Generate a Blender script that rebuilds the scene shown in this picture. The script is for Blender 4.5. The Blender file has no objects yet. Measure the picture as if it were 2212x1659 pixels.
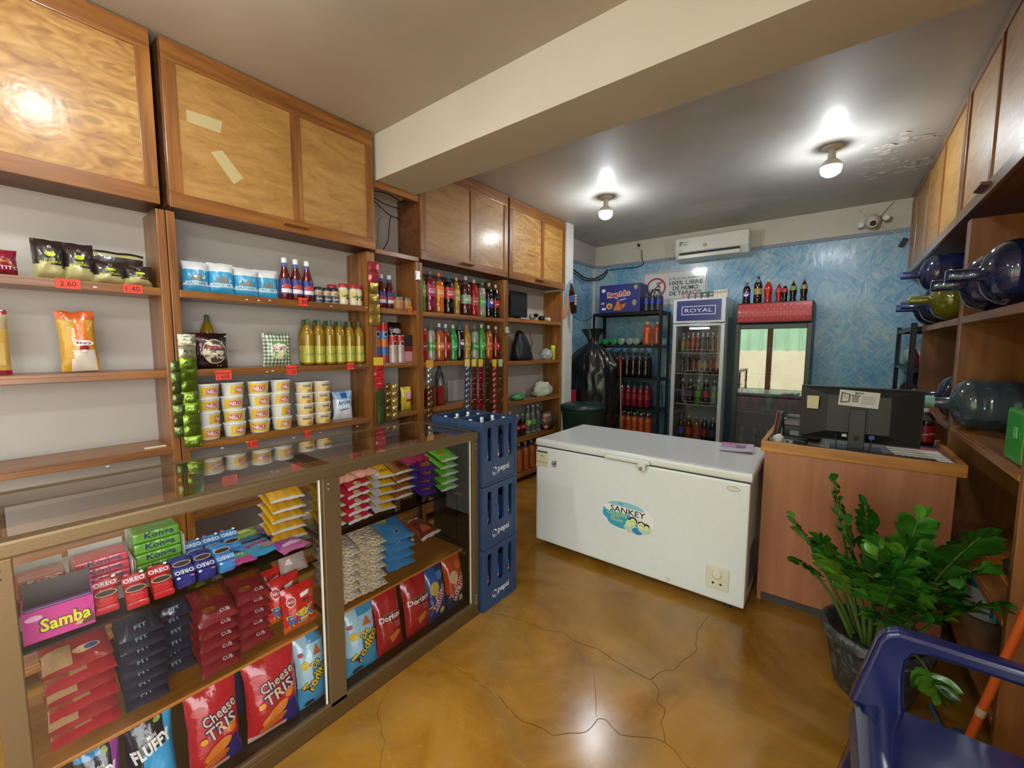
import bpy, bmesh, math, random
from mathutils import Vector, Matrix, noise as mnoise
R = random.Random(7)
PI = math.pi
sc = bpy.context.scene
COL = sc.collection

# ------------------------------------------------------------------ camera
YAW, PIT, ROL, FPX, CAMH = 0.661517322, -0.0894545492, 0.00357226134, 894.29, 1.5
_f = Vector((-math.sin(YAW)*math.cos(PIT), math.cos(YAW)*math.cos(PIT), math.sin(PIT)))
_r = Vector((math.cos(YAW), math.sin(YAW), 0)); _u = _r.cross(_f)
CR = math.cos(ROL)*_r + math.sin(ROL)*_u
CU = -math.sin(ROL)*_r + math.cos(ROL)*_u
CF = _f
CP = Vector((0, 0, CAMH))
cd = bpy.data.cameras.new('camera'); cam = bpy.data.objects.new('camera', cd); COL.objects.link(cam)
cd.sensor_width = 36; cd.lens = FPX/2212*36; cd.clip_start = .02; cd.clip_end = 200
cam.matrix_world = Matrix(((CR.x, CU.x, -CF.x, CP.x), (CR.y, CU.y, -CF.y, CP.y), (CR.z, CU.z, -CF.z, CP.z), (0, 0, 0, 1)))
sc.camera = cam
def at(px, py, ax, v):
    """point of the room seen at a pixel, on the plane where coordinate ax equals v"""
    d = CR*((px-1106)/FPX) - CU*((py-829.5)/FPX) + CF
    return CP + d*((v-CP[ax])/d[ax])

# ------------------------------------------------------------------ light, exposure
sc.view_settings.view_transform = 'Standard'
sc.view_settings.look = 'None'
sc.view_settings.gamma = 1
sc.view_settings.use_curve_mapping = False
sc.view_settings.exposure = 0.38
BULB = 185.0
w = bpy.data.worlds.new('sky'); sc.world = w; w.use_nodes = True
w.node_tree.nodes['Background'].inputs[0].default_value = (.96, .98, 1.0, 1)
w.node_tree.nodes['Background'].inputs[1].default_value = 5.0
sc.cycles.use_denoising = True
sc.cycles.max_bounces = 10
sc.cycles.diffuse_bounces = 4
sc.cycles.glossy_bounces = 5
sc.cycles.transparent_max_bounces = 16
sc.cycles.transmission_bounces = 6
sc.cycles.sample_clamp_indirect = 6
sc.cycles.caustics_reflective = False
sc.cycles.caustics_refractive = False
ld = bpy.data.lights.new('door_daylight', 'AREA'); ld.shape = 'RECTANGLE'; ld.size = 2.9; ld.size_y = 2.3
ld.cycles.is_portal = True
lo = bpy.data.objects.new('door_daylight', ld); COL.objects.link(lo)
lo.location = (-1.15, -2.24, 1.2); lo.rotation_euler = (PI/2, 0, 0)
l2 = ld.copy(); lo2 = bpy.data.objects.new('added_side_portal', l2); COL.objects.link(lo2); l2.size = 2.6; l2.size_y = 2.3  # sky portal for the added side opening that brightens the display case
lo2.location = (.92, -.75, 1.2); lo2.rotation_euler = (PI/2, 0, PI/2)

# ------------------------------------------------------------------ materials
MATS = {}
def lin(c):
    return tuple((x/12.92 if x <= .04045 else ((x+.055)/1.055)**2.4) for x in c[:3])
def hexc(h):
    h = h.lstrip('#'); return tuple(int(h[i:i+2], 16)/255 for i in (0, 2, 4))
def newmat(name):
    m = bpy.data.materials.new(name); m.use_nodes = True
    nt = m.node_tree; b = nt.nodes['Principled BSDF']
    return m, nt, b
def M(h, rough=.5, metal=0, coat=0, bump=0, bs=40, trans=0, spec=.5):
    """plain material; h an sRGB hex"""
    k = (h, rough, metal, coat, bump, bs, trans, spec)
    if k in MATS: return MATS[k]
    m, nt, b = newmat('plain_' + h.strip('#'))
    c = lin(hexc(h)); b.inputs['Base Color'].default_value = (*c, 1)
    b.inputs['Roughness'].default_value = rough; b.inputs['Metallic'].default_value = metal
    b.inputs['Coat Weight'].default_value = coat; b.inputs['Coat Roughness'].default_value = .08
    b.inputs['Transmission Weight'].default_value = trans
    b.inputs['Specular IOR Level'].default_value = spec
    tc = nt.nodes.new('ShaderNodeTexCoord'); n = nt.nodes.new('ShaderNodeTexNoise')
    nt.links.new(tc.outputs['Object'], n.inputs['Vector'])
    n.inputs['Scale'].default_value = bs; n.inputs['Detail'].default_value = 3
    # faint colour variation of the material itself
    mx = nt.nodes.new('ShaderNodeMix'); mx.data_type = 'RGBA'; mx.blend_type = 'MULTIPLY'; mx.inputs[0].default_value = .06
    mx.inputs[6].default_value = (*c, 1)
    nt.links.new(n.outputs['Color'], mx.inputs[7])
    r = nt.nodes.new('ShaderNodeHueSaturation'); r.inputs['Saturation'].default_value = 0; r.inputs['Value'].default_value = 1.9
    nt.links.new(n.outputs['Color'], r.inputs['Color']); nt.links.new(r.outputs['Color'], mx.inputs[7])
    nt.links.new(mx.outputs[2], b.inputs['Base Color'])
    if bump:
        bp = nt.nodes.new('ShaderNodeBump'); bp.inputs['Strength'].default_value = bump; bp.inputs['Distance'].default_value = .004
        nt.links.new(n.outputs['Fac'], bp.inputs['Height']); nt.links.new(bp.outputs[0], b.inputs['Normal'])
        if coat: nt.links.new(bp.outputs[0], b.inputs['Coat Normal'])
    MATS[k] = m; return m
def film(h):   # shiny printed packaging film with small creases
    return M(h, .28, .0, .8, .8, 30)
def foil(h):
    return M(h, .25, .75, .2, .8, 45)
def glassy(name, tint=(1, 1, 1), rough=.02, body=0., bodycol=(1, 1, 1), f=1.0):
    """thin clear sheet: see-through with mirror reflections"""
    if name in MATS: return MATS[name]
    m = bpy.data.materials.new(name); m.use_nodes = True; nt = m.node_tree; nt.nodes.clear()
    out = nt.nodes.new('ShaderNodeOutputMaterial'); tr = nt.nodes.new('ShaderNodeBsdfTransparent'); tr.inputs[0].default_value = (*tint, 1)
    gl = nt.nodes.new('ShaderNodeBsdfGlossy'); gl.inputs['Roughness'].default_value = rough
    fr = nt.nodes.new('ShaderNodeFresnel'); fr.inputs[0].default_value = 1.5
    mu = nt.nodes.new('ShaderNodeMath'); mu.operation = 'MULTIPLY'; mu.inputs[1].default_value = f; mu.use_clamp = True
    nt.links.new(fr.outputs[0], mu.inputs[0])
    mx = nt.nodes.new('ShaderNodeMixShader')
    nt.links.new(mu.outputs[0], mx.inputs[0]); nt.links.new(gl.outputs[0], mx.inputs[2])
    if body:
        df = nt.nodes.new('ShaderNodeBsdfDiffuse'); df.inputs[0].default_value = (*bodycol, 1)
        m2 = nt.nodes.new('ShaderNodeMixShader'); m2.inputs[0].default_value = body
        nt.links.new(tr.outputs[0], m2.inputs[1]); nt.links.new(df.outputs[0], m2.inputs[2]); nt.links.new(m2.outputs[0], mx.inputs[1])
    else: nt.links.new(tr.outputs[0], mx.inputs[1])
    nt.links.new(mx.outputs[0], out.inputs[0]); MATS[name] = m; return m
def emis(name, col, s):
    m = bpy.data.materials.new(name); m.use_nodes = True; nt = m.node_tree; nt.nodes.clear()
    out = nt.nodes.new('ShaderNodeOutputMaterial'); e = nt.nodes.new('ShaderNodeEmission')
    e.inputs[0].default_value = (*col, 1); e.inputs[1].default_value = s
    nt.links.new(e.outputs[0], out.inputs[0]); return m
def ramp(nt, src, stops):
    r = nt.nodes.new('ShaderNodeValToRGB'); nt.links.new(src, r.inputs[0])
    el = r.color_ramp.elements
    while len(el) < len(stops): el.new(.5)
    for e, (p, c) in zip(el, stops): e.position = p; e.color = (*lin(hexc(c)), 1)
    return r
def texv(nt, scale, kind='Object'):
    tc = nt.nodes.new('ShaderNodeTexCoord'); mp = nt.nodes.new('ShaderNodeMapping')
    mp.inputs['Scale'].default_value = scale; nt.links.new(tc.outputs[kind], mp.inputs[0]); return mp.outputs[0]
def noi(nt, v, s, d=4, dist=0, r=.55):
    n = nt.nodes.new('ShaderNodeTexNoise'); nt.links.new(v, n.inputs['Vector'])
    n.inputs['Scale'].default_value = s; n.inputs['Detail'].default_value = d
    n.inputs['Distortion'].default_value = dist; n.inputs['Roughness'].default_value = r; return n
def wood(axis, stops, coat=.35, rough=.38, gs=1.0, key=''):
    k = ('wood', axis, tuple(stops), coat, key)
    if k in MATS: return MATS[k]
    m, nt, b = newmat('varnished_wood_' + 'xyz'[axis])
    s = [30*gs, 30*gs, 30*gs]; s[axis] = 1.6*gs
    v = texv(nt, s); n = noi(nt, v, 1.0, 5, .6)
    s2 = [9, 9, 9]; s2[axis] = .9
    n2 = noi(nt, texv(nt, s2), 1.0, 2, 1.2)
    ad = nt.nodes.new('ShaderNodeMath'); ad.operation = 'MULTIPLY_ADD'; ad.inputs[1].default_value = .5
    mu = nt.nodes.new('ShaderNodeMath'); mu.operation = 'MULTIPLY'; mu.inputs[1].default_value = .5
    nt.links.new(n.outputs['Fac'], ad.inputs[0]); nt.links.new(n2.outputs['Fac'], mu.inputs[0]); nt.links.new(mu.outputs[0], ad.inputs[2])
    r = ramp(nt, ad.outputs[0], stops); nt.links.new(r.outputs[0], b.inputs['Base Color'])
    b.inputs['Roughness'].default_value = rough; b.inputs['Coat Weight'].default_value = coat; b.inputs['Coat Roughness'].default_value = .2
    bp = nt.nodes.new('ShaderNodeBump'); bp.inputs['Strength'].default_value = .12; bp.inputs['Distance'].default_value = .002
    nt.links.new(ad.outputs[0], bp.inputs['Height']); nt.links.new(bp.outputs[0], b.inputs['Normal'])
    MATS[k] = m; return m
PINE = [(.3, '5a3618'), (.45, '7e4e20'), (.56, '945f27'), (.72, 'ab7735')]
DARKW = [(.3, '4a2a16'), (.5, '6c4020'), (.7, '855229')]
HONEY = [(.3, '8a4f18'), (.48, 'b0702a'), (.7, 'c98a3a')]
REDW = [(.3, '9a5f40'), (.5, 'a86a4a'), (.7, 'b57755')]
def plywood(key, stops, knots=0.):
    k = ('ply', key)
    if k in MATS: return MATS[k]
    m, nt, b = newmat('varnished_plywood')
    v = texv(nt, (1, 1, 1))
    n = noi(nt, texv(nt, (3, 2.2, 9)), 1.1, 5, 2.0, .6)
    vo = nt.nodes.new('ShaderNodeTexVoronoi'); nt.links.new(texv(nt, (7, 6, 13)), vo.inputs['Vector']); vo.inputs['Scale'].default_value = 1.0
    w_ = nt.nodes.new('ShaderNodeMath'); w_.operation = 'SINE'
    mu = nt.nodes.new('ShaderNodeMath'); mu.operation = 'MULTIPLY_ADD'; mu.inputs[1].default_value = 22
    nt.links.new(vo.outputs['Distance'], mu.inputs[0]); 
    m3 = nt.nodes.new('ShaderNodeMath'); m3.operation = 'MULTIPLY'; m3.inputs[1].default_value = 14
    nt.links.new(n.outputs['Fac'], m3.inputs[0]); nt.links.new(m3.outputs[0], mu.inputs[2]); nt.links.new(mu.outputs[0], w_.inputs[0])
    m4 = nt.nodes.new('ShaderNodeMath'); m4.operation = 'MULTIPLY_ADD'; m4.inputs[1].default_value = .02+.045*knots
    nt.links.new(w_.outputs[0], m4.inputs[0]); nt.links.new(n.outputs['Fac'], m4.inputs[2])
    kn = ramp(nt, vo.outputs['Distance'], [(.0, '000000'), (.22, 'ffffff')])
    r = ramp(nt, m4.outputs[0], stops)
    mx = nt.nodes.new('ShaderNodeMix'); mx.data_type = 'RGBA'; mx.blend_type = 'MULTIPLY'; mx.inputs[0].default_value = .45*knots
    nt.links.new(r.outputs[0], mx.inputs[6]); nt.links.new(kn.outputs[0], mx.inputs[7])
    nt.links.new(mx.outputs[2], b.inputs['Base Color'])
    b.inputs['Roughness'].default_value = .3; b.inputs['Coat Weight'].default_value = .3; b.inputs['Coat Roughness'].default_value = .2; b.inputs['Roughness'].default_value = .5
    bp = nt.nodes.new('ShaderNodeBump'); bp.inputs['Strength'].default_value = .35; bp.inputs['Distance'].default_value = .003
    nb = noi(nt, v, 38, 3); nt.links.new(nb.outputs['Fac'], bp.inputs['Height']); nt.links.new(bp.outputs[0], b.inputs['Coat Normal'])
    MATS[k] = m; return m
PLY = [(.3, '93682f'), (.48, 'a3783c'), (.68, 'b08748')]
PLYO = [(.26, '7d5120'), (.44, 'a07236'), (.6, 'b38846'), (.78, 'c29c5e')]
# floor: polished ochre concrete
def floor_mat():
    m, nt, b = newmat('polished_ochre_concrete')
    v = texv(nt, (1, 1, 1))
    a = noi(nt, v, 1.3, 6, 1.2, .62); r = ramp(nt, a.outputs['Fac'], [(.28, '6e4710'), (.42, '8f611a'), (.55, 'a2742c'), (.7, 'a67c3e')])
    c = noi(nt, texv(nt, (.8, 1.3, 1)), 1.7, 5, .8, .6); g = ramp(nt, c.outputs['Fac'], [(.5, '000000'), (.68, 'ffffff')])
    mx = nt.nodes.new('ShaderNodeMix'); mx.data_type = 'RGBA'; mx.inputs[7].default_value = (*lin(hexc('7d6438')), 1)
    sc_ = nt.nodes.new('ShaderNodeMath'); sc_.operation = 'MULTIPLY'; sc_.inputs[1].default_value = .6
    nt.links.new(g.outputs[0], sc_.inputs[0]); nt.links.new(sc_.outputs[0], mx.inputs[0]); nt.links.new(r.outputs[0], mx.inputs[6])
    s = noi(nt, texv(nt, (1, 3, 1)), 9, 5, 1.5, .7); g2 = ramp(nt, s.outputs['Fac'], [(.58, '000000'), (.74, 'ffffff')])
    mx2 = nt.nodes.new('ShaderNodeMix'); mx2.data_type = 'RGBA'; mx2.inputs[7].default_value = (*lin(hexc('b3894a')), 1)
    s2 = nt.nodes.new('ShaderNodeMath'); s2.operation = 'MULTIPLY'; s2.inputs[1].default_value = .5
    nt.links.new(g2.outputs[0], s2.inputs[0]); nt.links.new(s2.outputs[0], mx2.inputs[0]); nt.links.new(mx.outputs[2], mx2.inputs[6])
    nt.links.new(mx2.outputs[2], b.inputs['Base Color'])
    b.inputs['Roughness'].default_value = .22; b.inputs['Specular IOR Level'].default_value = .5
    rr = nt.nodes.new('ShaderNodeMapRange'); rr.inputs[3].default_value = .12; rr.inputs[4].default_value = .26
    nt.links.new(c.outputs['Fac'], rr.inputs[0]); nt.links.new(rr.outputs[0], b.inputs['Roughness'])
    bp = nt.nodes.new('ShaderNodeBump'); bp.inputs['Strength'].default_value = .08; bp.inputs['Distance'].default_value = .01
    nt.links.new(a.outputs['Fac'], bp.inputs['Height']); nt.links.new(bp.outputs[0], b.inputs['Normal'])
    return m
def paint(name, h, rough=.55, peel=0, var=.1, coat=0):
    m, nt, b = newmat(name); v = texv(nt, (1, 1, 1)); n = noi(nt, v, 2.2, 5)
    c = hexc(h); d = tuple(x*(1-var) for x in c)
    hx = lambda q: ''.join('%02x' % int(255*x) for x in q)
    r = ramp(nt, n.outputs['Fac'], [(.3, hx(d)), (.65, h)]); nt.links.new(r.outputs[0], b.inputs['Base Color'])
    b.inputs['Roughness'].default_value = rough; b.inputs['Coat Weight'].default_value = coat; b.inputs['Coat Roughness'].default_value = .12
    bp = nt.nodes.new('ShaderNodeBump'); bp.inputs['Strength'].default_value = .25; bp.inputs['Distance'].default_value = .004
    n2 = noi(nt, v, 14, 4); nt.links.new(n2.outputs['Fac'], bp.inputs['Height']); nt.links.new(bp.outputs[0], b.inputs['Normal'])
    if coat: nt.links.new(bp.outputs[0], b.inputs['Coat Normal'])
    return m
def blue_wall():
    m, nt, b = newmat('blue_trowelled_wall')
    v = texv(nt, (1, 1, 1))
    n0 = noi(nt, v, 1.5, 3, .5)
    def stroke(rot, s):
        tc = nt.nodes.new('ShaderNodeTexCoord'); mp = nt.nodes.new('ShaderNodeMapping')
        mp.inputs['Rotation'].default_value = rot; m2 = nt.nodes.new('ShaderNodeMapping'); m2.inputs['Scale'].default_value = (1.6, 1.6, 6.5)
        nt.links.new(tc.outputs['Object'], mp.inputs[0]); nt.links.new(mp.outputs[0], m2.inputs[0]); return noi(nt, m2.outputs[0], s, 5, 1.8, .66)
    a = stroke((0, .95, 0), 3.2); c = stroke((0, -.75, 0), 3.4); d = stroke((0, 1.5, 0), 2.0)
    mx = nt.nodes.new('ShaderNodeMix'); mx.data_type = 'FLOAT'
    g = ramp(nt, noi(nt, v, 6, 3, .5).outputs['Fac'], [(.44, '000000'), (.56, 'ffffff')])
    nt.links.new(g.outputs[0], mx.inputs[0]); nt.links.new(a.outputs['Fac'], mx.inputs[2]); nt.links.new(c.outputs['Fac'], mx.inputs[3])
    ad = nt.nodes.new('ShaderNodeMath'); ad.operation = 'MULTIPLY_ADD'; ad.inputs[1].default_value = .35
    nt.links.new(n0.outputs['Fac'], ad.inputs[0]); m5 = nt.nodes.new('ShaderNodeMath'); m5.operation = 'MULTIPLY'; m5.inputs[1].default_value = .65
    nt.links.new(mx.outputs[0], m5.inputs[0]); nt.links.new(m5.outputs[0], ad.inputs[2])
    r = ramp(nt, ad.outputs[0], [(.36, '3d88c0'), (.45, '6ca2c9'), (.53, '90b6cb'), (.64, 'b6cace')])
    nt.links.new(r.outputs[0], b.inputs['Base Color']); b.inputs['Roughness'].default_value = .35
    b.inputs['Coat Weight'].default_value = .3; b.inputs['Coat Roughness'].default_value = .15
    bp = nt.nodes.new('ShaderNodeBump'); bp.inputs['Strength'].default_value = .5; bp.inputs['Distance'].default_value = .004
    nt.links.new(d.outputs['Fac'], bp.inputs['Height']); nt.links.new(bp.outputs[0], b.inputs['Normal']); nt.links.new(bp.outputs[0], b.inputs['Coat Normal'])
    return m
pineY, pineZ, pineX = wood(1, PINE), wood(2, PINE), wood(0, PINE)
darkY, darkZ, darkX = wood(1, DARKW, .15, .5), wood(2, DARKW, .15, .5), wood(0, DARKW, .15, .5)
honeyX, honeyZ, honeyY = wood(0, HONEY), wood(2, HONEY), wood(1, HONEY)
brass = M('736043', .38, .6, 0, .1, 300)
brassd = M('644e2e', .4, .6, 0, .1, 300)
clear = glassy('clear_glass')
clearp = glassy('clear_plastic', (.93, .95, .96), .08, .06, (.8, .85, .87), 1.6)
cello = glassy('clear_cellophane', (.95, .95, .95), .12, .05, (.8, .8, .8), 2.2)
white = M('e6e6e0', .3, 0, .3)
matw = M('dcd9d0', .6)
black = M('141416', .45)
blackm = M('1b1c1e', .35, .3)
steel = M('a8a8a4', .3, .9)

# ------------------------------------------------------------------ geometry helpers
class G:
    def __init__(s): s.v = []; s.f = []; s.m = []; s.s = []
    def add(s, vs, fs, mi=0, sm=False):
        o = len(s.v); s.v += [tuple(q) for q in vs]
        for i, f in enumerate(fs):
            s.f.append(tuple(o+k for k in f)); s.m.append(mi[i] if isinstance(mi, list) else mi); s.s.append(sm)
        return s
    def box(s, x0, y0, z0, x1, y1, z1, mi=0, bev=0):
        x0, x1 = min(x0, x1), max(x0, x1); y0, y1 = min(y0, y1), max(y0, y1); z0, z1 = min(z0, z1), max(z0, z1)
        if not bev:
            vs = [(x0,y0,z0),(x1,y0,z0),(x1,y1,z0),(x0,y1,z0),(x0,y0,z1),(x1,y0,z1),(x1,y1,z1),(x0,y1,z1)]
            return s.add(vs, [(0,3,2,1),(4,5,6,7),(0,1,5,4),(1,2,6,5),(2,3,7,6),(3,0,4,7)], mi)
        bm = bmesh.new(); bmesh.ops.create_cube(bm, size=1)
        for v in bm.verts: v.co = Vector(((x0+x1)/2+v.co.x*(x1-x0), (y0+y1)/2+v.co.y*(y1-y0), (z0+z1)/2+v.co.z*(z1-z0)))
        bmesh.ops.bevel(bm, geom=bm.edges[:], offset=min(bev, .49*min(x1-x0, y1-y0, z1-z0)), segments=2, profile=.6, affect='EDGES')
        bm.verts.index_update()
        s.add([v.co[:] for v in bm.verts], [tuple(v.index for v in f.verts) for f in bm.faces], mi, False); bm.free(); return s
    def lathe(s, pr, seg=20, c=(0, 0, 0), mi=0, axis=2, sx=1, sy=1, cap=True):
        """pr: list of (r, z[, mat])"""
        vs = []; fs = []; ms = []
        for p in pr:
            for k in range(seg):
                a = 2*PI*k/seg; q = (p[0]*math.cos(a)*sx, p[0]*math.sin(a)*sy, p[1])
                if axis == 0: q = (q[2], q[0], q[1])
                elif axis == 1: q = (q[0], q[2], q[1])
                vs.append((q[0]+c[0], q[1]+c[1], q[2]+c[2]))
        for i in range(len(pr)-1):
            for k in range(seg):
                f = (i*seg+k, i*seg+(k+1) % seg, (i+1)*seg+(k+1) % seg, (i+1)*seg+k)
                if axis == 1: f = f[::-1]
                fs.append(f); ms.append(pr[i][2] if len(pr[i]) > 2 else mi)
        s.add(vs, fs, ms, True)
        if cap:
            for i, rev in ((0, True), (len(pr)-1, False)):
                if pr[i][0] > 1e-5:
                    ring = vs[i*seg:(i+1)*seg]; f = tuple(range(seg))
                    if rev: f = f[::-1]
                    if axis == 1: f = f[::-1]
                    s.add(ring, [f], pr[min(i, len(pr)-2)][2] if len(pr[0]) > 2 else mi)
        return s
    def tube(s, pts, r, seg=8, mi=0, cap=True):
        pts = [Vector(p) for p in pts]; n = len(pts); rs = r if isinstance(r, (list, tuple)) else [r]*n
        vs = []; up = Vector((0, 0, 1)); prev = None
        for i, p in enumerate(pts):
            t = (pts[min(i+1, n-1)]-pts[max(i-1, 0)])
            t = t.normalized() if t.length > 1e-9 else Vector((0, 0, 1))
            if prev is None: a = t.orthogonal().normalized()
            else:
                a = prev - t*prev.dot(t); a = a.normalized() if a.length > 1e-6 else t.orthogonal().normalized()
            prev = a; b = t.cross(a)
            for k in range(seg): vs.append(tuple(p+(a*math.cos(2*PI*k/seg)+b*math.sin(2*PI*k/seg))*rs[i]))
        fs = [(i*seg+k, i*seg+(k+1) % seg, (i+1)*seg+(k+1) % seg, (i+1)*seg+k) for i in range(n-1) for k in range(seg)]
        s.add(vs, fs, mi, True)
        if cap: s.add(vs[:seg], [tuple(range(seg))[::-1]], mi); s.add(vs[-seg:], [tuple(range(seg))], mi)
        return s
    def grid(s, fn, nu, nv, mf=0, flip=False):
        vs = [fn(i/nu, j/nv) for j in range(nv+1) for i in range(nu+1)]
        fs = []; ms = []
        for j in range(nv):
            for i in range(nu):
                a = j*(nu+1)+i; f = (a, a+1, a+nu+2, a+nu+1)
                fs.append(f[::-1] if flip else f); ms.append(mf((i+.5)/nu, (j+.5)/nv) if callable(mf) else mf)
        return s.add(vs, fs, ms, True)
    def prism(s, pts, axis, a0, a1, mi=0):
        """polygon extruded along axis; pts in the two other coordinates"""
        def mk(p, a):
            q = list(p); q.insert(axis, a); return tuple(q)
        n = len(pts); vs = [mk(p, a0) for p in pts]+[mk(p, a1) for p in pts]
        fs = [tuple(range(n))[::-1], tuple(range(n, 2*n))]+[(i, (i+1) % n, n+(i+1) % n, n+i) for i in range(n)]
        if axis == 1: fs = [f[::-1] for f in fs]
        return s.add(vs, fs, mi)
    def sphere(s, c, r, mi=0, su=16, sv=10, sc3=(1, 1, 1)):
        pr = [(max(1e-5, r*math.sin(PI*i/sv)), -r*math.cos(PI*i/sv)) for i in range(sv+1)]
        o = len(s.v); s.lathe(pr, su, (0, 0, 0), mi)
        for i in range(o, len(s.v)):
            q = s.v[i]; s.v[i] = (q[0]*sc3[0]+c[0], q[1]*sc3[1]+c[1], q[2]*sc3[2]+c[2])
        return s
    def mesh(s, name, mats):
        me = bpy.data.meshes.new(name); me.from_pydata(s.v, [], s.f)
        for m in (mats if isinstance(mats, (list, tuple)) else [mats]): me.materials.append(m)
        me.polygons.foreach_set('material_index', s.m); me.polygons.foreach_set('use_smooth', s.s)
        me.update(); return me
    def obj(s, name, mats, parent=None, loc=None, rot=None):
        o = bpy.data.objects.new(name, s.mesh(name, mats)); COL.objects.link(o)
        if parent: o.parent = parent
        if loc is not None: o.location = loc
        if rot is not None: o.rotation_euler = rot
        return o
def tag(o, label, cat, group=None, kind=None):
    o['label'] = label; o['category'] = cat
    if group: o['group'] = group
    if kind: o['kind'] = kind
    return o
def thing(name, label, cat, loc=(0, 0, 0), rz=0, group=None):
    o = bpy.data.objects.new(name, None); o.empty_display_size = .05; COL.objects.link(o)
    o.location = loc; o.rotation_euler = (0, 0, rz); return tag(o, label, cat, group)
def struct(o): o['kind'] = 'structure'; return o
LAST = [None]
def inst(p, label, cat, loc, rot=(0, 0, 0), group=None, used=set()):
    """the first call places the prototype p itself; later calls copy it with its parts"""
    if p.name in used:
        r = p.copy(); COL.objects.link(r)
        for ch in p.children:
            c = ch.copy(); COL.objects.link(c); c.parent = r
            for g in ch.children:
                d = g.copy(); COL.objects.link(d); d.parent = c
        for k in list(r.keys()):
            if k in ('label', 'group', 'category'): del r[k]
    else: r = p; used.add(p.name)
    r.location = loc; r.rotation_euler = rot; LAST[0] = r
    return tag(r, label, cat, group)
# lettering
TX = {}
def txt(s, bold=0., shear=0.):
    k = (s, bold, shear)
    if k in TX: return TX[k]
    c = bpy.data.curves.new('lettering', 'FONT'); c.body = s; c.size = 1; c.resolution_u = 2; c.offset = bold; c.shear = shear
    c.fill_mode = 'FRONT'; c.space_character = 1+bold*1.5
    o = bpy.data.objects.new('lettering', c); me = o.to_mesh()
    v = [(p.co.x, p.co.y) for p in me.vertices]; f = [tuple(p.vertices) for p in me.polygons]
    o.to_mesh_clear(); bpy.data.objects.remove(o); bpy.data.curves.remove(c)
    x0, x1 = min(p[0] for p in v), max(p[0] for p in v); y0, y1 = min(p[1] for p in v), max(p[1] for p in v)
    TX[k] = ([((p[0]-(x0+x1)/2), (p[1]-(y0+y1)/2)) for p in v], f, x1-x0, y1-y0); return TX[k]
def decals(g, fn, items):
    """items on a surface: fn(u, v, lift) -> xyz.  ('t',text,u,v,h,mat[,w,rot,bold]) ('e',u,v,ru,rv,mat[,rot]) ('q',[4 pts],mat)"""
    lift = .0006
    for it in items:
        lift += .00035
        if it[0] == 't':
            _, s, u, v, h, mi = it[:6]; wd = it[6] if len(it) > 6 else None; rot = it[7] if len(it) > 7 else 0; bo = it[8] if len(it) > 8 else .02
            P, F, W, H = txt(s, bo); ky = h/H; kx = (wd/W if wd else ky); ca, sa = math.cos(rot), math.sin(rot)
            vs = []
            for x, y in P:
                x *= kx; y *= ky; vs.append(fn(u+x*ca-y*sa, v+x*sa+y*ca, lift))
            g.add(vs, F, mi)
        elif it[0] == 'e':
            _, u, v, ru, rv, mi = it[:6]; rot = it[6] if len(it) > 6 else 0; ca, sa = math.cos(rot), math.sin(rot); n = 18
            vs = [fn(u, v, lift)]; fs = []
            for j in (1, 2):
                for k in range(n):
                    x = ru*j/2*math.cos(2*PI*k/n); y = rv*j/2*math.sin(2*PI*k/n); vs.append(fn(u+x*ca-y*sa, v+x*sa+y*ca, lift))
            for k in range(n):
                k2 = (k+1) % n; fs.append((0, 1+k, 1+k2)); fs.append((1+k, 1+n+k, 1+n+k2, 1+k2))
            g.add(vs, fs, mi)
        else:
            _, p, mi = it[:3]; n = it[3] if len(it) > 3 else 5
            def q(a, b, p=p, lift=lift):
                u = (1-a)*(1-b)*p[0][0]+a*(1-b)*p[1][0]+a*b*p[2][0]+(1-a)*b*p[3][0]
                v = (1-a)*(1-b)*p[0][1]+a*(1-b)*p[1][1]+a*b*p[2][1]+(1-a)*b*p[3][1]
                return fn(u, v, lift)
            g.grid(q, n, n, mi)
    return g
def flat(y=0., x0=0., z0=0.):      # map onto a plane facing -y
    return lambda u, v, l: (x0+u, y-l, z0+v)
def cyl(rf, z0=0.):                # map round a cylinder, front facing -y
    def f(u, v, l):
        r = rf(v) if callable(rf) else rf
        return ((r+l)*math.sin(u/r), -(r+l)*math.cos(u/r), z0+v)
    return f
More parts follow.
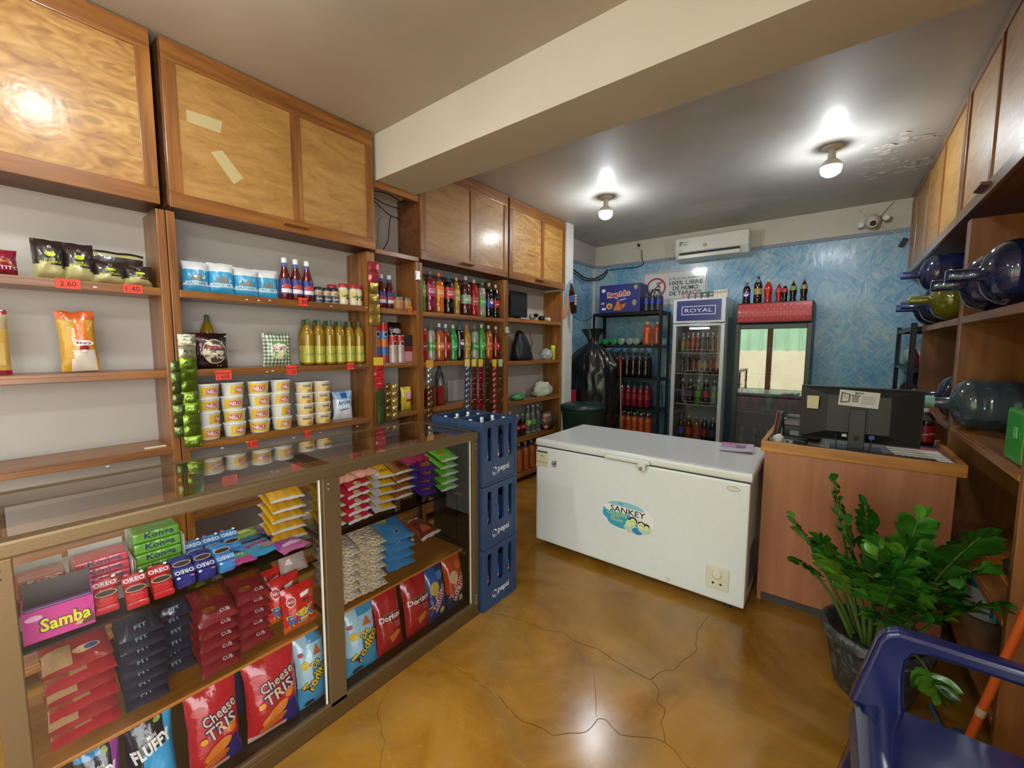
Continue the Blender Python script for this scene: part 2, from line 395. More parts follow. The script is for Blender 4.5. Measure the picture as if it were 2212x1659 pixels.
# ------------------------------------------------------------------ kinds of goods
FACE_R = PI/2      # turns a front that faces -y towards +x (goods on the left wall)
def bag(name, w, h, t, mats, mf=0, deco=(), dm=(), seed=1, gus=0, sq=.35, nu=12, nv=14, crimp=.045, wr=1.0):
    """a filled pillow bag standing on its lower edge; front faces -y; deco items printed on its front"""
    rr = random.Random(seed); of = Vector((rr.random()*9, rr.random()*9, rr.random()*9))
    def th(u, v):
        a = max(0, 1-abs(u)**2.6)**.55; vv = abs(v)/(1-crimp*1.2)
        b = max(0, 1-vv**(3.2 if v < 0 and gus else 2.4))**.6 if vv < 1 else 0
        return t/2*a*b
    def S(u, v, side, l=0):
        n = mnoise.noise(Vector((u*2.2, v*2.6, side*3))+of); n2 = mnoise.noise(Vector((u*5, v*5, side*5+4))+of)
        tt = th(u, v)
        wob = (n*.16+n2*.07*wr**2)*wr*t*.5*(tt/(t/2)) if t else 0
        x = u*w/2*(1-.07*(1-abs(v)**2)*sq*2) + mnoise.noise(Vector((0, v*3, side*0))+of)*.02*w
        z = (v+1)/2*h + (mnoise.noise(Vector((u*2, 0, 1))+of)*.035*h if v > .8 else 0)
        y = -side*(tt+wob+.0006+l) + mnoise.noise(Vector((u*1.3, v*1.3, 9))+of)*.09*t+(mnoise.noise(Vector((u*4.5, v*2, 5))+of)*.16*t*abs(v)**6*wr if wr > 1 else 0)
        return (x, y, z)
    g = G()
    g.grid(lambda a, b: S(2*a-1, 2*b-1, 1), nu, nv, mf)
    g.grid(lambda a, b: S(2*a-1, 2*b-1, -1), nu, nv, mf, True)
    o = g.obj(name, mats)
    if deco:
        d = G(); decals(d, lambda u, z, l: S(max(-1, min(1, 2*u/w)), max(-1, min(1, 2*z/h-1)), 1, l+.0006), deco)
        d.obj('printed_logo', list(dm), o)
    return o
def bottle(name, h, r, liq, capm, labm, text='', tm=None, lab=(.33, .55), fill=.8, shape='soda', clearm=None, seg=18, extra=(), em=()):
    root = bpy.data.objects.new(name, None); root.empty_display_size = .03; COL.objects.link(root)
    if shape == 'soda':
        P = [(.0, .012), (.62, .0), (.9, .015), (1, .06), (1, .2), (.93, .27), (.97, .33), (.97, .55), (1, .62), (.96, .7), (.75, .79), (.42, .87), (.3, .9), (.28, .925)]
    elif shape == 'curvy':
        P = [(.0, .012), (.6, .0), (.88, .012), (.95, .06), (.82, .2), (.8, .28), (.97, .4), (1, .55), (.95, .66), (.7, .76), (.4, .86), (.28, .9), (.27, .925)]
    elif shape == 'square':
        P = [(.0, .0), (.9, .0), (1, .03), (1, .62), (.95, .7), (.7, .78), (.42, .85), (.33, .9), (.33, .93)]
    elif shape == 'sauce':
        P = [(.0, .0), (.85, .0), (1, .03), (1, .45), (.9, .55), (.62, .68), (.45, .78), (.4, .86), (.4, .9)]
    elif shape == 'jar':
        P = [(.0, .0), (.9, .0), (1, .05), (1, .68), (.9, .78), (.82, .8), (.82, .84)]
    def rad(z):
        z /= h
        for a, b in zip(P[1:], P[2:]):
            if a[1] <= z <= b[1]: return r*(a[0]+(b[0]-a[0])*(z-a[1])/max(1e-6, b[1]-a[1]))
        return r*P[-1][0]
    clearm = clearm or clearp
    pr = []
    for a, b in zip(P, P[1:]):
        pr.append((max(1e-5, a[0]*r), a[1]*h, 0 if (a[1]+b[1])/2 < fill else 1))
        if a[1] < fill < b[1]:
            pr[-1] = (*pr[-1][:2], 0); k = (fill-a[1])/(b[1]-a[1]); pr.append(((a[0]+(b[0]-a[0])*k)*r, fill*h, 1))
    pr.append((P[-1][0]*r, P[-1][1]*h, 1))
    G().lathe(pr, seg).obj('bottle_body' if shape != 'jar' else 'jar_body', [liq, clearm], root)
    ct = P[-1][1]
    cr = P[-1][0]*r*1.12
    G().lathe([(cr, (ct-.02)*h), (cr, .992*h), (cr*.85, h)], 14).obj('cap' if shape != 'jar' else 'lid', capm, root)
    if labm:
        n = 5; zs = [lab[0]+(lab[1]-lab[0])*i/n for i in range(n+1)]
        g = G().lathe([(rad(z*h)+.0008, z*h) for z in zs], seg, cap=False)
        it = []
        if text:
            zc = (lab[0]+lab[1])/2*h; hh = (lab[1]-lab[0])*h*.42
            it = [('t', text, 0, zc, min(hh, 2.4*r/max(1, len(text))*1.3), 1, min(1.75*r, hh*.8*len(text)), .12)]
        it += list(extra)
        decals(g, cyl(lambda v: rad(v)+.0008), it)
        g.obj('label_band', [labm, tm or white]+list(em), root)
    return root
def tub(name, r, h, bodym, lidm, deco, dm):
    root = bpy.data.objects.new(name, None); COL.objects.link(root)
    rf = lambda z: r*(.84+.12*z/h)
    g = G().lathe([(r*.8, 0, 0), (r*.84, .004, 0), (r*.945, h*.84, 0), (r*.95, h*.9, 0)], 26); g.obj('tub_body', bodym, root)
    G().lathe([(r*.97, h*.86), (r, h*.87), (r, h*.97), (r*.97, h), (r*.9, h*.985), (.0001, h*.985)], 26).obj('lid', lidm, root)
    decals(G(), cyl(rf), deco).obj('printed_label', dm, root)
    return root
# ================================================================== the room
XL, XS, XR, XW = -2.92, -2.66, .516, .85     # left wall, left shelf fronts, right shelf fronts, right wall
YB, YF, H = 5.78, -2.3, 2.985
fl = G().add([(XL-.2, YF, 0), (XW+.2, YF, 0), (XW+.2, YB+.2, 0), (XL-.2, YB+.2, 0)], [(0, 1, 2, 3)])
fl.box(XL-.2, YF, -.1, XW+.2, YB+.2, -.001)
floor = struct(fl.obj('floor', floor_mat()))
ck = G()
def crack(pts, wd=.0028):
    P = [at(x, y, 2, .0007) for x, y in pts]; Q = []
    for a, b in zip(P, P[1:]):
        n = max(2, int((b-a).length/.03))
        for i in range(n): Q.append(a.lerp(b, i/n)+Vector((R.uniform(-1, 1), R.uniform(-1, 1), 0))*.006)
    Q.append(P[-1])
    vs = []
    for i, p in enumerate(Q):
        t = (Q[min(i+1, len(Q)-1)]-Q[max(0, i-1)]).normalized(); s = Vector((-t.y, t.x, 0))*wd/2*R.uniform(.5, 1.2)
        vs += [tuple(p+s), tuple(p-s)]
    ck.add(vs, [(2*i, 2*i+1, 2*i+3, 2*i+2) for i in range(len(Q)-1)])
crack([(1060, 1322), (1120, 1337), (1170, 1358), (1215, 1364), (1240, 1385), (1290, 1400), (1330, 1428), (1380, 1458), (1408, 1468)])
crack([(1408, 1468), (1432, 1450), (1460, 1447), (1478, 1425), (1503, 1408), (1508, 1360), (1528, 1330)])
crack([(1408, 1468), (1425, 1500), (1420, 1515), (1440, 1535), (1428, 1558), (1437, 1602)])
crack([(1070, 1500), (1130, 1558), (1195, 1588), (1265, 1582), (1290, 1553), (1310, 1553), (1335, 1588), (1390, 1592), (1437, 1602), (1475, 1645), (1490, 1659)])
crack([(1290, 1553), (1287, 1520), (1285, 1455)], .0016)
crack([(910, 1395), (985, 1440), (1075, 1510)], .002)
crack([(835, 1490), (815, 1540), (830, 1600), (820, 1659)], .0016)
crack([(1225, 1395), (1250, 1380)], .0014)
crack([(1528, 1330), (1580, 1352), (1600, 1356)], .0014)
ckm = M('5a3d14', .8); o = ck.obj('crack_line', ckm, floor)
cream = paint('cream_beam_paint', 'cfc9b9', .6, var=.04)
ceilF = paint('beige_ceiling_paint', 'b9b0a2', .6, var=.05)
ceilB = paint('grey_gloss_ceiling', 'b9b6af', .6, var=.06, coat=.35)
wallL = paint('white_wall_paint', 'beb7ae', .6, var=.05)
wallU = paint('offwhite_band_paint', 'ccc9ba', .6, var=.05)
blue = blue_wall()
BY0, BY1, BZ = 1.816, 2.18, 2.675
struct(G().box(XL-.2, YF, H, XW+.2, BY0, H+.1).obj('ceiling', ceilF))
cb = struct(G().box(XL-.2, BY1, H, XW+.2, YB+.2, H+.1).obj('ceiling_back', ceilB))
struct(G().box(XL-.1, BY0, BZ, XW+.1, BY1, H+.1).obj('trim_1', cream))   # the beam
# flaking paint on the ceiling near the right bulb
fk = G()
for i in range(95):
    px, py = R.choice([(R.gauss(1905, 18), R.gauss(335, 28)), (R.gauss(1990, 50), 0), (R.gauss(1960, 45), 1)])
    if py == 0: py = 312-(px-1905)*.22+R.gauss(0, 5)
    elif py == 1: py = 372-(px-1905)*.2+R.gauss(0, 6)
    if px > 2030: continue
    p = at(px, py, 2, H); s = R.uniform(.012, .035); n = 6; a0 = R.random()*6
    fk.add([(p.x+s*math.cos(a0+k)*R.uniform(.5, 1.6), p.y+s*math.sin(a0+k)*R.uniform(.4, 1), H-R.uniform(.0008, .007)) for k in range(n)], [tuple(range(n))])
fk.obj('flaking_paint', M('c4c1b8', .5), cb)
pts = [(1215, 545), (1330, 505), (1440, 480), (1560, 455), (1700, 430), (1720, 420), (1640, 425), (1520, 440), (1400, 458), (1290, 490)]
G().add([(at(x, y, 2, H).x, at(x, y, 2, H).y, H-.0006) for x, y in pts], [tuple(range(len(pts)))]).obj('filler_patch', paint('pale_filler', 'bcbab4', .5, var=.05, coat=.3), cb)
struct(G().box(XL-.15, YF, 0, XL, YB, H).obj('wall_left', wallL))
g = G().box(XL-.15, YB, 0, XW+.15, YB+.15, 2.70, 0).box(XL-.15, YB, 2.70, XW+.15, YB+.15, H, 1).box(XL, 4.58, 0, XL+.012, YB, 2.68, 0)
struct(g.obj('wall_back', [blue, wallU]))
struct(G().box(XL, YB-.012, 2.66, XW, YB, 2.70).obj('trim_2', M('8790a0', .6)))
struct(G().box(XL+.012, 4.58, 2.66, XL+.03, YB, 2.70).obj('trim_3', M('8790a0', .6)))
struct(G().box(XW, .6, 0, XW+.15, YB, H).box(XW, YF, 0, XW+.15, -2.1, H).box(XW, -2.1, 2.35, XW+.15, .6, H).obj('wall_right', [paint('brown_board_wall', '7d4a26', .5, var=.12)]))  # the unseen gap in this wall is added to let daylight onto the case
struct(G().box(XL, 4.425, 0, -2.615, 4.58, H).obj('wall_pillar', paint('white_pillar_paint', 'd9d9d4', .5, var=.08)))
struct(G().box(XL+.012, YB-.1, 0, -2.86, YB, 2.66).obj('trim_4', M('c9ccce', .5)))
# street side: wall with the open shop door, and what stands across the street
fw = G().box(XL-.15, YF-.15, 0, -2.6, YF, H).box(.3, YF-.15, 0, XW+.15, YF, H).box(-2.6, YF-.15, 2.35, .3, YF, H)
struct(fw.obj('wall_front', paint('front_wall_paint', 'cfc4ae', .6, var=.05)))
struct(G().box(-9, -9, -.06, 7, YF, -.02).box(XW+.15, YF, -.06, 7, 6, -.02).obj('floor_street', paint('street_concrete', 'b9ad98', .8, var=.1)))
g = G().box(-9, -7.6, 1.4, 7, -7.4, 3.6, 0).box(-9, -7.6, 0, 7, -7.38, 1.4, 1)
for i in range(40): g.box(-9+i*.4, -7.4, 1.4, -8.96+i*.4, -7.36, 3.6, 0)
struct(g.obj('wall_street', [paint('green_street_wall', '9cc4a0', .7, var=.06), paint('cream_street_wall', 'd6cfae', .7, var=.06)]))
struct(G().box(-1.42, YF-.12, 0, -1.3, YF-.02, 2.35).obj('trim_5', darkZ))
sd = bpy.data.lights.new('sun', 'SUN'); sd.energy = 2.0; sd.angle = .02; sd.color = (1, .95, .85)
so = bpy.data.objects.new('sun', sd); COL.objects.link(so); so.rotation_euler = (-.75, .35, 0)

# ------------------------------------------------------------------ ceiling bulbs
bem = emis('bulb_glow', (.93, .98, 1.0), BULB)
for i, (x, y, s, lab) in enumerate([(-1.885, 3.93, 1, 'lit white bulb on the back ceiling, nearer the wooden shelves'), (-.105, 3.985, 1, 'lit white bulb on the back ceiling, nearer the flaking paint'),
                              (-1.71, .28, 1, 'lit white bulb above the glass display case'), (-.05, -.5, 1, 'added unseen bulb on the ceiling beside the chair'), (-1.75, -1.5, 1, 'added unseen bulb on the ceiling by the left of the shop door'), (-.1, -1.7, 1, 'added unseen bulb on the ceiling by the right of the shop door')]):  # last three bulbs are unseen, added to light the case from the camera side
    t = thing('light_bulb', lab, 'light bulb', (x, y, H), 0, None)
    G().lathe([(.062, 0), (.066, -.008), (.055, -.02), (.03, -.026)][::-1], 24).obj('ceiling_rose', M('c9c6c0', .5), t)
    G().lathe([(.02, -.1), (.026, -.085), (.024, -.05), (.022, -.02)], 20).obj('lamp_holder', M('cfccc6', .4), t)
    G().lathe([(.0001, -.212), (.035, -.208), (.058, -.19), (.065, -.165), (.066, -.145)], 24, cap=False).obj('globe', bem, t)
    G().lathe([(.0663, -.146), (.065, -.13), (.05, -.108), (.034, -.094), (.022, -.088)], 24, cap=False).obj('bulb_collar', M('d8d8d4', .4), t)

# ------------------------------------------------------------------ left shelving
def shelving(label, y0, y1, zs, back=None, x0=XL+.003, x1=XS, tz=2.17, mats=(pineY, pineZ), sd=.035, name='shelving_unit', face=1, dz=.035, plinth=True, low=0):
    t = thing(name, label, 'shelving', ((x0+x1)/2, (y0+y1)/2, 0)); L = t.location
    def q(g, nm, m): g.obj(nm, m, t, loc=(-L.x, -L.y, 0))
    for a in (y0, y1-sd): q(G().box(x0, a, 0, x1, a+sd, tz, bev=.003), 'side_panel', mats[1])
    for z in zs:
        g = G().box(x0, y0+sd, z-dz, x1-.001, y1-sd, z, bev=.003)
        xf = x1 if face > 0 else x0
        g.box(xf-.012*face, y0+sd, z-dz-.004, xf+.003*face, y1-sd, z-.014, bev=.003)
        q(g, 'shelf_board', mats[0])
    if back: q(G().box(*( (x0, y0+sd, back[0], x0+.01, y1-sd, back[1]) if face > 0 else (x1-.01, y0+sd, back[0], x1, y1-sd, back[1]))), 'back_panel', back[2])
    return t
S1, S2, S3, S4, S5 = 1.785, 1.375, .985, .60, .12
shelving('varnished pine shelving bay with the coffee bags, at the far left', -.75, .612, (S1, S2, S3, S4, S5))
shelving('wide varnished pine shelving bay with the margarine tubs', .616, 1.765, (S1, S2, S3, S4, S5))
shelving('narrow pine shelving bay under the ceiling beam', 1.768, 2.2, (S1, S2, S3, S4, S5), sd=.028)
shelving('pine shelving bay holding two rows of soft drink bottles', 2.203, 3.31, (S1, S2, S3, S4, S5), back=(S1, 2.14, darkY))
shelving('last pine shelving bay with the black backpack, beside the white pillar', 3.313, 4.42, (1.80, 1.35, .915, .50, .10))
# paint chips on the shelf edges belong to the shelves: small pale spots
chip = M('cfc3ae', .8)
for px, py in [(206, 620), (533, 647), (559, 649), (583, 649), (716, 661), (792, 664), (577, 803), (589, 801), (778, 789), (480, 968), (534, 955), (635, 945), (692, 934), (772, 921), (835, 787), (886, 787), (967, 780), (233, 1007)]:
    p = at(px, py, 0, XS+.005); g = G(); n = 7
    g.add([(XS+.0045, p.y+.012*R.uniform(.5, 1)*math.cos(k*.9), p.z+.005*R.uniform(.5, 1)*math.sin(k*.9)) for k in range(n)], [tuple(range(n))])
    tag(g.obj('masking_tape_scrap', chip), 'small pale scrap of tape left on a shelf edge', 'tape scrap', 'scraps of tape on the left shelf edges')
def cabinet(label, y0, y1, z0, z1, x0, x1, cuts, ply, hand=None, face=1, frame=(pineY, pineZ), depthbox=True, top=.10, bot=.075, st=.06, mid=.055, group=None):
    """wall cabinet with a framed flap door; cuts = mullion centres"""
    t = thing('wall_cabinet', label, 'cabinet', ((x0+x1)/2, (y0+y1)/2, z0), 0, group); L = t.location; off = (-L.x, -L.y, -L.z)
    fx = x1 if face > 0 else x0; bx = x0 if face > 0 else x1
    g = G().box(bx, y0, z0+.012, fx-.022*face, y1, z1); g.obj('cabinet_body', darkY, t, loc=off)
    a, b = sorted((fx-.02*face, fx)); z0d = z0
    d = G(); d.box(a, y0+.004, z0d, b, y1-.004, z0d+bot, 0, .003); d.box(a, y0+.004, z1-top, b, y1-.004, z1-.002, 0, .003)
    d.box(a, y0+.004, z0d+bot, b, y0+st, z1-top, 1, .002); d.box(a, y1-st, z0d+bot, b, y1-.004, z1-top, 1, .002)
    for c in cuts: d.box(a, c-mid/2, z0d+bot, b, c+mid/2, z1-top, 1, .002)
    door = d.obj('door', [frame[0], frame[1]], t, loc=off)
    eds = [y0+st]+[e for c in cuts for e in (c-mid/2, c+mid/2)]+[y1-st]
    for i in range(0, len(eds), 2):
        G().box(fx-.012*face, eds[i]-.002, z0d+bot-.002, fx-.009*face, eds[i+1]+.002, z1-top+.002).obj('panel', ply[min(i//2, len(ply)-1)], door)
    if hand is not None:
        hz = z0d+.035; g = G()
        g.prism([(fx, hz-.006), (fx+.03*face, hz+.004), (fx+.03*face, hz+.016), (fx, hz+.012)] if face > 0 else [(fx, hz+.012), (fx-.03, hz+.016), (fx-.03, hz+.004), (fx, hz-.006)], 1, hand-.07, hand+.07)
        g.obj('handle', pineY if face > 0 else darkY, door)
    return t
pk, pp, pq = plywood('k', PLYO, 1.), plywood('p', PLY, .25), plywood('q', PLYO, .7)
CX0, CX1 = XL+.003, XS+.03
cabinet('pine wall cabinet with knotty glossy plywood door at the far left', -.75, .595, 2.185, 2.98, CX0, CX1, [], [pk], hand=-.08)
cA = cabinet('pine wall cabinet with two plain plywood panels, next to the beam', .625, 1.79, 2.185, 2.98, CX0, CX1, [1.255], [pp, plywood('p2', PLY, .1)], hand=1.23)
cabinet('pine wall cabinet behind the ceiling beam above the soda bottles', 2.2, 3.31, 2.19, 2.98, CX0, CX1, [2.80], [pp, pq], hand=2.72)
cabinet('pine wall cabinet above the backpack shelf, last on the left wall', 3.33, 4.42, 2.19, 2.98, CX0, CX1, [3.93], [pq, plywood('p3', PLYO, .2)], hand=3.86)
# strips of old tape on the second cabinet's door
for q4, lb in (([(402, 236), (480, 262), (476, 288), (404, 262)], 'pale strip of tape residue, upper one on the plain plywood door'), ([(455, 328), (480, 325), (526, 385), (505, 398)], 'pale strip of tape residue, slanting lower one on the plywood door')):
    tag(G().add([tuple(at(x, y, 0, CX1-.0085)) for x, y in q4], [(3, 2, 1, 0)]).obj('tape_strip', M('b7a678', .35)), lb, 'tape')
# board and cables in the gap under the beam
tag(G().box(XS-.02, 1.795, BZ-.05, XS+.02, 2.197, BZ-.002, bev=.003).obj('wooden_batten', pineY), 'short wooden batten under the beam between two cabinets', 'batten')
tag(G().box(XL, 1.80, 2.0+.17, XS+.01, 2.197, 2.205, bev=.003).obj('cable_shelf', pineY), 'short pine board closing the cable gap below', 'board')
cbm = M('1a1a1a', .5)
def cable(name, label, pts, r, m=cbm, cat='cable', n=6, group=None):
    P = [Vector(p) for p in pts]; Q = []
    for i in range(len(P)-1):
        a, b, c, d = P[max(0, i-1)], P[i], P[i+1], P[min(len(P)-1, i+2)]
        for k in range(n):
            s = k/n; Q.append(.5*((2*b)+(c-a)*s+(2*a-5*b+4*c-d)*s*s+(3*b-a-3*c+d)*s**3))
    Q.append(P[-1]); return tag(G().tube(Q, r, 6).obj(name, m), label, cat, group)
for i, (pp_, lb) in enumerate([([(806, 412), (835, 418), (862, 433)], 'upper black cable crossing the gap between cabinets'), ([(806, 426), (830, 440), (862, 451)], 'middle black cable crossing the gap between cabinets'),
                ([(806, 432), (838, 462), (862, 472)], 'lower black cable sagging across the gap'), ([(862, 474), (845, 468), (841, 490), (838, 520), (826, 541)], 'thin black cable looping down in the gap'), ([(828, 468), (816, 480), (815, 520), (812, 535)], 'thin grey cable hanging against the white wall')]):
    cable('cable', lb, [at(x, y, 0, -2.80) for x, y in pp_], .004 if i < 4 else .002, cbm if i < 4 else M('77716a', .5))

# ------------------------------------------------------------------ right shelving
shelving('brown shelving unit holding the yellow water jug, farther from the chair', 3.25, 4.46, (1.667, 1.09, .57, .12), x0=XR, x1=XW-.003, face=-1, mats=(pineY, darkZ), back=(0, 2.2, darkZ))
shelving('brown shelving unit nearest the blue chair', 2.10, 3.247, (1.667, 1.09, .57, .2), x0=XR, x1=XW-.003, face=-1, mats=(pineY, wood(2, [(.3, '6a3f1c'), (.5, '8a5426'), (.7, '9a6430')])), back=(0, 2.2, darkZ))
hc = (wood(1, [(.3, '5b3a22'), (.5, '7a5434'), (.7, '8d6843')], .5, .3), wood(2, [(.3, '6a3f20'), (.5, '8a5a32'), (.7, '9d7042')], .5, .3))
ply2 = plywood('r', PLY, .3)
for y0, y1, c, lb, hd, fr in ((4.83, 5.77, 5.38, 'narrow far wall cabinet on the right, next to the back wall', None, hc), (3.56, 4.82, 4.2, 'middle wall cabinet on the right with orange tinted panels', None, hc),
                      (2.3, 3.55, 2.95, 'wall cabinet with a carved handle above the water bottles', 2.98, hc), (1.0, 2.29, 1.65, 'nearest wall cabinet on the right, mostly outside the photo', None, hc)):
    cabinet(lb, y0, y1, 2.22, 2.98, XR, XW-.002, [c], [ply2], hand=hd, face=-1, frame=fr, mid=.03, top=.06, bot=.06, st=.045)
# rack on the right behind the monitor
def rack(label, x0, y0, x1, y1, zs, ztop, name='metal_rack'):
    t = thing(name, label, 'rack', ((x0+x1)/2, (y0+y1)/2, 0)); L = t.location; off = (-L.x, -L.y, 0); w = .035
    for x in (x0, x1):
        for y in (y0, y1):
            sx = w if x == x0 else -w; sy = w if y == y0 else -w; g = G()
            g.box(x, y, 0, x+sx, y+.003*(1 if sy > 0 else -1), ztop).box(x, y, 0, x+.003*(1 if sx > 0 else -1), y+sy, ztop)
            g.obj('upright', blackm, t, loc=off)
    for z in zs:
        g = G().box(x0+.004, y0+.004, z-.035, x1-.004, y0+.008, z).box(x0+.004, y1-.008, z-.035, x1-.004, y1-.004, z).box(x0+.004, y0+.004, z-.003, x1-.004, y1-.004, z)
        g.box(x0+.004, y0+.004, z-.035, x0+.008, y1-.004, z).box(x1-.008, y0+.004, z-.035, x1-.004, y1-.004, z); g.obj('shelf_tray', blackm, t, loc=off)
    return t
RX0, RX1, RY0, RY1 = -2.70, -1.745, 5.3, 5.66
RZ = [at(1400, y, 1, RY0)[2] for y in (672, 746, 817, 884, 945)]
rack('black metal rack against the blue wall left of the fridges', RX0, RY0, RX1, RY1, RZ+[.1], RZ[0]+.002)
rack('black metal rack in the right corner behind the monitor', .46, 4.52, .82, 5.5, (1.67, 1.35, 1.05, .75, .4), 1.70)

# ------------------------------------------------------------------ glass display case
CX, CB, CY0, CY1, CH = -1.503, -2.02, -.03, 1.63, 1.045
t = thing('display_case', 'long glass display case with brass coloured aluminium frame', 'display case', ((CX+CB)/2, .8, 0)); L = t.location; off = (-L.x, -L.y, 0)
g = G()
for x in (CX-.04, CB):
    for y in (CY0, .765, CY1-.04):
        if x == CB and y == .765: continue
        g = G().box(x, y, .0, x+.04, y+(.07 if y == .765 else .045), CH-.045, 0, .003)
        if x > -1.7:
            for dz in (.12, .1, .08, .07, CH-.07, CH-.09): 
                if y != .765 or .1 < dz < .12 or dz > .9: g.sphere((x+.0405, y+.022, dz), .004, 1, 8, 5)
        g.obj('post', [brass, steel], t, loc=off)
g = G(); z = CH-.045
g.box(CX-.035, CY0, z, CX+.008, CY1, CH, 0, .008).box(CB-.008, CY0, z, CB+.035, CY1, CH, 0, .008)
g.box(CB, CY0-.008, z, CX, CY0+.035, CH, 0, .008).box(CB, CY1-.035, z, CX, CY1+.008, CH, 0, .008)
g.obj('top_frame', brass, t, loc=off)
G().box(CB+.03, .765, CH-.03, CX-.03, .83, CH-.006, 0, .004).obj('top_crossbar', brass, t, loc=off)
g = G().box(CX-.04, CY0, 0, CX+.006, CY1, .065, 0, .006).box(CB, CY0, 0, CB+.04, CY1, .065, 0, .006).box(CB, CY0, 0, CX, CY0+.04, .065).box(CB, CY1-.04, 0, CX, CY1, .065)
g.obj('base_frame', brassd, t, loc=off)
G().box(CX-.02, CY0+.04, .06, CX, CY1-.04, .082, 0, .004).obj('track', brass, t, loc=off)
G().box(CB+.01, CY0+.01, .04, CX-.03, CY1-.01, .062).obj('case_floor', M('4c3c26', .5), t, loc=off)
gp = lambda n, *b: G().box(*b).obj(n, clear, t, loc=off)
G().add([(CB+.03, CY0+.03, CH-.002), (CX-.03, CY0+.03, CH-.002), (CX-.03, CY1-.03, CH-.002), (CB+.03, CY1-.03, CH-.002)], [(0, 1, 2, 3)]).obj('top_glass', glassy('top_glass', (.97, .98, .97), .03, 0, (1, 1, 1), 1.9), t, loc=off)
for a, b in ((CY0+.045, .765), (.835, CY1-.04)):
    G().add([(CX-.012, a, .07), (CX-.012, b, .07), (CX-.012, b, CH-.045), (CX-.012, a, CH-.045)], [(0, 1, 2, 3)]).obj('front_glass', clear, t, loc=off)
    G().box(CX-.018, b-.012, .08, CX-.010, b-.006, CH-.05).obj('glass_edge', M('d8d6c4', .3), t, loc=off)
for y in (CY0+.02, CY1-.02):
    G().add([(CB+.04, y, .07), (CX-.04, y, .07), (CX-.04, y, CH-.045), (CB+.04, y, CH-.045)], [(0, 1, 2, 3)]).obj('end_glass', clear, t, loc=off)
gedge = glassy('shelf_glass', (.95, .98, .96), .04, 0, (.6, .65, .6), 1.0)
SU, SM = .71, .38
for z, x1 in ((SU, -1.60), (SM, -1.58)):
    for a, b in ((CY0+.045, .765), (.835, CY1-.045)):
        if z == SU: G().box(CB+.06, a, z-.006, x1, b, z).obj('glass_shelf', gedge, t, loc=off)
        else: G().box(CB+.06, a, z-.012, x1, b, z, 0, .002).obj('wooden_shelf', honeyY, t, loc=off)
    for y in (CY0+.04, .765, .835, CY1-.045):
        G().box(CB+.05, y-.006, z-.03, x1+.02, y+.006, z-.013).obj('shelf_bracket', brass, t, loc=off)

# ------------------------------------------------------------------ chest freezer
FX0, FX1, FY0, FY1, FH = -1.727, -.309, 2.505, 3.24, .823
t = thing('chest_freezer', 'white chest freezer with an oval sticker and a magazine on its lid', 'freezer', ((FX0+FX1)/2, (FY0+FY1)/2, 0)); L = t.location; off = (-L.x, -L.y, 0)
fm = M('e0e4e6', .28, 0, .4); q = lambda g, n, m, p=None: g.obj(n, m, p or t, **({'loc': off} if not p else {}))
q(G().box(FX0+.006, FY0+.006, .05, FX1-.01, FY1, .765, 0, .012), 'freezer_body', fm)
q(G().box(FX0+.01, FY0+.012, .76, FX1-.014, FY1-.01, .772), 'lid_seal', M('3a3a3a', .6))
lid = q(G().box(FX0, FY0-.002, .772, FX1, FY1+.004, FH, 0, .016).box(FX0+.035, FY0+.03, FH-.004, FX1-.035, FY1-.03, FH+.001), 'lid', M('dadedf', .3, 0, .4))
hd = q(G().box(-1.16, FY0-.03, .775, -.86, FY0, .80, 0, .01).box(-.935, FY0-.034, .735, -.885, FY0-.004, .79, 0, .008), 'lid_handle', M('d5d6d0', .35), lid)
G().lathe([(.011, 0), (.011, .006), (.008, .008)], 16, (0, 0, 0), axis=1).obj('keyhole', steel, hd, loc=(-.91, FY0-.0345, .752), rot=(0, 0, PI))
def P2(px, py): 
    p = at(px, py, 1, FY0); return p
def onf(pl, n, mats, lift=0):      # printed piece on the freezer's front
    g = G(); F = lambda u, v, l: (u, FY0+.0055-l-lift, v); decals(g, F, pl); return q(g, n, mats)
c1 = P2(1353, 1117); ew, eh = .178, .098
SK = [M('e9ecea', .3), M('3ea3c6', .3), M('15161a', .4), M('c9d96a', .4), M('8fc7d8', .3), M('d9e2a8', .4), M('2b2520', .5), M('2f86c0', .4), M('b7d5c0', .4)]
tx_, tz_ = c1.x, c1.z
arc = [(tx_+ew*math.cos(a), tz_+eh*math.sin(a)) for a in [PI*1.06+i*(PI*.98)/14 for i in range(15)]]
low = [(x, min(z, tz_+.028)) for x, z in arc]
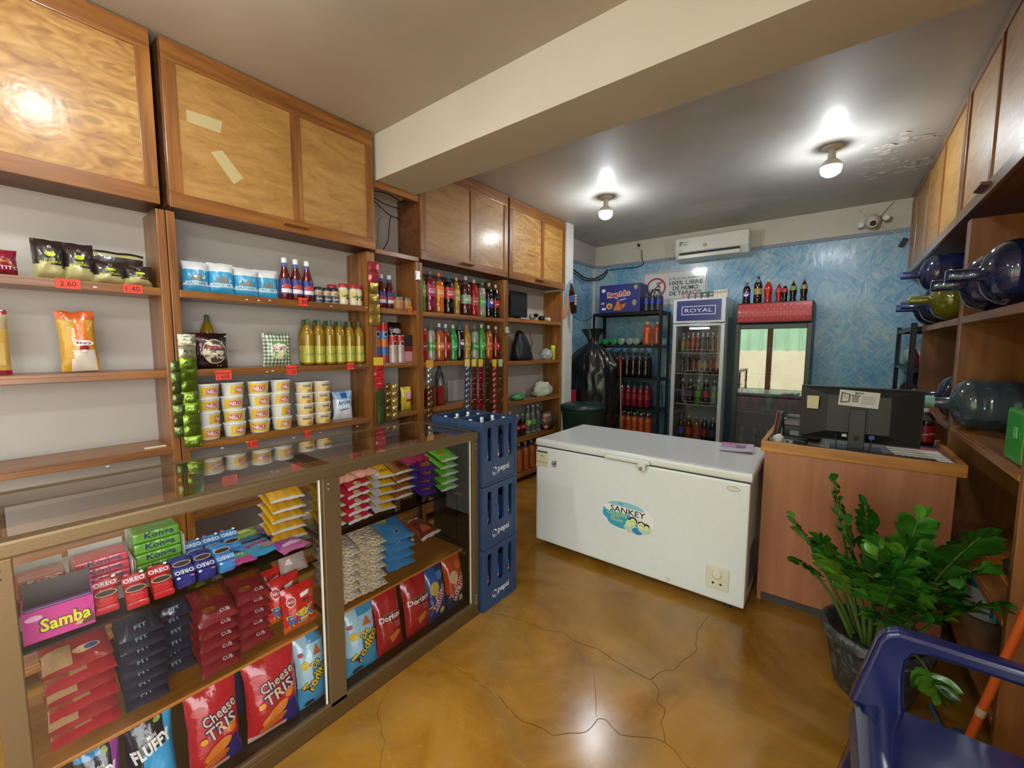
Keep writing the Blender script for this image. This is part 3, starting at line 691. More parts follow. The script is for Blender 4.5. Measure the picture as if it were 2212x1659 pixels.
onf([('e', tx_, tz_, ew, eh, 0), ('e', tx_-.01, tz_+.055, ew*.72, eh*.40, 4), ('q', [(tx_-.17, tz_+.03), (tx_+.02, tz_+.02), (tx_+.06, tz_-.05), (tx_-.125, tz_-.05)], 1), ('e', tx_-.03, tz_-.045, .105, .042, 1), ('e', tx_-.085, tz_-.005, .085, .045, 1),
     ('q', [(tx_-.15, tz_+.02), (tx_+.15, tz_+.012), (tx_+.14, tz_+.056), (tx_-.13, tz_+.062)], 0),
     ('t', 'SANKEY', tx_+.005, tz_+.036, .038, 2, .235, -.03, .012), ('t', 'CALIDAD', tx_-.065, tz_+.004, .022, 3, .135, -.04, .02), ('t', 'EN TU', tx_-.075, tz_-.018, .013, 3, .06, -.04, .02), ('t', 'HOGAR', tx_-.065, tz_-.036, .016, 3, .085, -.04, .02), ('t', 'ECO', tx_-.04, tz_+.079, .012, 7, .03, -.04, .02),
     # smiling people printed on the sticker
     ('e', tx_+.03, tz_-.065, .045, .03, 8), ('e', tx_+.075, tz_-.075, .035, .022, 7), ('e', tx_+.12, tz_-.055, .04, .026, 8), ('e', tx_+.045, tz_-.012, .028, .024, 6), ('e', tx_+.045, tz_-.022, .021, .024, 5), ('e', tx_+.018, tz_-.038, .02, .024, 5),
     ('e', tx_+.10, tz_-.022, .025, .018, 6), ('e', tx_+.10, tz_-.034, .021, .023, 5), ('e', tx_+.135, tz_-.03, .018, .02, 6), ('e', tx_+.135, tz_-.04, .016, .018, 5),
     ('e', tx_+.038, tz_-.018, .003, .002, 6), ('e', tx_+.052, tz_-.018, .003, .002, 6), ('e', tx_+.046, tz_-.031, .008, .003, 0), ('e', tx_+.094, tz_-.03, .003, .002, 6), ('e', tx_+.107, tz_-.03, .003, .002, 6), ('e', tx_+.10, tz_-.043, .008, .003, 0)], 'oval_sticker', SK)
a, b, c, d = P2(1158, 971), P2(1183, 976), P2(1182, 1010), P2(1158, 1006)
onf([('q', [(a.x, d.z), (b.x, c.z), (b.x, b.z), (a.x, a.z)], 0), ('q', [(a.x+.004, a.z-.014), (b.x-.004, a.z-.014), (b.x-.004, a.z-.004), (a.x+.004, a.z-.004)], 1), ('t', 'kW', (a.x+b.x)/2, a.z-.04, .012, 1), ('q', [(a.x+.004, d.z+.034), (b.x-.004, d.z+.034), (b.x-.004, d.z+.037), (a.x+.004, d.z+.037)], 1)], 'energy_label', [M('d6d1ae', .5), M('2c2b26', .6)])
a = P2(1196, 1003)
onf([('q', [(a.x-.028, a.z-.033), (a.x+.028, a.z-.033), (a.x+.028, a.z+.033), (a.x-.028, a.z+.033)], 0), ('e', a.x, a.z, .02, .022, 1), ('e', a.x, a.z, .014, .016, 0), ('e', a.x, a.z, .009, .01, 1), ('q', [(a.x+.004, a.z), (a.x+.01, a.z), (a.x+.022, a.z+.025), (a.x+.016, a.z+.027)], 1)], 'small_label', [M('dedcd2', .5), M('26262a', .6)])
a = P2(1584, 1057)
onf([('e', a.x, a.z, .034, .0145, 0), ('e', a.x, a.z, .03, .0115, 1)], 'oval_badge', [M('8f9190', .3, .6), M('d3d4d2', .3, .3)])
a, b = P2(1528, 1226), P2(1570, 1275); zc = (a.z+b.z)/2; xc = (a.x+b.x)/2
pn = q(G().box(xc-.06, FY0-.002, zc-.062, xc+.06, FY0+.008, zc+.066, 0, .004), 'control_panel', M('d6d4bf', .45))
G().lathe([(.026, 0), (.024, .012), (.02, .014)], 24, axis=1).obj('thermostat_knob', M('dddbc8', .4), pn, loc=(xc, FY0-.002, zc+.028), rot=(0, 0, PI))
for s in (-1, 1): G().lathe([(.007, 0), (.006, .003)], 14, axis=1).obj('indicator_lamp', M('3a3f38', .3), pn, loc=(xc+s*.02, FY0-.002, zc-.028), rot=(0, 0, PI))
a = P2(1442, 1252); G().lathe([(.015, 0), (.013, .004)], 18, axis=1).obj('drain_plug', M('d2d2c8', .5), t, loc=(a.x-L.x, FY0+.0055-L.y, a.z), rot=(0, 0, PI))
g = G()
for i in range(16): g.box(FX1-.0105, FY0+.1, .12+i*.016, FX1-.008, FY0+.3, .128+i*.016)
q(g, 'vent_grille', M('55585a', .5))
for x in (FX0+.1, FX1-.1):
    for y in (FY0+.08, FY1-.1): q(G().lathe([(.018, 0), (.02, .025), (.018, .052)], 12, (x, y, 0)), 'caster', M('333333', .6))

# ------------------------------------------------------------------ counter
KX0, KX1, KY0, KY1, KH = -.29, .50, 2.76, 3.42, .965
t = thing('service_counter', 'reddish wood veneer counter with a pine edge carrying the monitor', 'counter', ((KX0+KX1)/2, 3.1, 0)); L = t.location; off = (-L.x, -L.y, 0)
redw = wood(2, REDW, .25, .4, .8)
q(G().box(KX0, KY0, .06, KX1-.02, KY0+.02, KH-.055), 'front_panel', redw)
q(G().box(KX0, KY0+.02, .0, KX0+.02, KY1, KH-.055), 'side_panel', redw); q(G().box(KX1-.04, KY0+.02, .0, KX1-.02, KY1, KH-.055), 'side_panel', redw)
q(G().box(KX0+.02, KY0+.03, 0, KX0+.35, KY0+.045, .07), 'plinth', M('4a4440', .6))
q(G().box(KX0-.01, KY0, KH-.05, KX1, KY1, KH-.022), 'worktop', wood(0, [(.3, '5a4c40'), (.7, '75665a')], .2))
q(G().box(KX0-.02, KY0-.012, KH-.06, KX1+.012, KY0+.012, KH, 0, .004), 'front_edge', honeyX)
q(G().box(KX0-.02, KY0+.012, KH-.06, KX0+.004, KY1, KH+.0, 0, .003), 'side_edge', honeyY); q(G().box(KX1-.012, KY0+.012, KH-.06, KX1+.012, KY1, KH+.0, 0, .003), 'side_edge', honeyY)
# ================================================================== goods on the left shelves
XG = -2.74
def spot(l, r, top, base, X=XG):
    """pixel box on the plane x = X -> centre y, width, height"""
    m = (l+r)/2
    a, b = at(l, base, 0, X), at(r, base, 0, X)
    return (a.y+b.y)/2, abs(b.y-a.y), at(m, top, 0, X).z-at(m, base, 0, X).z
ORD = ['leftmost', 'second from left', 'third from left', 'fourth from left', 'fifth from left', 'sixth from left', 'seventh from left', 'eighth from left', 'ninth from left', 'tenth from left', 'eleventh from left']
cofD, cofC, lime = film('2e2422'), film('b3ad78'), M('b9c62e', .5)
# coffee bags
for i, (l, r, tp, bs) in enumerate([(70, 147, 521, 604), (147, 217, 532, 611), (218, 291, 568, 617), (291, 356, 580, 624)]):
    y, wd, h = spot(l, r, tp, bs); h *= 1.03
    F = lambda a, b, k=i: 1 if b < .36+.05*math.sin(a*5) else 0
    o = bag('coffee_bag', wd*.97, h, .09, [cofD, cofC], F, [('e', 0, h*.62, wd*.16, h*.06, 0), ('t', 'CAFE', 0, h*.49, h*.05, 0), ('t', 'VALDORO' if i < 3 else 'VALDORO', 0, h*.43, h*.055, 0, wd*.6), ('e', 0, h*.8, wd*.06, wd*.06, 1), ('e', 0, h*.8, wd*.035, wd*.035, 2)], [lime, M('c8c3b0', .3, .5), cofD], i+1, gus=1, crimp=.08)
    o.location = (XG, y-(.045 if i == 3 else .015*i), S1+.001); o.rotation_euler = (0, 0, PI/2+R.uniform(-.05, .05))
    tag(o, ['tall black and cream coffee bag, leftmost of the four on its shelf', 'tall black and cream coffee bag, second of the four', 'shorter black and cream coffee bag, third of the four, a pack behind it', 'lowest black and cream coffee bag, against the shelf divider'][i], 'coffee bag', 'black and cream coffee bags')
y, wd, h = spot(222, 290, 556, 575, -2.83); o = bag('coffee_bag', .2, .175, .05, [cofD, cofC], lambda a, b: 1 if .84 < b < .93 else 0, (), (), 9); o.location = (-2.86, y, S1+.001); o.rotation_euler = (0, 0, PI/2)
tag(o, 'coffee bag standing behind the third coffee bag with its striped top showing', 'coffee bag', 'black and cream coffee bags')
y, wd, h = spot(-60, 41, 541, 598); o = bag('coffee_bag', wd, h*1.0, .08, [film('8c1f34')], 0, [('t', 'GUSTITO', wd*.12, h*.3, h*.13, 0, wd*.85), ('t', 'Cafe', wd*.2, h*.55, h*.12, 1)], [M('e8e0da', .5), M('c88a2c', .5)], 5, crimp=.03)
o.location = (XG, y, S1+.001); o.rotation_euler = (0, 0, PI/2); tag(o, 'dark red bag with white lettering at the left edge', 'coffee bag')
# pasta
pastm = film('c09a4a')
y, wd, h = spot(-45, 29, 680, 820); o = bag('pasta_bag', wd, h, .06, [film('8f1230'), pastm, film('a8926a')], lambda a, b: 0 if b > .9 or b < .05 else (2 if b > .7 else 1), [('t', 'PASTA', 0, h*.82, h*.05, 0), ('q', [(-wd*.3, h*.15), (wd*.35, h*.15), (wd*.35, h*.5), (-wd*.3, h*.5)], 1)], [M('e8e0da', .5), M('c9a860', .5)], 3)
o.location = (XG, y, S2+.001); o.rotation_euler = (0, 0, PI/2); tag(o, 'yellow bag of pasta with dark red ends at the left edge', 'pasta bag')
y, wd, h = spot(132, 222, 687, 815); wd *= .95
o = bag('pasta_bag', wd, h, .07, [film('c4561c'), film('c0912f'), film('d9cdbf'), film('d9701e')], lambda a, b: 0 if b > .84 else (2 if (b < .34 and .2+.5*b < a < .92) else (3 if (.45 < a < .78 and .5 < b) else 1)),
        [('e', wd*.12, h*.47, wd*.28, h*.05, 0), ('t', 'Mary', wd*.12, h*.47, h*.055, 1, wd*.42), ('q', [(-wd*.02, h*.36), (wd*.26, h*.36), (wd*.24, h*.43), (-wd*.01, h*.43)], 2), ('t', 'Pasta', -wd*.14, h*.62, h*.05, 0, h*.2, PI/2), ('e', wd*.12, h*.34, wd*.08, h*.025, 0)], [M('eee6e0', .5), M('9c1a34', .5), M('a01c30', .5)], 4, sq=.6)
o.location = (XG, y, S2+.007); o.rotation_euler = (.0, -.03, PI/2); tag(o, 'orange and yellow long pasta bag standing alone on its shelf', 'pasta bag')
o = G().box(-2.70, at(308, 975, 0, XG).y, S3, -2.69, at(355, 985, 0, XG).y, S3+.006).obj('wooden_stick', M('d9d2b8', .6)); tag(o, 'pale thin stick lying on the bottom visible shelf at left', 'stick')
# price tags
tagm, tago, ink = M('e8412c', .6), M('e8761c', .6), M('2a1a18', .7)
def price(px, py, w_, h_, lines, X, label, m=tagm, tilt=0, rot=0):
    p = at(px, py, 0, X); t = thing('price_tag', label, 'price tag', tuple(p), PI/2, 'orange paper price tags')
    G().box(-w_/2, -.0008, -h_/2, w_/2, 0, h_/2).obj('paper', m, t, rot=(tilt, rot, 0))
    g = G(); decals(g, flat(-.0009), [('t', s, 0, v*h_, hh*h_, 0, None, .05, .0) for s, v, hh in lines]); g.obj('handwriting', ink, t, rot=(tilt, rot, 0))
for a in [(147, 613, .075, .042, [('2.60', 0, .5)], XS+.008, 'red tag marked 2.60 under the tall coffee bags'), (287, 624, .068, .040, [('1.40', 0, .6)], XS+.008, 'red tag marked 1.40 under the short coffee bags'),
          (654, 652, .058, .05, [('1.80', 0, .55)], XS+.008, 'red tag marked 1.80 under the ketchup bottles'), (483, 810, .075, .052, [('Primor', .22, .32), ('1.60$', -.22, .42)], XS+.008, 'red tag marked Primor 1.60 below the dark bean bag'),
          (630, 799, .062, .058, [('Pantera', .22, .28), ('1.30', -.22, .42)], XS+.008, 'red tag marked 1.30 below the green gingham bag'), (757, 791, .055, .045, [('3.00', 0, .5)], XS+.008, 'red tag marked 3.00 below the cooking oil'),
          (546, 959, .055, .042, [('2.50', 0, .55)], XS+.008, 'red tag marked 2.50 below the margarine tubs'), (665, 937, .044, .046, [('2.00', 0, .5)], XS+.008, 'red tag marked 2.00 below the cream coloured tubs')]: price(*a)
price(886, 670, .042, .055, [('Rustico', .2, .25), ('0.80', -.2, .4)], XS+.008, 'brighter orange tag on the narrow bay under the small jars', tago)
# rice bags
for i, (l, r, tp, bs) in enumerate([(396, 452, 566, 629), (452, 507, 570, 634), (507, 560, 581, 640), (560, 605, 585, 644)]):
    y, wd, h = spot(l, r, tp, bs); h *= 1.06; wd *= 1.0
    o = bag('rice_bag', wd, h, .07, [film('dfe2e2'), film('3aa0cf'), film('6fbfe0')], lambda a, b: (1 if (b < .22 and b > .03) or (.28 < b < .74) else 0),
        [('q', [(-wd*.28, h*.36), (-wd*.02, h*.36), (-wd*.14, h*.56), (-wd*.15, h*.56)], 0), ('q', [(-wd*.06, h*.36), (wd*.3, h*.36), (wd*.12, h*.64), (wd*.11, h*.64)], 0),
         ('q', [(-wd*.42, h*.235), (wd*.42, h*.235), (wd*.42, h*.335), (-wd*.42, h*.335)], 2), ('t', 'ARAYAMA', 0, h*.285, h*.075, 1, wd*.74)], [M('7f7a6c', .5), M('3a86b5', .5), M('c9dfe6', .4)], 20+i, crimp=.06)
    o.location = (XG-.01*i, y, S1+.001); o.rotation_euler = (-.06, 0, PI/2-.12-.04*i)
    tag(o, 'white and blue rice bag with mountain print, %s of four' % ORD[i], 'rice bag', 'blue rice bags on the top shelf')
# sauces
ket = M('5a0f10', .15, 0, .6); kb = bottle('ketchup_bottle', .26, .036, ket, M('e9e9e6', .4), M('2d3a7c', .4), 'Pampero', M('e8dcdc', .5), (.14, .5), 1.0, 'sauce', ket, extra=[('q', [(-.035, .045), (.035, .045), (.035, .07), (-.035, .07)], 1), ('e', 0, .085, .028, .014, 2)], em=[M('c23a3a', .5)])
g = G().lathe([(.0166, .205), (.016, .235)], 14, cap=False); g.obj('neck_label', M('4a5c9a', .4), kb)
for i, (px, bs) in enumerate([(617, 645), (641, 647), (665, 649)]):
    y = at(px, bs, 0, XG).y; inst(kb, 'ketchup bottle with white cap beside the rice bags, %s of three' % ORD[i], 'ketchup bottle', (XG, y, S1+.001), (0, 0, PI/2), 'ketchup bottles on the top shelf')
for i, px in enumerate((825, 839, 854)):
    inst(kb, 'ketchup bottle on the narrow bay under the beam, %s of three' % ORD[i], 'ketchup bottle', (XG-.02, 1.842+.074*i, S1+.001), (0, 0, PI/2), 'ketchup bottles in the narrow bay')
jb = bottle('sauce_jar', .105, .027, M('b8ab98', .3), M('22242c', .4), M('3a4050', .4), 'Salsa', M('cfc8c0', .5), (.08, .5), .95, 'jar', extra=[('e', 0, .06, .02, .012, 2)], em=[M('b87a50', .5)])
for i, (px, X) in enumerate([(688, XG), (707, XG), (723, XG+.02)]):
    inst(jb, 'small dark labelled jar between ketchup and mayonnaise, %s' % ORD[i], 'jar', (X, at(px, 655, 0, X).y, S1+.001), (0, 0, PI/2), 'small dark labelled jars')
mj = bottle('mayonnaise_jar', .145, .0335, M('ded7bd', .25, 0, .4), M('b8303a', .4), M('d8cf9a', .4), 'mavesa', M('4a4038', .5), (.22, .62), 1.0, 'jar', M('ded7bd', .25, 0, .4), extra=[('e', .02, .045, .02, .008, 2), ('e', -.025, .08, .008, .02, 3)], em=[M('8a2a2a', .5), M('d8b82e', .5)])
for i, (px, X) in enumerate([(742, XG+.02), (764, XG+.02), (787, XG+.02), (718, XG-.09)]):
    inst(mj, 'mayonnaise jar with red lid, ' + (('%s of the front three' % ORD[i]) if i < 3 else 'half hidden behind the small dark jars'), 'mayonnaise jar', (X, min(1.690, at(px, 655, 0, X).y), S1+.001), (0, 0, PI/2), 'mayonnaise jars with red lids')
sj = bottle('spice_jar', .10, .04, M('b5805a', .3), M('8f8a80', .3, .6), M('a8763f', .4), '', None, (.2, .6), .9, 'jar')
for i, px in enumerate((873, 888)): inst(sj, 'small glass jar above the orange tag in the narrow bay, %s' % ('left' if i == 0 else 'right'), 'jar', (XG+.02, 2.042+.084*i, S1+.001), (0, 0, PI/2), 'small jars above the orange tag')
# beans, gingham bag, oil
y, wd, h = spot(408, 492, 722, 795)
bean = film('1d1013'); 
o = bag('bean_bag', wd*.96, h*1.04, .12, [bean, film('3d0f1a')], lambda a, b: 1 if (a < .45 and b > .3) else 0,
        [('e', wd*.12, h*.5, wd*.31, h*.36, 0), ('e', wd*.12, h*.5, wd*.29, h*.335, 3), ('q', [(-wd*.1, h*.28), (wd*.34, h*.28), (wd*.36, h*.53), (-wd*.12, h*.53)], 0), ('t', 'Primor', wd*.12, h*.62, h*.13, 1, wd*.42, .08), ('t', 'CARAOTAS NEGRAS', wd*.12, h*.38, h*.045, 2), ('e', wd*.2, h*.08, wd*.02, h*.02, 0), ('e', wd*.28, h*.08, wd*.02, h*.02, 0)], [M('c9bfa0', .4), M('c03a4c', .4), bean, M('4a4038', .3)], 33, crimp=.05)
o.location = (XG+.01, y, S2+.001); o.rotation_euler = (0, 0, PI/2-.15); tag(o, 'dark bag of black beans with a large cream circle', 'bean bag')
o = bag('bean_bag', wd*.5, h*1.0, .07, [film('4a1420')], 0, (), (), 34); o.location = (-2.865, y-.055, S2+.001); o.rotation_euler = (0, 0, PI/2); tag(o, 'dark red bean bag hidden behind the black bean bag', 'bean bag')
ob = bottle('oil_bottle', .30, .0355, M('c0941a', .08, 0, .5, 0, 40, .5), M('3f5a34', .4), glassy('oil_label', (.8, .8, .3), .1, .55, (.74, .68, .10)), 'Coposa', M('4f7a34', .5), (.06, .42), .86, 'soda', glassy('oil_neck', (.8, .78, .4), .06, .15, (.6, .55, .15)))
inst(ob, 'oil bottle with dark green cap rising behind the bean bag', 'oil bottle', (-2.86, at(448, 720, 0, -2.86).y, S2+.001), (0, 0, PI/2), 'oil bottles')
y, wd, h = spot(570, 627, 722, 791)
ging = [film('dcdccb'), film('3f5a42'), film('8f9c84')]
o = bag('sugar_bag', wd, h, .08, ging, lambda a, b: [0, 2, 2, 1][(int(a*16) % 2)+2*(int(b*18) % 2)], [('q', [(-wd*.2, h*.22), (wd*.34, h*.22), (wd*.34, h*.78), (-wd*.2, h*.78)], 0), ('e', wd*.07, h*.36, wd*.26, h*.15, 2), ('e', wd*.07, h*.58, wd*.29, h*.14, 1), ('t', 'Santoni', wd*.07, h*.58, h*.13, 3, wd*.5, .12)], [M('5f8c4a', .4), M('e2ddd0', .4), M('c9bd9c', .5), M('b02c48', .4)], 41, nu=16, nv=18)
o.location = (XG, y, S2+.001); o.rotation_euler = (0, 0, PI/2-.2); tag(o, 'green and white gingham bag standing alone on its shelf', 'sugar bag')
n = 0
cy = lambda y, a, b, r: max(a+.036+r, min(b-.036-r, y))
for row, (X, pxs) in enumerate([(XG+.025, (676, 701, 726, 752, 773, 793)), (XG-.085, (690, 714, 738, 762, 780))]):
    for i, px in enumerate(pxs):
        inst(ob, 'golden cooking oil bottle, %s in the %s row' % (ORD[i], ('front', 'rear')[row]), 'oil bottle', (X, (1.690-.0735*(5-i)) if row == 0 else (1.655-.076*(4-i)), S2+.001), (0, 0, PI/2), 'cooking oil bottles')
# margarine tubs
ywl, tubw = M('d9b52e', .4), M('d8d6cc', .35)
def nelly(off, seed):
    return tub('margarine_tub', .058, .078, [tubw], M('d9d8d4', .35), [('q', [(off-.055, .010), (off+.055, .010), (off+.055, .062), (off-.055, .062)], 0, 8), ('q', [(off-.034, .018), (off+.032, .018), (off+.042, .053), (off-.026, .053)], 1, 6), ('q', [(off-.031, .0205), (off+.031, .0205), (off+.039, .0505), (off-.023, .0505)], 2, 6),
               ('q', [(off-.029, .0225), (off+.029, .0225), (off+.037, .0485), (off-.021, .0485)], 1, 6), ('t', 'NELLY', off+.004, .035, .019, 2, .052, .0, .035)], [ywl, M('b3231e', .4), M('efe9e2', .4)])
tn = [nelly(.0, 1), nelly(.018, 2), nelly(-.016, 3)]
pats = [(0.0, 1), (0.0, 1), (0, 0), (.018, 1)]
cols = [(452, 944), (507, 939), (563, 932), (609, 927)]
for c, (px, bs) in enumerate(cols):
    X = XG+.02; y = at(px, bs, 0, X).y
    for k in range(4):
        rz = PI/2+[.45, .05, -.1, .55][c] * (1 if (k+c) % 3 else .3)+R.uniform(-.12, .12)
        inst(tn[(k+c) % 3], 'yellow NELLY margarine tub, %s from the bottom in the %s stack' % (['first', 'second', 'third', 'top one, fourth'][k], ['leftmost', 'second', 'third', 'fourth'][c]), 'margarine tub', (X+R.uniform(-.004, .004), y+R.uniform(-.004, .004), S3+.001+.0765*k), (0, 0, rz), 'yellow NELLY margarine tubs')
mv = tub('margarine_tub', .055, .072, [M('dcc9a6', .4)], M('dad8d2', .35), [('q', [(-.05, .010), (.05, .010), (.05, .036), (-.05, .036)], 0, 8), ('e', .005, .022, .03, .016, 1), ('e', .02, .016, .018, .009, 2), ('t', 'mavesa', .0, .047, .013, 3, .048, 0, .015)], [M('d9b878', .4), M('e3c26a', .4), M('c9852e', .4), M('3b3632', .5)])
for c, (px, bs) in enumerate([(660, 918), (697, 914)]):
    X = XG+.02; y = at(px, bs, 0, X).y
    for k in range(4):
        inst(mv, 'cream mavesa tub, %s from the bottom in the %s of two stacks' % (['first', 'second', 'third', 'top one, fourth'][k], ('left', 'right')[c]), 'margarine tub', (X, y, S3+.001+.0705*k), (0, 0, PI/2+R.uniform(-.3, .2)), 'cream mavesa tubs')
y, wd, h = spot(722, 760, 857, 918)
o = bag('salt_bag', wd*1.05, h*.98, .06, [film('dde3ea'), film('8fb4d6')], lambda a, b: 1 if b > .72 else 0, [('q', [(-wd*.15, h*.74), (wd*.18, h*.74), (wd*.18, h*.97), (-wd*.15, h*.97)], 0), ('t', 'Artika', 0, h*.6, h*.16, 0, wd*.7, .15), ('t', 'Refinada', 0, h*.36, h*.07, 0, wd*.5, .15)], [M('1d5a9c', .4)], 55, crimp=.08)
o.location = (XG, y, S3+.001); o.rotation_euler = (0, 0, PI/2-.1); tag(o, 'white and blue bag of salt beside the mavesa tubs', 'salt bag')
o = bag('salt_bag', wd*.8, h*.9, .06, [cello], 0, (), (), 56); o.location = (XG-.08, y-.06, S3+.001); o.rotation_euler = (0, 0, PI/2); tag(o, 'clear bag behind the salt bag', 'salt bag')
# hanging strips of sachets
def strip(label, px, ytop, ybot, n, mats, mf, w_=.075, X=XS+.02, head=None, th=.012, text=None, tm=None, sway=.0, round_=False, group='hanging strips of sachets', cat='sachet strip'):
    a, b = at(px, ytop, 0, X), at(px, ybot, 0, X); Hh = a.z-b.z; t = thing('sachet_strip', label, cat, (X, a.y, b.z), PI/2, group)
    hs = Hh/(n+(1.3 if head else 0)); 
    if head:
        G().box(-w_/2, -.001, Hh-hs*1.3, w_/2, 0, Hh).obj('header_card', head, t)
    protos = {}
    for k in range(n):
        z = Hh-(1.3*hs if head else 0)-hs*(k+1); key = mf(k)
        if key not in protos:
            if round_:
                g = G().lathe([(w_*.42, 0), (w_*.36, .01), (w_*.2, .014)], 14, axis=1); g.v = [(v[0], -v[1], v[2]+hs/2) for v in g.v]; g.f = [f[::-1] for f in g.f]
                g.box(-w_*.48, 0, 0, w_*.48, .0015, hs); o = g.obj('sachet', mats[key], t)
            else: o = bag('sachet', w_*.96, hs, th, [mats[key]], 0, ([('t', text, 0, hs*.5, hs*.25, 0, w_*.55)] if text else ()), [tm or white], 60+key, nu=5, nv=5)
            o.parent = t; protos[key] = o
        else:
            o = protos[key].copy(); COL.objects.link(o)
            for ch in protos[key].children: c2 = ch.copy(); COL.objects.link(c2); c2.parent = o
        o.location = (sway*math.sin(k*.9), -.004, z); o.rotation_euler = (R.uniform(-.1, .1), 0, R.uniform(-.25, .25))
    return t
grn, gold, redf = foil('6c8524'), foil('b99a4a'), foil('b3282e')
strip('long strip of green seasoning sachets hanging on the divider post', 402, 722, 968, 10, [grn, foil('a8a88a')], lambda k: 1 if k < 2 else 0, .078, text='Ayu', tm=M('2c3c14', .6))
strip('second darker strip of green sachets hanging behind the first', 381, 780, 945, 7, [foil('5d6e3a')], lambda k: 0, .06, XS+.012)
strip('strip with pink top sachets and gold ones at the narrow bay', 806, 565, 702, 6, [foil('c25560'), gold], lambda k: 0 if k < 2 else 1, .085)
strip('red strip with a yellow header card below the narrow bay', 817, 772, 840, 4, [film('b01f22')], lambda k: 0, .082, head=M('d9b82c', .5))
strip('strip of green leafy sachets under the red strip', 822, 845, 915, 1, [foil('5f7d46')], lambda k: 0, .085, th=.02)
strip('gold foil strip of small blisters, left of two', 838, 828, 905, 5, [foil('8c6a34')], lambda k: 0, .055, round_=True)
strip('pale gold strip of small blisters, right of two', 851, 828, 905, 5, [foil('cdb26a')], lambda k: 0, .055, round_=True)
strip('orange strip of round sweets in front of the soda bays', 928, 778, 905, 9, [foil('7d5a3a'), foil('a8a298')], lambda k: 1 if k < 3 else 0, .075, XS+.02, head=M('d99a2c', .5), round_=True)
for i, (px, m0, hd, lb) in enumerate([(1009, '7f8aa0', 'd9cf7c', 'strip with cream header and silver blue sachets'), (1024, '7c3a2e', 'd8c95c', 'red brown strip with yellow header'), (1038, 'a81f35', 'cfc040', 'bright red strip with yellow header'),
                                      (1053, '53392c', '2c2420', 'dark strip with black header'), (1068, 'c0606c', 'e0b52c', 'pink strip with orange yellow header'), (1081, '8a5030', 'a9bb8c', 'brown strip with pale green header')]):
    strip(lb+' among six hanging together', px, 776, 897, 9, [foil(m0)], lambda k: 0, .062, XS+.02, head=M(hd, .5), round_=(i in (0, 4)), th=.016)
o = G().box(XS+.004, at(897, 565, 0, XS).y-.02, 2.02, XS+.02, at(905, 590, 0, XS).y, 2.10, bev=.006).obj('foil_scrap', foil('c8c4bc')); tag(o, 'crumpled silver foil pinned at the top of the divider', 'foil')
# narrow bay, second shelf
cc = G().lathe([(.034, 0), (.034, .30)], 18); 
def can(h, cols, label, px, X, gsuf):
    t = thing('biscuit_tube', label, 'biscuit tube', (X, 1.845+.068*((px-820)//12), S2+.001), PI/2, 'printed biscuit tubes'); n = len(cols)
    pr = []
    for i, c in enumerate(cols): pr += [(.033, h*i/n, i), (.033, h*(i+.99)/n, i)]
    G().lathe(pr, 18).obj('tube_body', [M(c, .4, .2) for c in cols], t); G().lathe([(.034, h), (.034, h+.008), (.031, h+.008)], 18).obj('lid', steel, t)
    decals(G(), cyl(.033), [('e', 0, h*.72, .018, .02, 0), ('e', 0, h*.72, .014, .016, 1)]).obj('printed_emblem', [M('e0dad4', .5), M('2b2226', .5)], t)
can(.30, ['b04a3a', '4a6a9c', 'c8703a', '5f7fae', 'b8342c'], 'tall red and blue patterned tube, leftmost', 820, XG, 0); can(.30, ['a83c34', '4a6a9c', 'c8703a', '5f7fae', 'b8342c'], 'tall red and blue patterned tube, second', 832, XG, 0)
can(.205, ['b9a8a0', 'b39a94', 'a8302c'], 'shorter red and grey tube, left of two', 846, XG+.02, 0); can(.205, ['b9a8a0', 'b39a94', 'a8302c'], 'shorter red and grey tube, right of two', 859, XG+.02, 0)
o = bag('snack_pack', .16, .20, .12, [film('2a1418')], 0, [('e', 0, .13, .05, .02, 0)], [M('cfc8c8', .5)], 70); o.location = (-2.84, 2.07, S2+.12); o.rotation_euler = (0, 0, PI/2); tag(o, 'dark maroon wrapped pack with white printed dots, on top of others', 'snack pack')
for k, (c, lb) in enumerate([('d08a9a', 'pink box at the bottom of the small pile'), ('7a1c22', 'dark red box on the pink box'), ('2a1a1c', 'black and red box on the dark red box')]):
    tag(G().box(-.06, -.05, 0, .06, .05, [.085, .04, .09][k], bev=.004).obj('snack_box', M(c, .45)), lb+' in the narrow bay', 'box', 'boxes piled in the narrow bay'); o = bpy.data.objects[-1] if False else COL.objects[-1]
    o.location = (XG-.02, 2.105, S2+.001+[0, .086, .127][k]); o.rotation_euler = (0, 0, PI/2)
# narrow bay, third shelf
for i, (px, c, lb) in enumerate([(866, 'cfc9a8', 'pale clear packet left of the popcorn bag'), (884, 'd8c22a', 'yellow popcorn bag with red and white stripes')]):
    y, wd, h = spot(px-10, px+12, 843, 892); o = bag('popcorn_bag', .10, .19, .05, [film(c)], 0, ([('q', [(-.02, .09), (.04, .09), (.045, .15), (-.02, .15)], 0)]+[('q', [(-.015+.015*j, .09), (-.008+.015*j, .09), (-.006+.016*j, .15), (-.013+.016*j, .15)], 1) for j in range(4)]+[('q', [(-.01, .07), (.045, .07), (.045, .09), (-.01, .09)], 1)]) if i else (), [M('efe8e0', .5), M('b3201e', .5)], 80+i)
    o.location = (XG+.01-.05*(1-i), 1.99+.115*i, S3+.001); o.rotation_euler = (0, 0, PI/2-.05); tag(o, lb, 'snack bag')
t = thing('power_socket', 'small white power socket on the edge of the divider right of the soda bottles', 'socket', tuple(at(1093, 713, 0, XS+.002)), PI/2)
G().box(-.02, -.028, -.03, .02, 0, .03, bev=.006).obj('socket_body', M('c9c4ba', .4), t); G().lathe([(.012, 0), (.012, .002)], 14, axis=1).obj('socket_face', M('8f8a82', .4), t, loc=(0, -.028, .005), rot=(0, 0, PI))
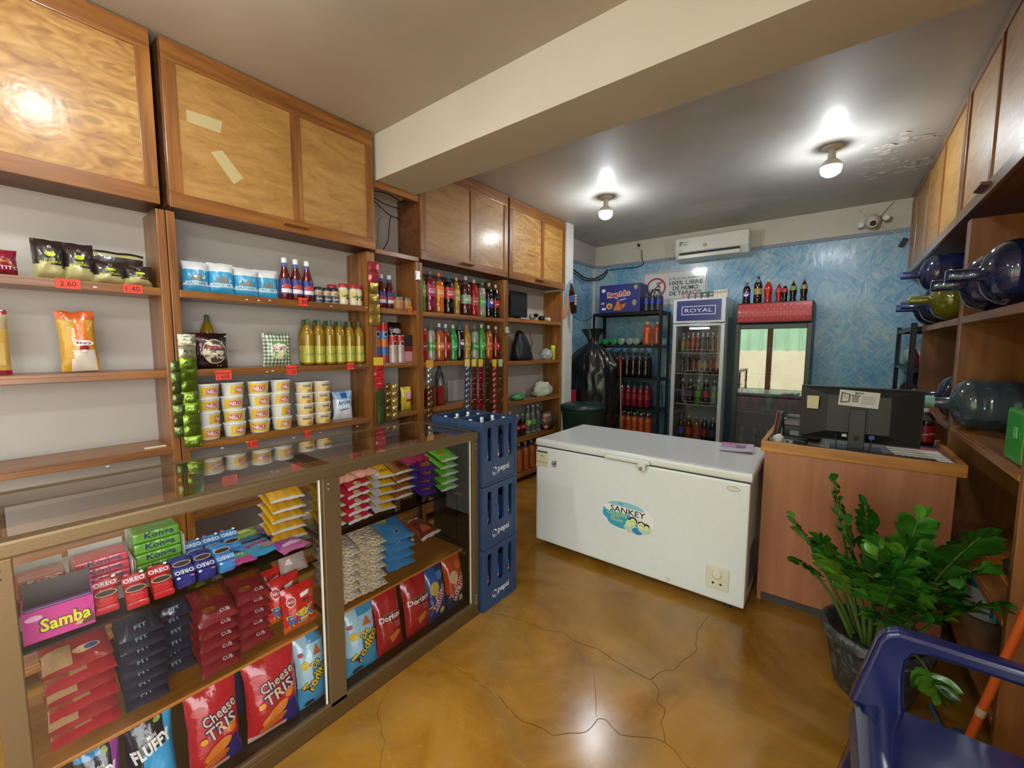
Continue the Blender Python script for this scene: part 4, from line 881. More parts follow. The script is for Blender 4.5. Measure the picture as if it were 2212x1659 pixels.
# soda bottles
def soda(nm, h, r, liq, cap, lab, text, tcol, shape='soda', lz=(.33, .56), fill=.8, extra=(), em=()):
    return bottle(nm, h, r, M(liq, .08, 0, .5, 0, 40, .25), M(cap, .4), M(lab, .35) if lab else None, text, M(tcol, .5) if tcol else None, lz, fill, shape, extra=extra, em=em)
def pepdeco(h, v=.46): return [('e', 0, h*v, .026, .026, 1), ('q', [(-.024, h*v), (.024, h*v+.004), (.02, h*v+.018), (-.02, h*v+.018)], 2)]
top = [(909, 'soda_bottle', .33, .040, '5a9a1e', '5c9a3c', '7fb42c', 'Limon', 'e8f0d8', 'lime green soda with green cap', .96), (929, 's', .35, .05, '8a1f3c', '8a5a9c', 'a82a5c', 'GLUP', 'f0dce4', 'red soda with purple cap and magenta label', .8), (948, 's', .345, .048, 'd8781a', 'd86a2c', 'e88a2a', 'GLUP', 'f6e6d4', 'orange soda with orange cap', .78),
       (969, 's', .35, .05, '160a0c', '3a5fae', 'b8253a', 'GLUP', 'f2dfe0', 'cola with blue cap and red label', .8), (986, 'c', .335, .036, 'c79a2a', 'd89a2c', 'c8b070', 'Frutal', '7a5a2a', 'slim yellow juice bottle with orange cap', .86), (1006, 's', .36, .052, '5a1c16', 'c8c8c4', '8aa888', 'MALTIN', 'dfe8dc', 'brown red soda with pale green label', .78),
       (1024, 's', .345, .043, 'b81c1e', 'b8b8b4', 'c44a52', 'Frescolita', 'f4e4e4', 'bright red soda with red label', .86), (1040, 's', .345, .043, 'a8a89a', '3f6a3c', '5aa84a', '7up', 'f4f4e8', 'clear soda with green 7up label', .8),
       (1056, 's', .34, .043, '140a0a', 'b4b4b0', '1f3fae', '', 'e8e8ec', 'cola with blue round logo label', .82), (1073, 'c', .335, .043, '160a0a', 'd8d8d4', 'b81c22', 'Coca-Cola', 'f0e8e8', 'curvy cola bottle with red label and white cap', .84)]
for i, (px, k, h, r, lq, cp, lb, tx, tc, lab, fi) in enumerate(top):
    ex = (); em = ()
    if 'blue round' in lab: ex = pepdeco(h, .46); em = (M('b3202a', .5),)
    b = soda('soda_bottle', h, r, lq, cp, lb, tx, tc, 'curvy' if k == 'c' else 'soda', (.30, .52) if i > 4 else (.38, .66), fi, ex, em)
    X = XG+.01; inst(b, lab+', upper bottle shelf', 'soda bottle', (X, cy(at(px, 680, 0, X).y, 2.203, 3.31, r), S1+.001), (0, 0, PI/2), 'soda bottles on the upper bottle shelf')
low_ = [(913, 's', .33, .044, 'b0221c', '3a4fa0', '8a2f40', 'Frescolita', 'e8dcdc', 'red soda with blue cap', .86), (931, 's', .325, .04, 'a8aa9a', '3f7a3c', '4a9a3c', '7up', 'f4f4e8', 'clear soda with 7up label and green cap', .8), (949, 's', .325, .044, 'b85a1a', 'e0e0dc', 'c8702a', 'Hit', 'f0f0f8', 'orange soda with white cap, left of the red check label', .8),
        (963, 's', .322, .042, '8f1a18', 'e0e0dc', 'b8252e', 'V', 'f4e8e8', 'red soda with a white check on its label', .8), (979, 'c', .32, .042, '3f9a4a', 'd8e0d8', '4aa85a', 'Sprite', 'e8f4e8', 'green bottle with white cap, left of the dark one', .95), (993, 's', .355, .042, '14100f', '3a5090', '2b3550', '', 'e8e8ec', 'tall dark cola with blue cap', .78),
        (1008, 'c', .325, .04, 'c88a2a', 'd88a2a', 'c9a45a', 'Frutal', '5a7a3a', 'yellow orange juice bottle', .9), (1025, 's', .33, .04, 'a2a898', '6a8a5a', '3f8a3c', '7up', 'f4f4e8', 'clear bottle with dark green 7up label', .8), (1040, 'c', .34, .04, '3fa03c', 'e0e4de', '4ab04a', 'Sprite', 'e8f4e8', 'bright green bottle with white cap', .95),
        (1055, 's', .335, .042, 'b8601c', 'e4e0da', 'd87a2a', 'Hit', '2a3a8a', 'orange soda with white cap, second from the right', .8), (1071, 's', .33, .04, '6a1a14', 'e0dcd8', 'b8252e', 'V', 'f4e8e8', 'dark red soda at the right end', .8)]
for i, (px, k, h, r, lq, cp, lb, tx, tc, lab, fi) in enumerate(low_):
    ex = (); em = ()
    if 'tall dark' in lab: ex = pepdeco(h, .46); em = (M('b3202a', .5),)
    b = soda('soda_bottle', h, r, lq, cp, lb, tx, tc, 'curvy' if k == 'c' else 'soda', (.28, .50), fi, ex, em)
    X = XG+.01; inst(b, lab+', lower bottle shelf', 'soda bottle', (X, cy(at(px, 770, 0, X).y, 2.203, 3.31, r), S2+.001), (0, 0, PI/2), 'soda bottles on the lower bottle shelf')
# third shelf of the bottle bay
b = soda('soda_bottle', .28, .036, 'a02a1c', '2a2224', None, '', None, 'soda', fill=.6); inst(b, 'half full red bottle with black cap on the third shelf', 'soda bottle', (XG, at(952, 870, 0, XG).y, S3+.001), (0, 0, PI/2))
b = soda('soda_bottle', .34, .04, '8a8680', '2a2224', None, '', None, 'soda', fill=.05); inst(b, 'tall empty clear bottle behind the half full red one', 'soda bottle', (-2.85, at(950, 850, 0, -2.85).y, S3+.001), (0, 0, PI/2))
tag(G().box(-2.86, at(966, 850, 0, -2.86).y, S3+.001, -2.84, at(1000, 850, 0, -2.86).y, S3+.2, bev=.004).obj('plastic_sheet', M('b9b5b2', .5)), 'pale flat panel leaning behind the hanging strips', 'panel')
tag(G().box(-2.80, at(912, 870, 0, -2.8).y, S3+.001, -2.72, at(920, 870, 0, -2.8).y+.05, S3+.15, bev=.006).obj('red_box', M('8a1f22', .5)), 'small dark red box on the third shelf beside the divider', 'box')
# last bay: dark flat screen, camera gear, backpack, flask, mesh bags
t = thing('computer_monitor', 'dark flat monitor standing on the top shelf of the last bay', 'monitor', (-2.80, at(1120, 650, 0, -2.8).y, 1.801), PI/2)
G().box(-.15, -.015, .03, .15, .015, .305, bev=.01).obj('screen', black, t); G().box(-.03, -.01, .005, .03, .02, .06).obj('stand_neck', black, t); G().box(-.09, -.06, 0, .09, .06, .008, bev=.003).obj('stand_base', black, t)
t = thing('security_camera', 'loose white and dark camera parts lying beside the dark monitor', 'camera', (-2.75, at(1150, 690, 0, -2.75).y, 1.801), PI/2)
G().sphere((0, 0, .042), .042, 0, 16, 10).obj('camera_dome', M('8f938a', .3), t); G().lathe([(.02, -.07), (.022, -.03), (.01, 0)], 12, (0, 0, .055), axis=1).obj('lens_tube', black, t)
tag(G().lathe([(.028, -.03), (.03, .02), (.02, .03)], 14, (0, 0, .03), axis=0).obj('camera_part', black), 'small black cylinder lying on the monitor shelf', 'camera part'); COL.objects[-1].location = (-2.72, at(1170, 690, 0, -2.72).y, 1.801)
tag(G().lathe([(.02, -.03), (.024, .0), (.02, .03)], 14, (0, 0, .024), axis=0).obj('white_roll', M('d8d6d0', .5)), 'small white roll lying at the shelf edge', 'roll'); COL.objects[-1].location = (-2.71, at(1183, 690, 0, -2.71).y, 1.801)
# ================================================================== last bay, lower things
S5X = XG
bp = film('161719')
def blob(name, mat, c, size, seed, amp=.18, freq=2.2, nu=26, nv=16, base=0.0, label='', cat='bag', fold=.0, group=None, pw=1.0, taper=0, lean=0):
    """soft closed sack shape resting on its base"""
    of = Vector((seed*3.1, seed*1.7, seed*.9)); g = G()
    def S(a, b):
        th = 2*PI*a; ph = PI*b; d = Vector((math.sin(ph)*math.cos(th), math.sin(ph)*math.sin(th), -math.cos(ph)))
        k = 1+amp*mnoise.noise(d*freq+of)+amp*.45*mnoise.noise(d*freq*2.7+of)+fold*mnoise.noise(Vector((math.cos(th)*5, math.sin(th)*5, d.z*1.1))+of)
        z = d.z*k; z = max(z, -.62); q = (math.copysign(abs(d.x)**pw, d.x)*k*size[0]/2, math.copysign(abs(d.y)**pw, d.y)*k*size[1]/2, (z+.62)/1.62*size[2])
        tz = q[2]/size[2]; return (q[0]*(1-taper*tz), q[1]*(1-taper*tz)+lean*tz, q[2])
    g.grid(S, nu, nv, 0)
    o = g.obj(name, mat); o.location = c
    return tag(o, label, cat, group)
y = at(1128, 775, 0, -2.78).y
bpk = blob('backpack', M('17181a', .5, 0, .1, .4, 30), (-2.775, y, 1.351), (.19, .34, .33), 3, .10, 1.6, label='black backpack lying on the shelf beneath the dark monitor', pw=.8, taper=.55, lean=-.05, fold=.1)
g = G()
for s in (-1, 1): g.tube([(.085, s*.05-.03, .10), (.10, s*.05+.0, .20), (.07, s*.05-.03, .31)], .006, 6)
g.obj('strap', M('2c2d30', .4), bpk)
blob('plastic_bag', glassy('milky_plastic', (.8, .8, .8), .2, .45, (.75, .76, .77), 2), (-2.76, at(1180, 772, 0, -2.76).y, 1.351), (.16, .17, .13), 5, .3, 2.6, label='crumpled translucent plastic bag beside the black backpack')
t = thing('water_flask', 'yellow green flask at the end of the backpack shelf', 'flask', (-2.74, 4.335, 1.351), PI/2)
G().lathe([(.028, 0), (.03, .01), (.03, .13)], 18).obj('flask_body', M('b9c22e', .35), t); G().lathe([(.03, .132), (.03, .155), (.024, .17)], 18).obj('screw_lid', M('c9cf4a', .35), t)
blob('cloth_bag', M('b9b7a6', .7, 0, 0, .6, 25), (-2.765, at(1170, 850, 0, -2.765).y, .916), (.19, .30, .17), 8, .3, 2.4, label='crumpled pale grey bag on the third shelf of the last bay', fold=.15)
blob('plastic_bag', M('3f8a4a', .35, 0, .3, .5, 30), (-2.75, at(1118, 860, 0, -2.75).y, .916), (.14, .2, .07), 11, .25, 2.5, label='green bag with red print lying left of the grey bag')
ctb = thing('bottle_pack', 'small group of empty clear bottles', 'bottle', (0, 0, 0)) if False else None
for i, (px, nm, lq, cp, lb, tx, fi, hh, lab) in enumerate([(1101, 'soda_bottle', '6a5a50', 'c8c8c4', None, '', .05, .30, 'nearly empty clear bottle, leftmost on the fourth shelf'), (1118, '', '1c0c0c', 'c8c8c4', 'a81c22', 'Coca-Cola', .75, .25, 'cola bottle with red label on the fourth shelf, left one'), (1129, '', '1c0c0c', 'c8c8c4', 'a81c22', 'Coca-Cola', .75, .25, 'cola bottle with red label on the fourth shelf, right one'),
        (1140, '', '8f9a8c', 'b8c4b0', '7fae3c', '7up', .1, .33, 'empty bottle with lime green label on the fourth shelf'), (1151, '', '8f9a90', 'b8c4b0', '5a9a5a', '', .1, .33, 'empty bottle with green label beside the onions, left'), (1161, '', '8f9a90', 'c8ccc8', None, '', .1, .33, 'empty clear bottle touching the onion bag')]):
    b = soda('soda_bottle', hh, .042 if hh > .3 else .034, lq, cp, lb, tx, 'f0e8e8', 'soda', (.32, .52), fi)
    inst(b, lab, 'soda bottle', (-2.75, at(px, 900, 0, -2.75).y, .501), (0, 0, PI/2), 'bottles on the fourth shelf of the last bay')
t = thing('onion_bag', 'clear bag packed with brown onions', 'bag of onions', (-2.76, 4.235, .501), 0)
on = M('b87a4a', .45, 0, .3, .2, 20); n = 0
for k in range(3):
    for i in range(3 if k < 2 else 2):
        for j in range(2):
            G().sphere((-.045+.075*j+R.uniform(-.008, .008), -.075+.07*i+(.03 if k == 1 else 0)*.5+R.uniform(-.008, .008), .037+.062*k), .036, 0, 12, 8, (1, 1, .9)).obj('onion', on, t)
sk = G(); of = Vector((4, 4, 4))
def S(a, b):
    th = 2*PI*a; ph = PI*b; k = 1+.1*mnoise.noise(Vector((math.cos(th)*2, math.sin(th)*2, b*5)))
    return (math.sin(ph)**.7*math.cos(th)*.10*k, math.sin(ph)**.7*math.sin(th)*.135*k, .105-.104*math.cos(ph)+(.02*k if b > .8 else 0))
sk.grid(S, 20, 12); sk.obj('clear_sack', clearp, t)
for i, (px, X) in enumerate([(1120, -2.73), (1134, -2.73), (1147, -2.73), (1127, -2.83), (1142, -2.83), (1155, -2.83)]):
    b = soda('soda_bottle', .33, .046, 'b8602c', 'd0ccc4', None, '', None, 'soda', fill=.8) if i == 0 else b
    inst(b, 'orange drink bottle on the lowest shelf, %s in %s row' % (ORD[i % 3], 'front' if i < 3 else 'rear'), 'soda bottle', (X, at(px, 1005, 0, X).y, .101), (0, 0, PI/2), 'bundled orange bottles on the lowest shelf')

# ================================================================== bottle crates
cbl, cbr, logo = M('233c5f', .4, 0, .15), M('1b2f50', .5), M('dfe4ea', .4)
CW, CD, CHH = .195, .305, .364
def crate(seed):
    root = bpy.data.objects.new('bottle_crate', None); COL.objects.link(root)
    g = G(); x0, x1, y0, y1, h = -CW, 0, 0, CD, CHH-.004
    sl = [(.045, .082), (.135, .19), (.232, .268)]; za, zb = .135, .325
    # walls with three bottle windows on the broad faces
    for xa, xb in ((-.012, 0), (-CW, -CW+.012)):
        g.box(xa, 0, .0, xb, CD, za, 0).box(xa, 0, zb, xb, CD, h, 0)
        e = [0]+[q for s in sl for q in s]+[CD]
        for i in range(0, len(e), 2): g.box(xa, e[i], za, xb, e[i+1], zb, 0)
        for s in sl:      # rounded corners of the windows
            for yy, sy in ((s[0], 1), (s[1], -1)):
                for zz, szz in ((za, 1), (zb, -1)): g.prism([(yy, zz), (yy+sy*.012, zz), (yy+sy*.004, zz+szz*.004), (yy, zz+szz*.012)][::(1 if sy*szz > 0 else -1)], 0, xa, xb)
    g.box(-CW+.012, 0, 0, -.012, .012, h).box(-CW+.012, CD-.012, 0, -.012, CD, h).box(-CW+.012, .012, 0, -.012, CD-.012, .01)
    # rim, corner posts and raised border
    g.box(-.004, -.002, h-.03, .004, CD+.002, h, 0, .002).box(-.002, -.002, 0, .004, .018, h-.03, 0, .002).box(-.002, CD-.018, 0, .004, CD+.002, h-.03, 0, .002).box(-.002, .018, 0, .004, CD-.018, .012, 0, .002)
    g.box(-CW-.002, -.004, h-.03, .004, .002, h, 0, .002)
    g.box(0, .018, za-.0, .003, .022, h-.03).box(0, CD-.022, za, .003, CD-.018, h-.03)
    for i in (1, 2): g.box(-CW+.012, CD*i/3-.002, .1, -.012, CD*i/3+.002, .26, 1)
    g.box(-CW/2-.002, .012, .1, -CW/2+.002, CD-.012, .26, 1)
    g.obj('crate_shell', [cbl, cbr], root)
    d = G(); F = lambda u, v, l: (.0005+l, u, v)
    decals(d, F, [('t', 'pepsi', .185, .073, .044, 0, .10, .0, .012), ('e', .105, .07, .022, .024, 0), ('e', .105, .07, .0195, .0215, 1), ('q', [(.09, .058), (.104, .055), (.118, .088), (.108, .092)], 0), ('e', .098, .076, .014, .013, 1)]).obj('printed_logo', [logo, cbl], root)
    return root
cr = crate(0); CY = 1.644
peps = bottle('cola_bottle', .345, .036, M('0c0a0c', .06, 0, .6), M('c9ccd0', .3, .3), M('2a58b8', .35), '', None, (.30, .58), 1.0, 'soda', M('0c0a0c', .06, 0, .6), extra=[('e', 0, .15, .02, .02, 1), ('q', [(-.018, .147), (.018, .150), (.015, .165), (-.015, .165)], 2), ('q', [(-.03, .108), (.03, .108), (.03, .116), (-.03, .116)], 1)], em=[M('b82a34', .5)])
for a in range(2):
    for k in range(3):
        inst(cr, 'blue pepsi bottle crate, %s of the stack %s' % (['bottom', 'middle', 'top'][k], ['facing the freezer', 'behind, towards the shelves'][a]), 'bottle crate', (-1.484-a*(CW+.010), CY, .002+CHH*k), (0, 0, 0), 'stacked blue bottle crates')
        for c in range(2):
            for j in range(3):
                if k < 2 and (a or c): continue
                inst(peps, 'cola bottle in the %s crate %s, %s of its row' % (['bottom', 'middle', 'top'][k], [['facing the freezer, outer row', 'facing the freezer, inner row'], ['behind, outer row', 'behind, inner row']][a][c], ['near', 'middle', 'far'][j]), 'cola bottle',
                     (-1.484-a*(CW+.010)-.052-c*.088, CY+.056+.0965*j, .014+CHH*k), (0, 0, PI/2+R.uniform(-.5, .5)), 'cola bottles in the blue crates')

# ================================================================== goods in the display case
LIE = -PI/2
def lay(o, px, py, z, label, cat, rz=PI/2, tilt=.0, group=None, dx=0, roll=0):
    p = at(px, py, 2, z); return inst(o, label, cat, (p.x+dx, p.y, z), (LIE+tilt, roll, rz), group)
def pile(o, y, x, z, n, dz, lab, cat, group, tilt=.12, *A, **K):
    return pile_(o, y, x, z, n, dz, lab, cat, group, .34, *A, **K)
def pile_(o, y, x, z, n, dz, lab, cat, group, tilt=.12, jit=.01, rz=PI/2, lean=0, jr=.12):
    """bags lying flat on each other, ends towards the customer"""
    src = o if isinstance(o, list) else [o]; o = src[0]
    ys = [v.co.y for v in o.data.vertices]; zs_ = [v.co.z for v in o.data.vertices]; te = max(ys)-min(ys)
    ky = min(1, dz*math.cos(tilt)*.88/te); jr = min(jr, .035); jit = min(jit, .006); base = te*ky/2-(max(ys)+min(ys))/2*ky*0+.004
    for k in range(n):
        o = src[k % len(src)]; inst(o, lab % (['bottom', 'second', 'third', 'fourth', 'fifth', 'sixth', 'seventh', 'eighth', 'ninth'][k]+' from below' if k else 'bottom one'), cat, (x+R.uniform(-jit, jit)+lean*k+.09, y+R.uniform(-jit, jit)*.6, z+base+dz*k), (LIE+tilt, R.uniform(-.012, .012), rz+R.uniform(-jr, jr)), group)
        (o if k < len(src) else LAST[0]).scale = (1, ky, 1)
    # LIE turns a bag face up; its lower edge points to +x, so x is the customer side end
# --- left section, upper glass shelf
kz = SU+.001
def wafer_box(cx, cy, wd, hh, cm, label, txt_, tcm, tilt, n, face='7d7a74'):
    t = thing('display_carton', 'open carton holding %s wafer packs' % label, 'carton', (cx, cy, kz+.001), PI/2)
    cm_ = M('b9b3a6', .7); d = .14
    G().box(-wd/2-.003, -d/2, 0, wd/2+.003, d/2, .003).box(-wd/2-.003, -d/2, .003, -wd/2-.0005, d/2, hh*.55).box(wd/2+.0005, -d/2, .003, wd/2+.003, d/2, hh*.75).box(-wd/2, d/2-.003, .003, wd/2, d/2, hh).box(-wd/2, -d/2, .003, wd/2, -d/2+.002, hh*.28).obj('carton_sides', cm_, t)
    g = G().box(-wd/2+.002, -.043, 0, wd/2-.002, .043, (hh-.02)/n-.001, bev=.006); o = g.obj('wafer_pack', cm)
    decals(G(), flat(-.0432), [('t', txt_, wd*.05, (hh-.02)/n*.5, (hh-.02)/n*.75, 0, wd*.62, 0, .03)]).obj('lettering', tcm, o)
    for k in range(n): inst(o, '%s wafer pack, %s in its carton' % (label, ORD[k].replace('leftmost', 'lowest').replace(' from left', ' from below')), 'wafer pack', (cx+.020-.006*k, cy, kz+.006+(hh-.02)/n*k), (0, 0, PI/2), '%s wafer packs' % label)
wafer_box(-1.80, .065, .10, .14, film('9c4a34'), 'brown and orange', 'Konga', M('dfe0e2', .4), 0, 5)
wafer_box(-1.79, .19, .125, .15, film('b8283c'), 'red', 'Konga', M('23305a', .5), 0, 5)
wafer_box(-1.80, .325, .125, .19, film('5fa02e'), 'green', 'Konga', M('23305a', .5), 0, 5)
t = thing('sweet_box', 'pink and purple samba display box with an open grey top', 'sweet box', (-1.665, .088, kz+.008), PI/2-.06); 
sm = [M('c42a86', .45), M('4c4846', .7), M('5a2a6c', .4)]
g = G().box(-.066, -.05, 0, .066, -.048, .085, 0).box(-.066, .048, 0, .066, .05, .125, 1).box(-.066, -.048, 0, -.064, .048, .085, 0).box(.064, -.048, 0, .066, .048, .11, 0).box(-.064, -.048, 0, .064, .048, .003, 1).box(-.064, -.046, .07, .064, -.03, .09, 2, .004).box(-.06, -.03, .003, .06, .04, .05, 2)
g.obj('carton_sides', sm, t); g = G(); decals(g, flat(-.0502), [('t', 'Samba', .012, .04, .042, 1, .10, .0, .06), ('t', 'Samba', .012, .04, .036, 0, .094, .0, .03), ('e', -.045, .066, .016, .008, 2), ('q', [(.03, .006), (.064, .01), (.064, .03), (.045, .02)], 3), ('q', [(.028, .012), (.04, .01), (.044, .022), (.032, .024)], 4)]).obj('printed_front', [M('d9d22a', .4), M('2a1c1a', .5), M('e0a8c8', .5), M('5a2a1c', .5), M('d0a070', .5)], t)
def oreo(c, c2, nm):
    o = G().box(-.026, -.05, 0, .026, .05, .040, 0, .012).obj('biscuit_pack', film(c)); g = G(); F = lambda u, v, l: (u, v, .0421+l)
    decals(g, F, [('e', .0, -.018, .024, .012, 2), ('e', .0, -.018, .022, .0095, 1), ('q', [(-.028, .005), (.028, .005), (.028, .028), (-.028, .028)], 0), ('t', 'OREO', 0, .018, .017, 3, .05, .0, .03), ('e', .02, .04, .005, .005, 3), ('e', -.016, .042, .006, .004, 4)]); g.obj('printed_top', [film(c), M('2a1a16', .5), M('d9c49a', .5), M('e6ecf2', .4), M('d05a8a', .5)], o)
    G().box(-.026, -.067, .012, .026, -.05, .03, 0, .006).obj('crimped_end', film(c), o); return o
orr, obl, odb = oreo('c4202a', 0, 0), oreo('3f8fd0', 0, 0), oreo('1f2f86', 0, 0)
def put(o, px, py, z, label, cat, rz, group, tilt=0):
    tl = .45*(1 if rz > 0 else -1); p = Vector((px, py, z+.022)); inst(o, label, cat, tuple(p), (tl, 0, rz), group)
for i, (px, py) in enumerate([(-1.70, .185), (-1.665, .245), (-1.67, .305)]): put(orr, px, py, kz+.004, 'red OREO biscuit pack, %s of three at the shelf front' % ORD[i], 'biscuit pack', PI/2-.08+.03*i, 'red biscuit packs', 0)
for i, (px, py) in enumerate([(-1.665, .363), (-1.665, .420)]): put(odb, px, py, kz+.004, 'dark blue OREO biscuit pack, %s of two' % ORD[i], 'biscuit pack', -PI/2-.02, 'dark blue biscuit packs')
for i, (px, py) in enumerate([(-1.79, .425), (-1.79, .482), (-1.79, .539)]): put(obl, px, py, kz+.004, 'light blue OREO biscuit pack, %s of three in the rear row' % ORD[i], 'biscuit pack', PI/2-.02, 'light blue biscuit packs')
put(obl, -1.665, .477, kz+.004, 'light blue OREO biscuit pack set apart at the right of the dark blue ones', 'biscuit pack', -PI/2+.02, None)
t = thing('plastic_dish', 'clear plastic dish behind the red biscuit packs', 'dish', tuple(at(300, 1218, 2, kz+.05)), 0) if False else None
flatb = lambda nm, w_, h_, t_, c, deco=(), dm=(), sd=1, mf=0, more=(): bag(nm, w_, h_, t_, [film(c)]+[film(q) for q in more], mf, deco, dm, sd, nu=12, nv=14, crimp=.035, wr=1.5)
b1 = flatb('sweet_bag', .105, .16, .022, '3aa890', [('t', 'Puppy', 0, .06, .022, 0, .06), ('e', 0, .10, .03, .02, 1)], [M('e0e8e4', .5), M('3a3030', .5)], 101, lambda a, b: 1 if b < .25 else 0, ['c84a90'])
lay(b1, 522, 1219, SU+.016, 'teal sweet bag with a pink edge and dark print', 'sweet bag')
b2 = flatb('sweet_bag', .12, .15, .022, '2fa0c8', [('t', 'Ping', -.01, .09, .032, 0, .07, .1, .05), ('e', .02, .05, .03, .02, 1)], [M('c42a70', .5), M('b08a80', .5)], 102)
lay(b2, 585, 1192, SU+.018, 'light blue sweet bag with pink lettering', 'sweet bag', PI/2+.1)
b3 = flatb('sweet_bag', .11, .14, .024, '7fb02e', [('e', 0, .08, .03, .016, 0)], [M('c8d87a', .5)], 103, lambda a, b: 1 if b < .2 else 0, ['3a6a8a'])
lay(b3, 545, 1167, SU+.016, 'lime green sweet bag lying behind the light blue one', 'sweet bag')
b4 = flatb('sweet_bag', .11, .15, .024, '9c4ab0', [('t', 'Sparky', 0, .09, .024, 0, .07, 0, .03), ('e', 0, .045, .04, .015, 1)], [M('d86ab8', .5), M('e0b8c8', .5)], 104, lambda a, b: 1 if b < .3 else 0, ['c86aa0'])
lay(b4, 645, 1185, SU+.018, 'magenta and violet sweet bag in front of the purple pair', 'sweet bag', PI/2+.12)
b5 = flatb('sweet_bag', .125, .15, .024, '5a2f86', [('q', [(-.05, .05), (.05, .05), (.05, .09), (-.05, .09)], 1), ('t', 'Boka', -.02, .075, .02, 0, .05)], [M('c8b03a', .5), M('b07a5a', .5)], 105)
for k in range(2): lay(b5, 620, 1150, SU+.016+.024*k, 'purple sweet bag, %s of the pair' % ('lower', 'upper')[k], 'sweet bag', PI/2+.05*k, 0, 'purple sweet bags')
ylb = flatb('snack_bag', .13, .15, .045, 'c9982e', [], (), 106, lambda a, b: 1 if b > .88 or b < .1 else (2 if (a*7 % 2) < 1 else 0), ['cfcac0', 'dba61e'])
pile(ylb, .715, -1.76, SU, 5, .041, 'shiny yellow snack bag left of the middle post, %s', 'snack bag', 'yellow snack bags left of the post', .12)
# --- right section, upper glass shelf
ooo = lambda c: [('t', 'OOO', .01, .045, .018, 0, .055, 0, .03)]
edge = lambda a, b: 1 if (b < .10 or b > .93) else 0
ye = flatb('snack_bag', .10, .15, .04, 'b9941c', (), (), 110, edge, ['d4cfc4']); pile(ye, .885, -1.73, SU, 4, .040, 'dull yellow snack bag just right of the middle post, %s', 'snack bag', 'dull yellow snack bags', .15)
pw = flatb('snack_bag', .115, .16, .04, 'd89a80', [('t', 'JIRAI', 0, .08, .03, 0, .08), ('e', .0, .04, .015, .01, 1)], [M('efe4dc', .5), M('8a4a2a', .5)], 111)
for i, (px, py) in enumerate([(752, 1040), (800, 1025)]): lay(pw, px, py, SU+.225, 'salmon pink snack bag with white lettering, %s of two on the piles' % ('left', 'right')[i], 'snack bag', PI/2+.1, .1, 'salmon pink snack bags')
rd = flatb('snack_bag', .125, .17, .042, 'c02a3a', ooo(0)+[('e', -.01, .02, .02, .012, 1)], [M('2a1418', .5), M('c8b07a', .5)], 112, edge, ['dcd6ce']); pile(rd, 1.00, -1.71, SU, 5, .038, 'red snack bag with dark rings, %s', 'snack bag', 'red snack bags with dark rings', .2, .008, PI/2+.1)
yl = flatb('snack_bag', .115, .16, .042, 'd9a81a', ooo(0), [M('3a2810', .5)], 113, lambda a, b: 1 if (b < .09 or (a < .35 and b < .4)) else 0, ['c4beb4']); pile(yl, 1.130, -1.72, SU, 5, .039, 'bright yellow snack bag in the upper right display, %s', 'snack bag', 'bright yellow snack bags', .16)
br = flatb('snack_bag', .11, .16, .04, '8f5a22', ooo(0), [M('2a180c', .5)], 114, edge, ['cfc8bc']); pile(br, 1.262, -1.74, SU+.02, 4, .042, 'brown snack bag with white edge, %s', 'snack bag', 'brown snack bags', .16)
mg = flatb('snack_bag', .14, .16, .045, '9c1f52', [('t', 'Saltitacos', 0, .1, .022, 0, .09), ('e', 0, .05, .02, .015, 1)], [M('e0b8c8', .5), M('c8b48a', .5)], 115); 
for k in range(2): lay(mg, 905, 1000-k*3, SU+.205+k*.03, 'magenta snack bag on top of the brown ones, %s' % ('lower', 'upper')[k], 'snack bag', PI/2, .1, 'magenta snack bags')
pu = flatb('snack_bag', .115, .155, .042, '4a2a7c', [('e', 0, .05, .035, .025, 0), ('t', 'OOO', 0, .09, .014, 1, .05)], [M('b8702e', .5), M('2a1a30', .5)], 116, lambda a, b: 1 if .5 < b < .8 and .2 < a < .8 else 0, ['5a8fc0']); pile(pu, 1.388, -1.70, SU+.005, 4, .042, 'purple snack bag with orange centre, %s', 'snack bag', 'purple snack bags', .2)
gr = flatb('snack_bag', .125, .16, .042, '5fb02a', [('e', -.02, .06, .02, .015, 0)], [M('b8782a', .5)], 117, edge, ['c9cfc0']); pile(gr, 1.512, -1.68, SU+.005, 5, .040, 'green snack bag against the glass end, %s', 'snack bag', 'green snack bags', .2)
gy = flatb('snack_bag', .11, .14, .05, 'a8a4a0', (), (), 118); 
for i, y in enumerate((1.25, 1.36)): inst(gy, 'silver grey snack bag behind the bright yellow pile, %s' % ('left', 'right')[i], 'snack bag', (-1.88, y, SU+.036), (LIE, 0, PI/2), 'silver grey snack bags')
# --- left section, wooden shelf: piles
mix2 = flatb('biscuit_bag', .14, .19, .05, '9c2a2c', [('e', .02, .05, .03, .012, 0), ('e', .03, .05, .015, .008, 1)], [M('c8a878', .5), M('34508a', .5)], 119, lambda a, b: 1 if (a < .4 and .1 < b < .4) or b > .9 else 0, ['b08a60']); mix = flatb('biscuit_bag', .14, .19, .05, 'a87a52', [('e', .02, .06, .02, .012, 0)], [M('2f4f8f', .5)], 120, lambda a, b: 1 if b < .12 or (a > .6 and b < .5) else (2 if a < .35 else 0), ['a8202a', '8f4a2e']); pile([mix, mix2], .115, -1.70, SM-.0, 6, .041, 'red and cream biscuit bag at the case left end, %s', 'biscuit bag', 'red and cream biscuit bags', .1, .012)
nv = flatb('biscuit_bag', .105, .17, .045, '222a3c', [('t', 'FIT', 0, .03, .014, 0, .03)], [M('9aa8b0', .4)], 121, lambda a, b: 1 if b > .6 else 0, ['3a2c22'])
